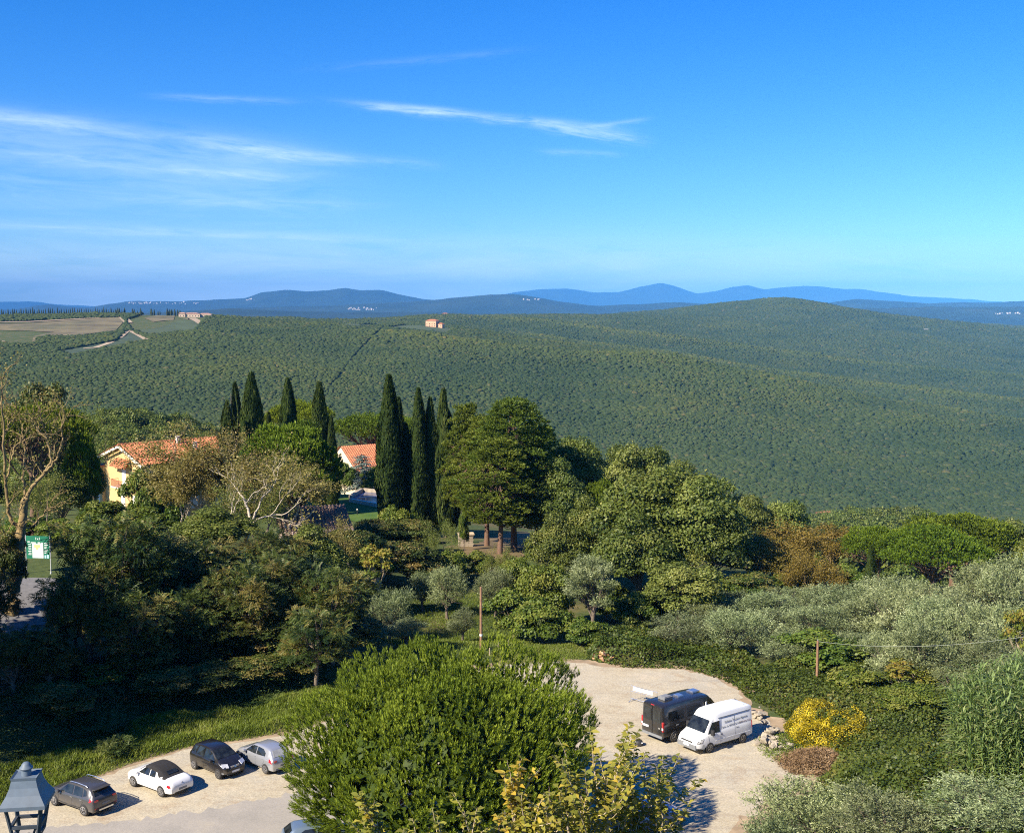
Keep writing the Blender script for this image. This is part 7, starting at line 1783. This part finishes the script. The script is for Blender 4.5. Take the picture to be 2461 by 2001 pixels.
# ---- black camper van seen from behind
m_cam = paint('black_van_paint', (0.012, 0.012, 0.013), 0.25, 0.0, 0.7, dustf=0.22)
r1 = at_z(1381, 1540, .45); r0 = at_z(1336.3, 1527.8, .45)
fr = np.array(at_z(1403.8, 1544.9, .04)) 
wv = np.array(at_z(1543.4, 1548.2, 0)) - np.array(at_z(1481.7, 1566.9, 0)); hd = math.atan2(wv[1], wv[0]) + radians(2)
fw = np.array([cos(hd), sin(hd)]); nl = np.array([-sin(hd), cos(hd)])
pc = fr[:2] + fw * 2.0 + nl * 0.92
g = thing('black_van', (pc[0], pc[1], .04), hd, 'black camper van with roof vents and red tail lights beside the white van', 'van')
K = Car([(-3.02, .46, .90, 1.36, .80, 2.36), (-2.99, .42, .98, 1.38, .86, 2.44), (-2.85, .40, 1.01, 1.40, .90, 2.50), (-1.8, .38, 1.02, 1.40, .90, 2.54), (.3, .38, 1.02, 1.40, .90, 2.54), (1.1, .38, 1.02, 1.38, .88, 2.50), (1.35, .38, 1.02, 1.36, .86, 2.40), (1.60, .38, 1.01, 1.34, .84, 2.16), (2.25, .38, 1.0, 1.26, .84, 1.42), (2.45, .38, .98, 1.20, .80, 1.28), (2.75, .40, .92, 1.02, .72, 1.12), (2.92, .44, .80, .86, .62, .92)])
K.body().build('body', m_cam, g, 30)
for sg in (1, -1):
    K.side([(2.0, 1.36), (1.55, 1.98), (.95, 2.02), (.92, 1.34)], sg, .014).build('side_window', m_carglass, g)
    K.side([(.55, 1.40), (.55, 2.02), (-.75, 2.04), (-.75, 1.40)], sg, .014).build('side_window', m_carglass, g)
    K.side([(-1.05, 1.40), (-1.05, 2.04), (-2.5, 2.04), (-2.5, 1.40)], sg, .014).build('side_window', m_carglass, g)
    groove(K, g, [(.85, .48), (.85, 2.1), (-.90, 2.12), (-.90, .48)], sg, .02)
    groove(K, g, [(-2.9, 1.0), (.8, 1.0)], sg, .02, 'slide_rail')
    wheel(g, 2.02, sg * 1.0, .35, .23, sg, m_rim_d, 6); wheel(g, -2.0, sg * 1.0, .35, .23, sg, m_rim_d, 6)
    q = MB(); q.box((-2.97, sg * .93, 1.16), (.10, .14, .62)); tl = q.build('tail_light', m_tail, g); q = MB(); q.box((-2.975, sg * .932, 1.02), (.11, .13, .16)); q.build('reversing_lamp', m_lens, tl)
    q = MB(); q.box((1.85, sg * 1.16, 1.46), (.14, .26, .36)); q.bar((1.86, sg * 1.0, 1.32), (1.85, sg * 1.08, 1.36), .07); q.build('wing_mirror', m_plast, g)
    q = K.side([(-2.6, .42), (1.4, .42), (1.4, .54), (-2.6, .54)], sg, .012); q.build('sill_cladding', m_plast, g)
    q = K.side([(-1.62, 1.06), (-1.82, 1.06), (-1.82, 1.12), (-1.62, 1.12)], sg, .03); q.build('door_handle', m_plast_g, g)
K.end([(-.84, 1.46), (-.76, 2.12), (.76, 2.12), (.84, 1.46)], True, .02).build('windscreen', m_carglass, g)
for y in (-.42, .42): q = MB(); q.box((-3.03, y, 1.76), (.03, .70, .78)); q.build('rear_window', m_carglass, g)
q = MB(); q.box((-3.035, 0, 1.45), (.02, .02, 1.8)); q.build('door_gap', m_arch, g)
q = MB(); q.box((-3.00, 0, .46), (.16, 1.86, .16)); q.build('rear_bumper', m_plast_g, g)
q = MB(); q.box((-3.045, .58, .92), (.03, .54, .13)); q.build('number_plate', m_plate, g)
q = MB(); q.box((-2.98, 0, 2.42), (.06, .30, .06)); q.build('brake_lamp', m_tail, g)
q = MB(); q.box((-3.045, -.66, 1.02), (.02, .16, .10)); q.build('badge', m_silver, g)
for x, y, w, d, h, nm, mt in ((-1.75, .1, .75, .62, .16, 'roof_vent', m_plast_g), (-.75, -.1, .50, .50, .10, 'roof_vent', m_silver), (.75, 0, .66, .60, .08, 'roof_hatch', m_silver)):
    q = MB(); q.box((x, y, 2.55 + h / 2), (w, d, h)); q.box((x, y, 2.56 + h), (w * .8, d * .8, .05)); q.build(nm, mt, g)
# open side door post seen pale inside: the sliding door stands back
q = MB(); q.box((.95, -1.03, 1.55), (.10, .05, 1.05)); q.build('door_pillar_trim', m_van, g)

# ---- the two cars half hidden under the pine
m_blue = paint('blue_car_paint', (0.03, 0.11, 0.34), 0.3, 0.3, 0.6)
m_bgrey = paint('blue_grey_car_paint', (0.14, 0.20, 0.28), 0.3, 0.3, 0.6)
for (u, v, mat, ang, lab) in ((1352, 1722, m_blue, 0.5, 'blue car in the shade of the big pine, behind the yellow leaves'), (668, 1768, m_bgrey, 0.25, 'blue grey car at the bottom edge under the big pine')):
    p = at_z(u, v, 0.04); g = thing('parked_car', tuple(p), ang, lab, 'car')
    K = Car([(-2.0, .40, .60, .62, .52, .68), (-1.97, .30, .78, .72, .66, .80), (-1.9, .26, .84, .90, .70, .98), (-1.78, .24, .86, .97, .68, 1.08), (-1.45, .23, .87, .99, .58, 1.38), (-1.28, .23, .87, .99, .58, 1.44), (-.35, .23, .87, .96, .58, 1.48), (.34, .23, .87, .93, .58, 1.39), (1.05, .23, .87, .90, .74, 1.0), (1.22, .23, .87, .90, .72, .98), (1.65, .25, .84, .80, .64, .87), (1.9, .28, .76, .68, .54, .73), (2.0, .36, .60, .52, .44, .56)])
    K.body().build('body', mat, g, 35)
    for sg in (1, -1):
        for poly in ([(.84, .965), (.32, 1.35), (-.18, 1.39), (-.20, .965)], [(-.28, .97), (-.26, 1.39), (-.82, 1.36), (-1.12, 1.20), (-1.14, 1.03)]): K.side(poly, sg).build('side_window', m_carglass, g)
        wheel(g, 1.25, sg * .87, .31, .20, sg, m_rim, 8); wheel(g, -1.26, sg * .87, .31, .20, sg, m_rim, 8)
        q = K.side([(1.66, .62), (1.62, .80), (1.82, .76), (1.88, .62)], sg, .02); q.build('headlight', m_lens, g)
        q = K.side([(-1.62, .80), (-1.60, .98), (-1.82, .95), (-1.93, .84)], sg, .016); q.build('tail_light', m_tail, g)
        mirror_part(g, .76, sg * .83, .97, sg, mat)
    K.end([(-.60, 1.06), (-.48, 1.36), (.48, 1.36), (.60, 1.06)], False, .02).build('rear_window', m_carglass, g); K.end([(-.68, 1.03), (-.54, 1.37), (.54, 1.37), (.68, 1.03)], True).build('windscreen', m_carglass, g)
# ------------------------------------------------------------------ street furniture and small things
m_iron = plain('slate_grey_painted_iron', (0.115, 0.150, 0.185), 0.55, 0.0, var=0.12, scale=9, dirt=(0.10, 0.115, 0.13))
m_iron_d = plain('dark_painted_iron', (0.05, 0.06, 0.072), 0.5, 0.0, var=0.2, scale=9)
m_wood_p = plain('weathered_pole', (0.26, 0.15, 0.085), 0.9, var=0.3, scale=4)
m_wood_g = plain('grey_post', (0.36, 0.29, 0.20), 0.9, var=0.3, scale=4)
# lantern
Yl = 11.0; c0 = at_y(57, 1664, Yl); s_ = Yl / F * 1.005           # metres per photo pixel at the lantern
lam = thing('street_lamp', (c0[0], c0[1], c0[2]), radians(8), 'old style slate grey lantern without glass at the bottom left corner', 'street lamp')
hw = 0.205
def ring4(h, z, k=1.0): return [(-h, -h * k, z), (h, -h * k, z), (h, h * k, z), (-h, h * k, z)]
q = MB(); prof = [(hw, -0.035), (hw, 0.0), (0.185, 0.035), (0.155, 0.085), (0.128, 0.15), (0.112, 0.215), (0.118, 0.245)]
V = []; Fs = []
for h, z in prof: V += ring4(h, z)
for i in range(len(prof) - 1):
    for j in range(4): Fs.append((i * 4 + j, i * 4 + (j + 1) % 4, (i + 1) * 4 + (j + 1) % 4, (i + 1) * 4 + j))
Fs += [(3, 2, 1, 0)]; n_ = (len(prof) - 1) * 4
V += ring4(0.10, 0.232); Fs += [(n_ + j, n_ + (j + 1) % 4, n_ + 4 + (j + 1) % 4, n_ + 4 + j) for j in range(4)] + [(n_ + 4, n_ + 5, n_ + 6, n_ + 7)]
q.add(V, Fs); q.build('lamp_roof', m_iron, lam)
q = MB(); q.lathe([(0.046, 0.232), (0.046, 0.30)], 16); q.build('chimney', m_iron, lam, 40)
q = MB(); q.lathe([(0.055, 0.292), (0.062, 0.302), (0.058, 0.312), (0.046, 0.318), (0.040, 0.338), (0.024, 0.355), (0.004, 0.360)], 18); q.build('finial', m_iron, lam, 50)
for x, y in ((-1, -1), (1, -1), (1, 1), (-1, 1)):
    q = MB(); q.bar((x * .158, y * .158, -.035), (x * .112, y * .112, -.335), .034, .022); q.build('corner_bar', m_iron_d, lam)
for z, h in ((-.225, .129), (-.33, .113)):
    for a, b in (((-h, -h), (h, -h)), ((h, -h), (h, h)), ((h, h), (-h, h)), ((-h, h), (-h, -h))):
        q = MB(); q.bar((*a, z), (*b, z), .026, .03); q.build('cross_bar', m_iron_d, lam)
for sx in (-1, 1):
    q = MB(); q.tube([(sx * .112, -.10, -.245), (sx * .085, -.09, -.26), (sx * .07, -.08, -.30), (sx * .065, -.07, -.36), (sx * .03, -.03, -.42), (0, 0, -.46)], .011, 8); q.build('scroll', m_iron_d, lam, 50)
gz_ = float(terrain(np.array([c0[0]]), np.array([c0[1]]))[0]) - c0[2]
q = MB(); q.lathe([(.07, gz_), (.07, gz_ + .6), (.045, gz_ + .8), (.035, -.5), (.028, -.42), (.018, -.34)], 12); q.build('post', m_iron_d, lam, 40)

# green information board by the upper road
m_green = plain('green_sign_panel', (0.012, 0.16, 0.085), 0.5, var=0.12, scale=2)
m_white = plain('white_sign_print', (0.80, 0.82, 0.80), 0.5, var=0.03); m_yel = plain('yellow_map_print', (0.75, 0.62, 0.25), 0.6); m_bluep = plain('pale_blue_print', (0.45, 0.75, 0.85), 0.5)
m_post = plain('galvanised_post', (0.55, 0.56, 0.54), 0.5, 0.2)
pl_, pr_ = ground_at(57, 1192), ground_at(106, 1199)
mid_ = (pl_ + pr_) / 2; ang = math.atan2(pr_[1] - pl_[1], pr_[0] - pl_[0]); ang = max(-0.5, min(0.5, ang))
zc = 104.0; mpp = float(np.hypot(*mid_[:2])) / F
wd = 48 * mpp; zt_ = at_y(85, 1117, mid_[1])[2] - mid_[2]; zb_ = at_y(85, 1164, mid_[1])[2] - mid_[2]
sg_ = thing('information_sign', tuple(mid_), -0.12, 'green information board on two metal legs beside the upper road', 'sign')
q = MB(); q.box((0, 0, (zt_ + zb_) / 2), (wd, .05, zt_ - zb_)); q.build('panel', m_green, sg_)
for s in (-1, 1): q = MB(); q.lathe([(.09, -.3), (.09, .12), (.045, .14), (.045, zt_ + .05)], 10, (s * (wd / 2 + .05), 0, 0)); q.build('leg', m_post, sg_, 40)
H_ = zt_ - zb_; X = lambda f: (f - .5) * wd; Z = lambda f: zt_ - f * H_
def patch(name, x0, x1, z0, z1, mat, parent=sg_, o=.035): q = MB(); q.box(((X(x0) + X(x1)) / 2, -o, (Z(z0) + Z(z1)) / 2), (abs(X(x1) - X(x0)), .014, abs(Z(z0) - Z(z1)))); return q.build(name, mat, parent)
mp = patch('map_print', .26, .73, .33, .97, m_white)
patch('map_shading', .34, .60, .38, .52, m_yel, mp, .043); patch('map_shading', .42, .52, .52, .60, m_yel, mp, .043)
def sign_text(txt, size, fx, fz, mat=m_white):
    cu = bpy.data.curves.new('lettering', 'FONT'); cu.body = txt; cu.size = size; cu.extrude = .003; cu.align_x = 'CENTER'; cu.resolution_u = 2
    tmp = bpy.data.objects.new('lettering', cu); link(tmp); bpy.context.view_layer.update()
    me = bpy.data.meshes.new_from_object(tmp.evaluated_get(bpy.context.evaluated_depsgraph_get())); bpy.data.objects.remove(tmp)
    me.transform(Matrix.Translation((X(fx), -.034, Z(fz))) @ Matrix.Rotation(pi / 2, 4, 'X')); me.materials.clear(); return obj('lettering', me, mat, sg_)
sign_text('1x1', .34, .50, .17)
for fx0, fx1, fz in ((.20, .42, .275), (.50, .60, .27), (.63, .73, .285), (.06, .16, .24), (.77, .93, .29)): patch('text_line', fx0, fx1, fz, fz + .04, m_white)
for k in range(7): patch('text_line', .08 + .02 * (k % 2), .22, .36 + .075 * k, .385 + .075 * k, m_white)
for k in range(6): patch('text_line', .78, .93 - .03 * (k % 3), .38 + .07 * k, .405 + .07 * k, m_white)
patch('arrow_sign', .78, .85, .84, .97, m_bluep); patch('pictogram', .88, .96, .82, .97, m_bluep)

# wooden pole in the garden, with its little insulators
def post(name, u, vb, vt, r, mat, label, cat, group=None, lean=0.0, parts=True):
    g = ground_at(u, vb); zt = at_y(u, vt, g[1])[2]
    t_ = thing(name, tuple(g), 0, label, cat, group)
    h = zt - g[2]
    q = MB(); q.tube([(0, 0, -.3), (lean * .4, 0, h * .5), (lean, 0, h)], [r, r * .92, r * .8], 9); q.build('shaft', mat, t_, 40)
    return t_, Vector(g), h
p_, g_, h_ = post('wooden_pole', 1003, 1357, 1223, .12, m_wood_p, 'tall wooden pole standing alone in the garden', 'pole')
for z in (.60, .68): q = MB(); q.bar((.1, -.02, h_ * z * 1.15), (.24, -.02, h_ * z * 1.15), .04); q.build('step_iron', m_iron_d, p_)
q = MB(); q.lathe([(.125, h_ * .24), (.125, h_ * .27)], 10); q.build('white_band', m_white, p_)
p_, g_, h_ = post('wire_post', 1703, 1432, 1335, .11, m_wood_p, 'wooden post carrying the wire in front of the leafy bush', 'pole')
wire_a = g_ + Vector((0, 0, h_ - .06)); q = MB(); q.lathe([(.04, h_), (.055, h_ + .06), (.03, h_ + .10)], 8); q.build('insulator', m_plast_g, p_)
e_ = at_y(2160, 1323, g_[1] - 13.0); n_ = 24
q = MB(); q.tube([wire_a.lerp(Vector(e_), i / n_) - Vector((0, 0, 1.0 * (1 - (2 * i / n_ - 1) ** 2) * .55)) for i in range(n_ + 1)], .012, 5)
wr = q.build('overhead_wire', plain('pale_wire', (0.30, 0.33, 0.26), 0.6)); tag(wr, 'thin sagging wire from the post to the right edge', 'wire')
for u, vb, vt, lab in ((1021, 1366, 1350, 'short fence post left of the other two above the big pine'), (1039, 1358, 1337, 'short fence post in the middle, above the big pine'), (1060, 1346, 1326, 'short fence post farthest right above the big pine')):
    post('fence_post', u, vb, vt, .06, m_wood_g, lab, 'post', 'fence posts above the big pine')
post('fence_post', 1815, 1532, 1497, .09, m_wood_g, 'grey wooden stake at the right of the yellow flowers', 'post')
post('fence_post', 1577, 1262, 1230, .07, m_wood_g, 'thin stake under the big oaks', 'post')
# rustic fence and stone pillar by the grove
A_ = ground_at(873, 1120); B_ = ground_at(915, 1112)
fe = thing('rustic_fence', tuple(A_), 0, 'short rustic wooden fence left of the thorny bush', 'fence')
for k in range(3):
    p = A_ + (B_ - A_) * k / 2 - A_; q = MB(); q.tube([(p[0], p[1], p[2] - .2), (p[0], p[1], p[2] + 1.3)], .09, 8); q.build('fence_post', m_wood_g, fe, 40)
for z in (.5, 1.1): q = MB(); d = B_ - A_; q.tube([(0, 0, z), (d[0], d[1], d[2] + z)], .06, 8); q.build('rail', m_wood_g, fe, 40)
g = ground_at(971, 1139); s1 = g[1] / F
pi_ = thing('stone_pillar', tuple(g), .15, 'square stone gate pillar with a flat cap by the pine grove', 'pillar')
rs = np.random.default_rng(5); wP, hP = 30 * s1, 26 * s1
for lay in range(6):
    for k in range(3):
        q = MB(); w = wP / 3 * .97; q.box((-wP / 2 + wP / 3 * (k + .5) + (0.04 if lay % 2 else -.04), 0, hP * (lay + .5) / 6), (w, wP * .62, hP / 6 * .93), rz=rs.normal() * .02); q.build('stone', m_stone, pi_)
q = MB(); q.box((0, 0, hP + .08), (wP * 1.15, wP * .75, .14)); q.build('cap', m_trim if False else plain('pale_cap_stone', (0.55, 0.44, 0.30), 0.9, var=.2), pi_)
# steel crowd barrier
a = at_z(1315, 1460, .03); b = at_z(1371, 1475, .03)
ang = math.atan2(b[1] - a[1], b[0] - a[0]); Lb = 2.3
ba = thing('crowd_barrier', (a[0], a[1], .03), ang, 'steel crowd barrier with a white panel behind the black van', 'barrier')
q = MB(); q.tube([(0, 0, .12), (0, 0, 1.08), (.04, 0, 1.12), (Lb - .04, 0, 1.12), (Lb, 0, 1.08), (Lb, 0, .12)], .024, 6); q.tube([(0, 0, .2), (Lb, 0, .2)], .02, 6); q.tube([(0, 0, .72), (Lb, 0, .72)], .014, 6); q.build('frame', m_silver, ba)
for k in range(1, 16): q = MB(); q.tube([(Lb * k / 16, 0, .2), (Lb * k / 16, 0, .72)], .008, 4); q.build('bar', m_silver, ba)
q = MB(); q.box((Lb * .46, -.02, .95), (Lb * .74, .012, .26)); q.build('panel', m_white, ba)
for x in (.12, Lb - .12): q = MB(); q.tube([(x, -.42, .02), (x, 0, .14), (x, .42, .02)], .02, 6); q.build('foot', m_silver, ba)
# dark bag
g = at_z(1331, 1553, .03)
bg_ = thing('dark_bag', (g[0], g[1], .03), .2, 'dark bag lying on the gravel behind the black van', 'bag')
q = MB(); q.lathe([(.20, 0), (.29, .05), (.30, .22), (.25, .32), (.12, .38)], 12); q.build('body', m_plast, bg_, 50); q = MB(); q.tube([(-.12, 0, .36), (-.06, 0, .46), (.06, 0, .46), (.12, 0, .36)], .02, 6); q.build('handle', m_arch, bg_)
q = MB(); q.box((.16, -.27, .24), (.10, .02, .07)); q.build('tag', m_plate, bg_)
# rubble
m_rub = plain('pale_rubble', (0.36, 0.31, 0.23), 0.9, var=0.3, scale=2.5); m_orng = plain('orange_rubble', (0.58, 0.32, 0.17), 0.9, var=0.3, scale=4)
def rock_mesh(seed):
    rs = np.random.default_rng(seed); bm = bmesh.new()
    pts = rs.uniform(-1, 1, (16, 3)); pts /= np.maximum(np.abs(pts).max(1), .75)[:, None]
    for p in pts: bm.verts.new(p * np.array([1, .7, .5]))
    r = bmesh.ops.convex_hull(bm, input=bm.verts)
    for v in [v for v in bm.verts if not v.link_faces]: bm.verts.remove(v)
    me = bpy.data.meshes.new('stone'); bm.to_mesh(me); bm.free(); return me
rocks = [rock_mesh(i) for i in range(6)]; rocks_o = [r.copy() for r in rocks]
for r in rocks: r.materials.append(m_rub)
for r in rocks_o: r.materials.append(m_orng)
rs = np.random.default_rng(12)
path = [(1512, 1482), (1545, 1480), (1575, 1495), (1600, 1515), (1622, 1540), (1630, 1560), (1612, 1560), (1600, 1535), (1585, 1550)]
for i in range(96):
    k = rs.uniform(0, len(path) - 1.01); j = int(k); u, v = np.array(path[j]) * (1 - k + j) + np.array(path[j + 1]) * (k - j); u += rs.normal() * 8; v += rs.normal() * 6
    g = at_z(u, v, 0); z = float(terrain(np.array([g[0]]), np.array([g[1]]))[0]); s = rs.uniform(.10, .30) * (1.5 if rs.uniform() < .15 else 1)
    o = bpy.data.objects.new('rubble_stone', rocks[i % 6]); link(o); o.location = (g[0], g[1], z + s * .28 + rs.uniform(0, .35)); o.scale = (s, s, s); o.rotation_euler = (rs.normal() * .3, rs.normal() * .3, rs.uniform(0, 6.3))
    tag(o, 'pale broken stone in the rubble row right of the vans', 'stone', 'rubble stones right of the vans')
for i in range(26):
    u, v = 1258 + rs.normal() * 11, 1372 + rs.normal() * 4; g = ground_at(u, v); s = rs.uniform(.14, .34)
    o = bpy.data.objects.new('brick_rubble', rocks_o[i % 6]); link(o); o.location = (g[0], g[1], g[2] + s * .3 + max(0, .5 - abs(u - 1258) / 30) * rs.uniform(0, 1.2)); o.scale = (s, s, s); o.rotation_euler = (rs.normal() * .3, rs.normal() * .3, rs.uniform(0, 6.3))
    tag(o, 'orange lump in the small rubble heap at the top of the gravel', 'stone', 'orange rubble heap')
# row of cypresses along the far ridge and the villa's own
crow = [(u, 668 - 0.030 * u + 0.000005 * u * u) for u in np.linspace(-20, 262, 62)]
P_ = PROTO['cypress_b']
fm = bpy.data.meshes.new('far_cypress'); 
q = MB()
q.lathe([(.55, -2.0), (.75, .6), (1.05, 2.6), (.95, 5.0), (.55, 8.0), (.06, 10.2)], 7); far_me = q.mesh('far_cypress', 60); far_me.materials.append(plain('far_cypress_green', (0.022, 0.036, 0.016), 0.9, var=.3, scale=1.0))
rs = np.random.default_rng(14)
# the row follows the crest: ground positions at about 2 km
def crest(u, r0=1750, r1=2350):
    r = np.linspace(r0, r1, 120); a = np.arctan((u - CX) / F); x, y = r * np.sin(a), r * np.cos(a); z = terrain(x, y); k = np.argmax((z - CAMZ) / r); return x[k], y[k], z[k]
for i, u in enumerate(np.linspace(-40, 262, 66)):
    x, y, z = crest(u + rs.normal() * .6); o = bpy.data.objects.new('far_cypress', far_me); link(o); o.location = (x, y, z); s = rs.uniform(.85, 1.3); o.scale = (s * 1.0, s * 1.0, s); tag(o, 'small cypress in the long row along the distant left ridge', 'cypress', 'row of cypresses on the distant ridge')
for i in range(30):
    u = 262 + rs.uniform(0, 130); x, y, z = crest(u, 1800, 2250); dy = rs.uniform(-60, 30); z = float(terrain(np.array([x]), np.array([y + dy]))[0]); o = bpy.data.objects.new('far_cypress', far_me); link(o); o.location = (x, y + dy, z); s = rs.uniform(.7, 1.25); o.scale = (s * 1.4, s * 1.4, s); tag(o, 'dark cypress among those on the knoll beside the hill villa', 'cypress', 'cypresses on the knoll by the hill villa')
# far villages: small pale houses on the blue ridges
hm = {}
m_vil = plain('village_house', (0.55, 0.50, 0.44), 0.9, scale=.1)
q = MB(); q.box((0, 0, 5), (16, 12, 14)); q.prism([(-8.5, -6.5, 12), (-8.5, 6.5, 12), (-8.5, 0, 16)], (0, 0, 0), (17, 0, 0)); vm = q.mesh('village_house'); vm.materials.append(m_vil)
for (u0, u1, v0, v1, r, n, nm) in ((268, 330, 630, 633, 19000, 26, 'hill town on the left blue ridge'), (335, 420, 629, 634, 19000, 14, 'scattered houses beside the left hill town'), (505, 545, 622, 629, 19000, 14, 'village on the flank of the left blue mountain'), (725, 785, 640, 645, 12000, 26, 'white village below the left blue mountain'), (1090, 1125, 622, 625, 13500, 7, 'pale houses on the middle blue ridge'), (2075, 2130, 650, 653, 9200, 10, 'pale houses at the right end of the blue ridges')):
    for i in range(n):
        u, v = rs.uniform(u0, u1), rs.uniform(v0, v1); p = at_y(u, v, r - 900); o = bpy.data.objects.new('village_house', vm); link(o); o.location = (p[0], p[1], p[2] - 8); s = rs.uniform(.5, 1.3) * r / 15000; o.scale = (s, s, s * .7); o.rotation_euler = (0, 0, rs.uniform(0, 3)); tag(o, 'tiny pale house in the ' + nm, 'house', nm)
# ------------------------------------------------------------------ haze: one closed box of even, thin air
hb = MB(); hb.box((0, 20500 - 300, (-200 + 900) / 2), (50000, 41600, 1100))
m_hz = bpy.data.materials.new('air_haze'); m_hz.use_nodes = True
hn = m_hz.node_tree.nodes
for n_ in list(hn): hn.remove(n_)
pv = hn.new('ShaderNodeVolumePrincipled'); pv.inputs['Color'].default_value = (0.12, 0.46, 1.0, 1); pv.inputs['Density'].default_value = 4.0e-5; pv.inputs['Anisotropy'].default_value = -0.52
ho = hn.new('ShaderNodeOutputMaterial'); m_hz.node_tree.links.new(pv.outputs[0], ho.inputs['Volume'])
hz = hb.build('haze', m_hz); tag(hz, kind='stuff')
hz.display_type = 'WIRE'
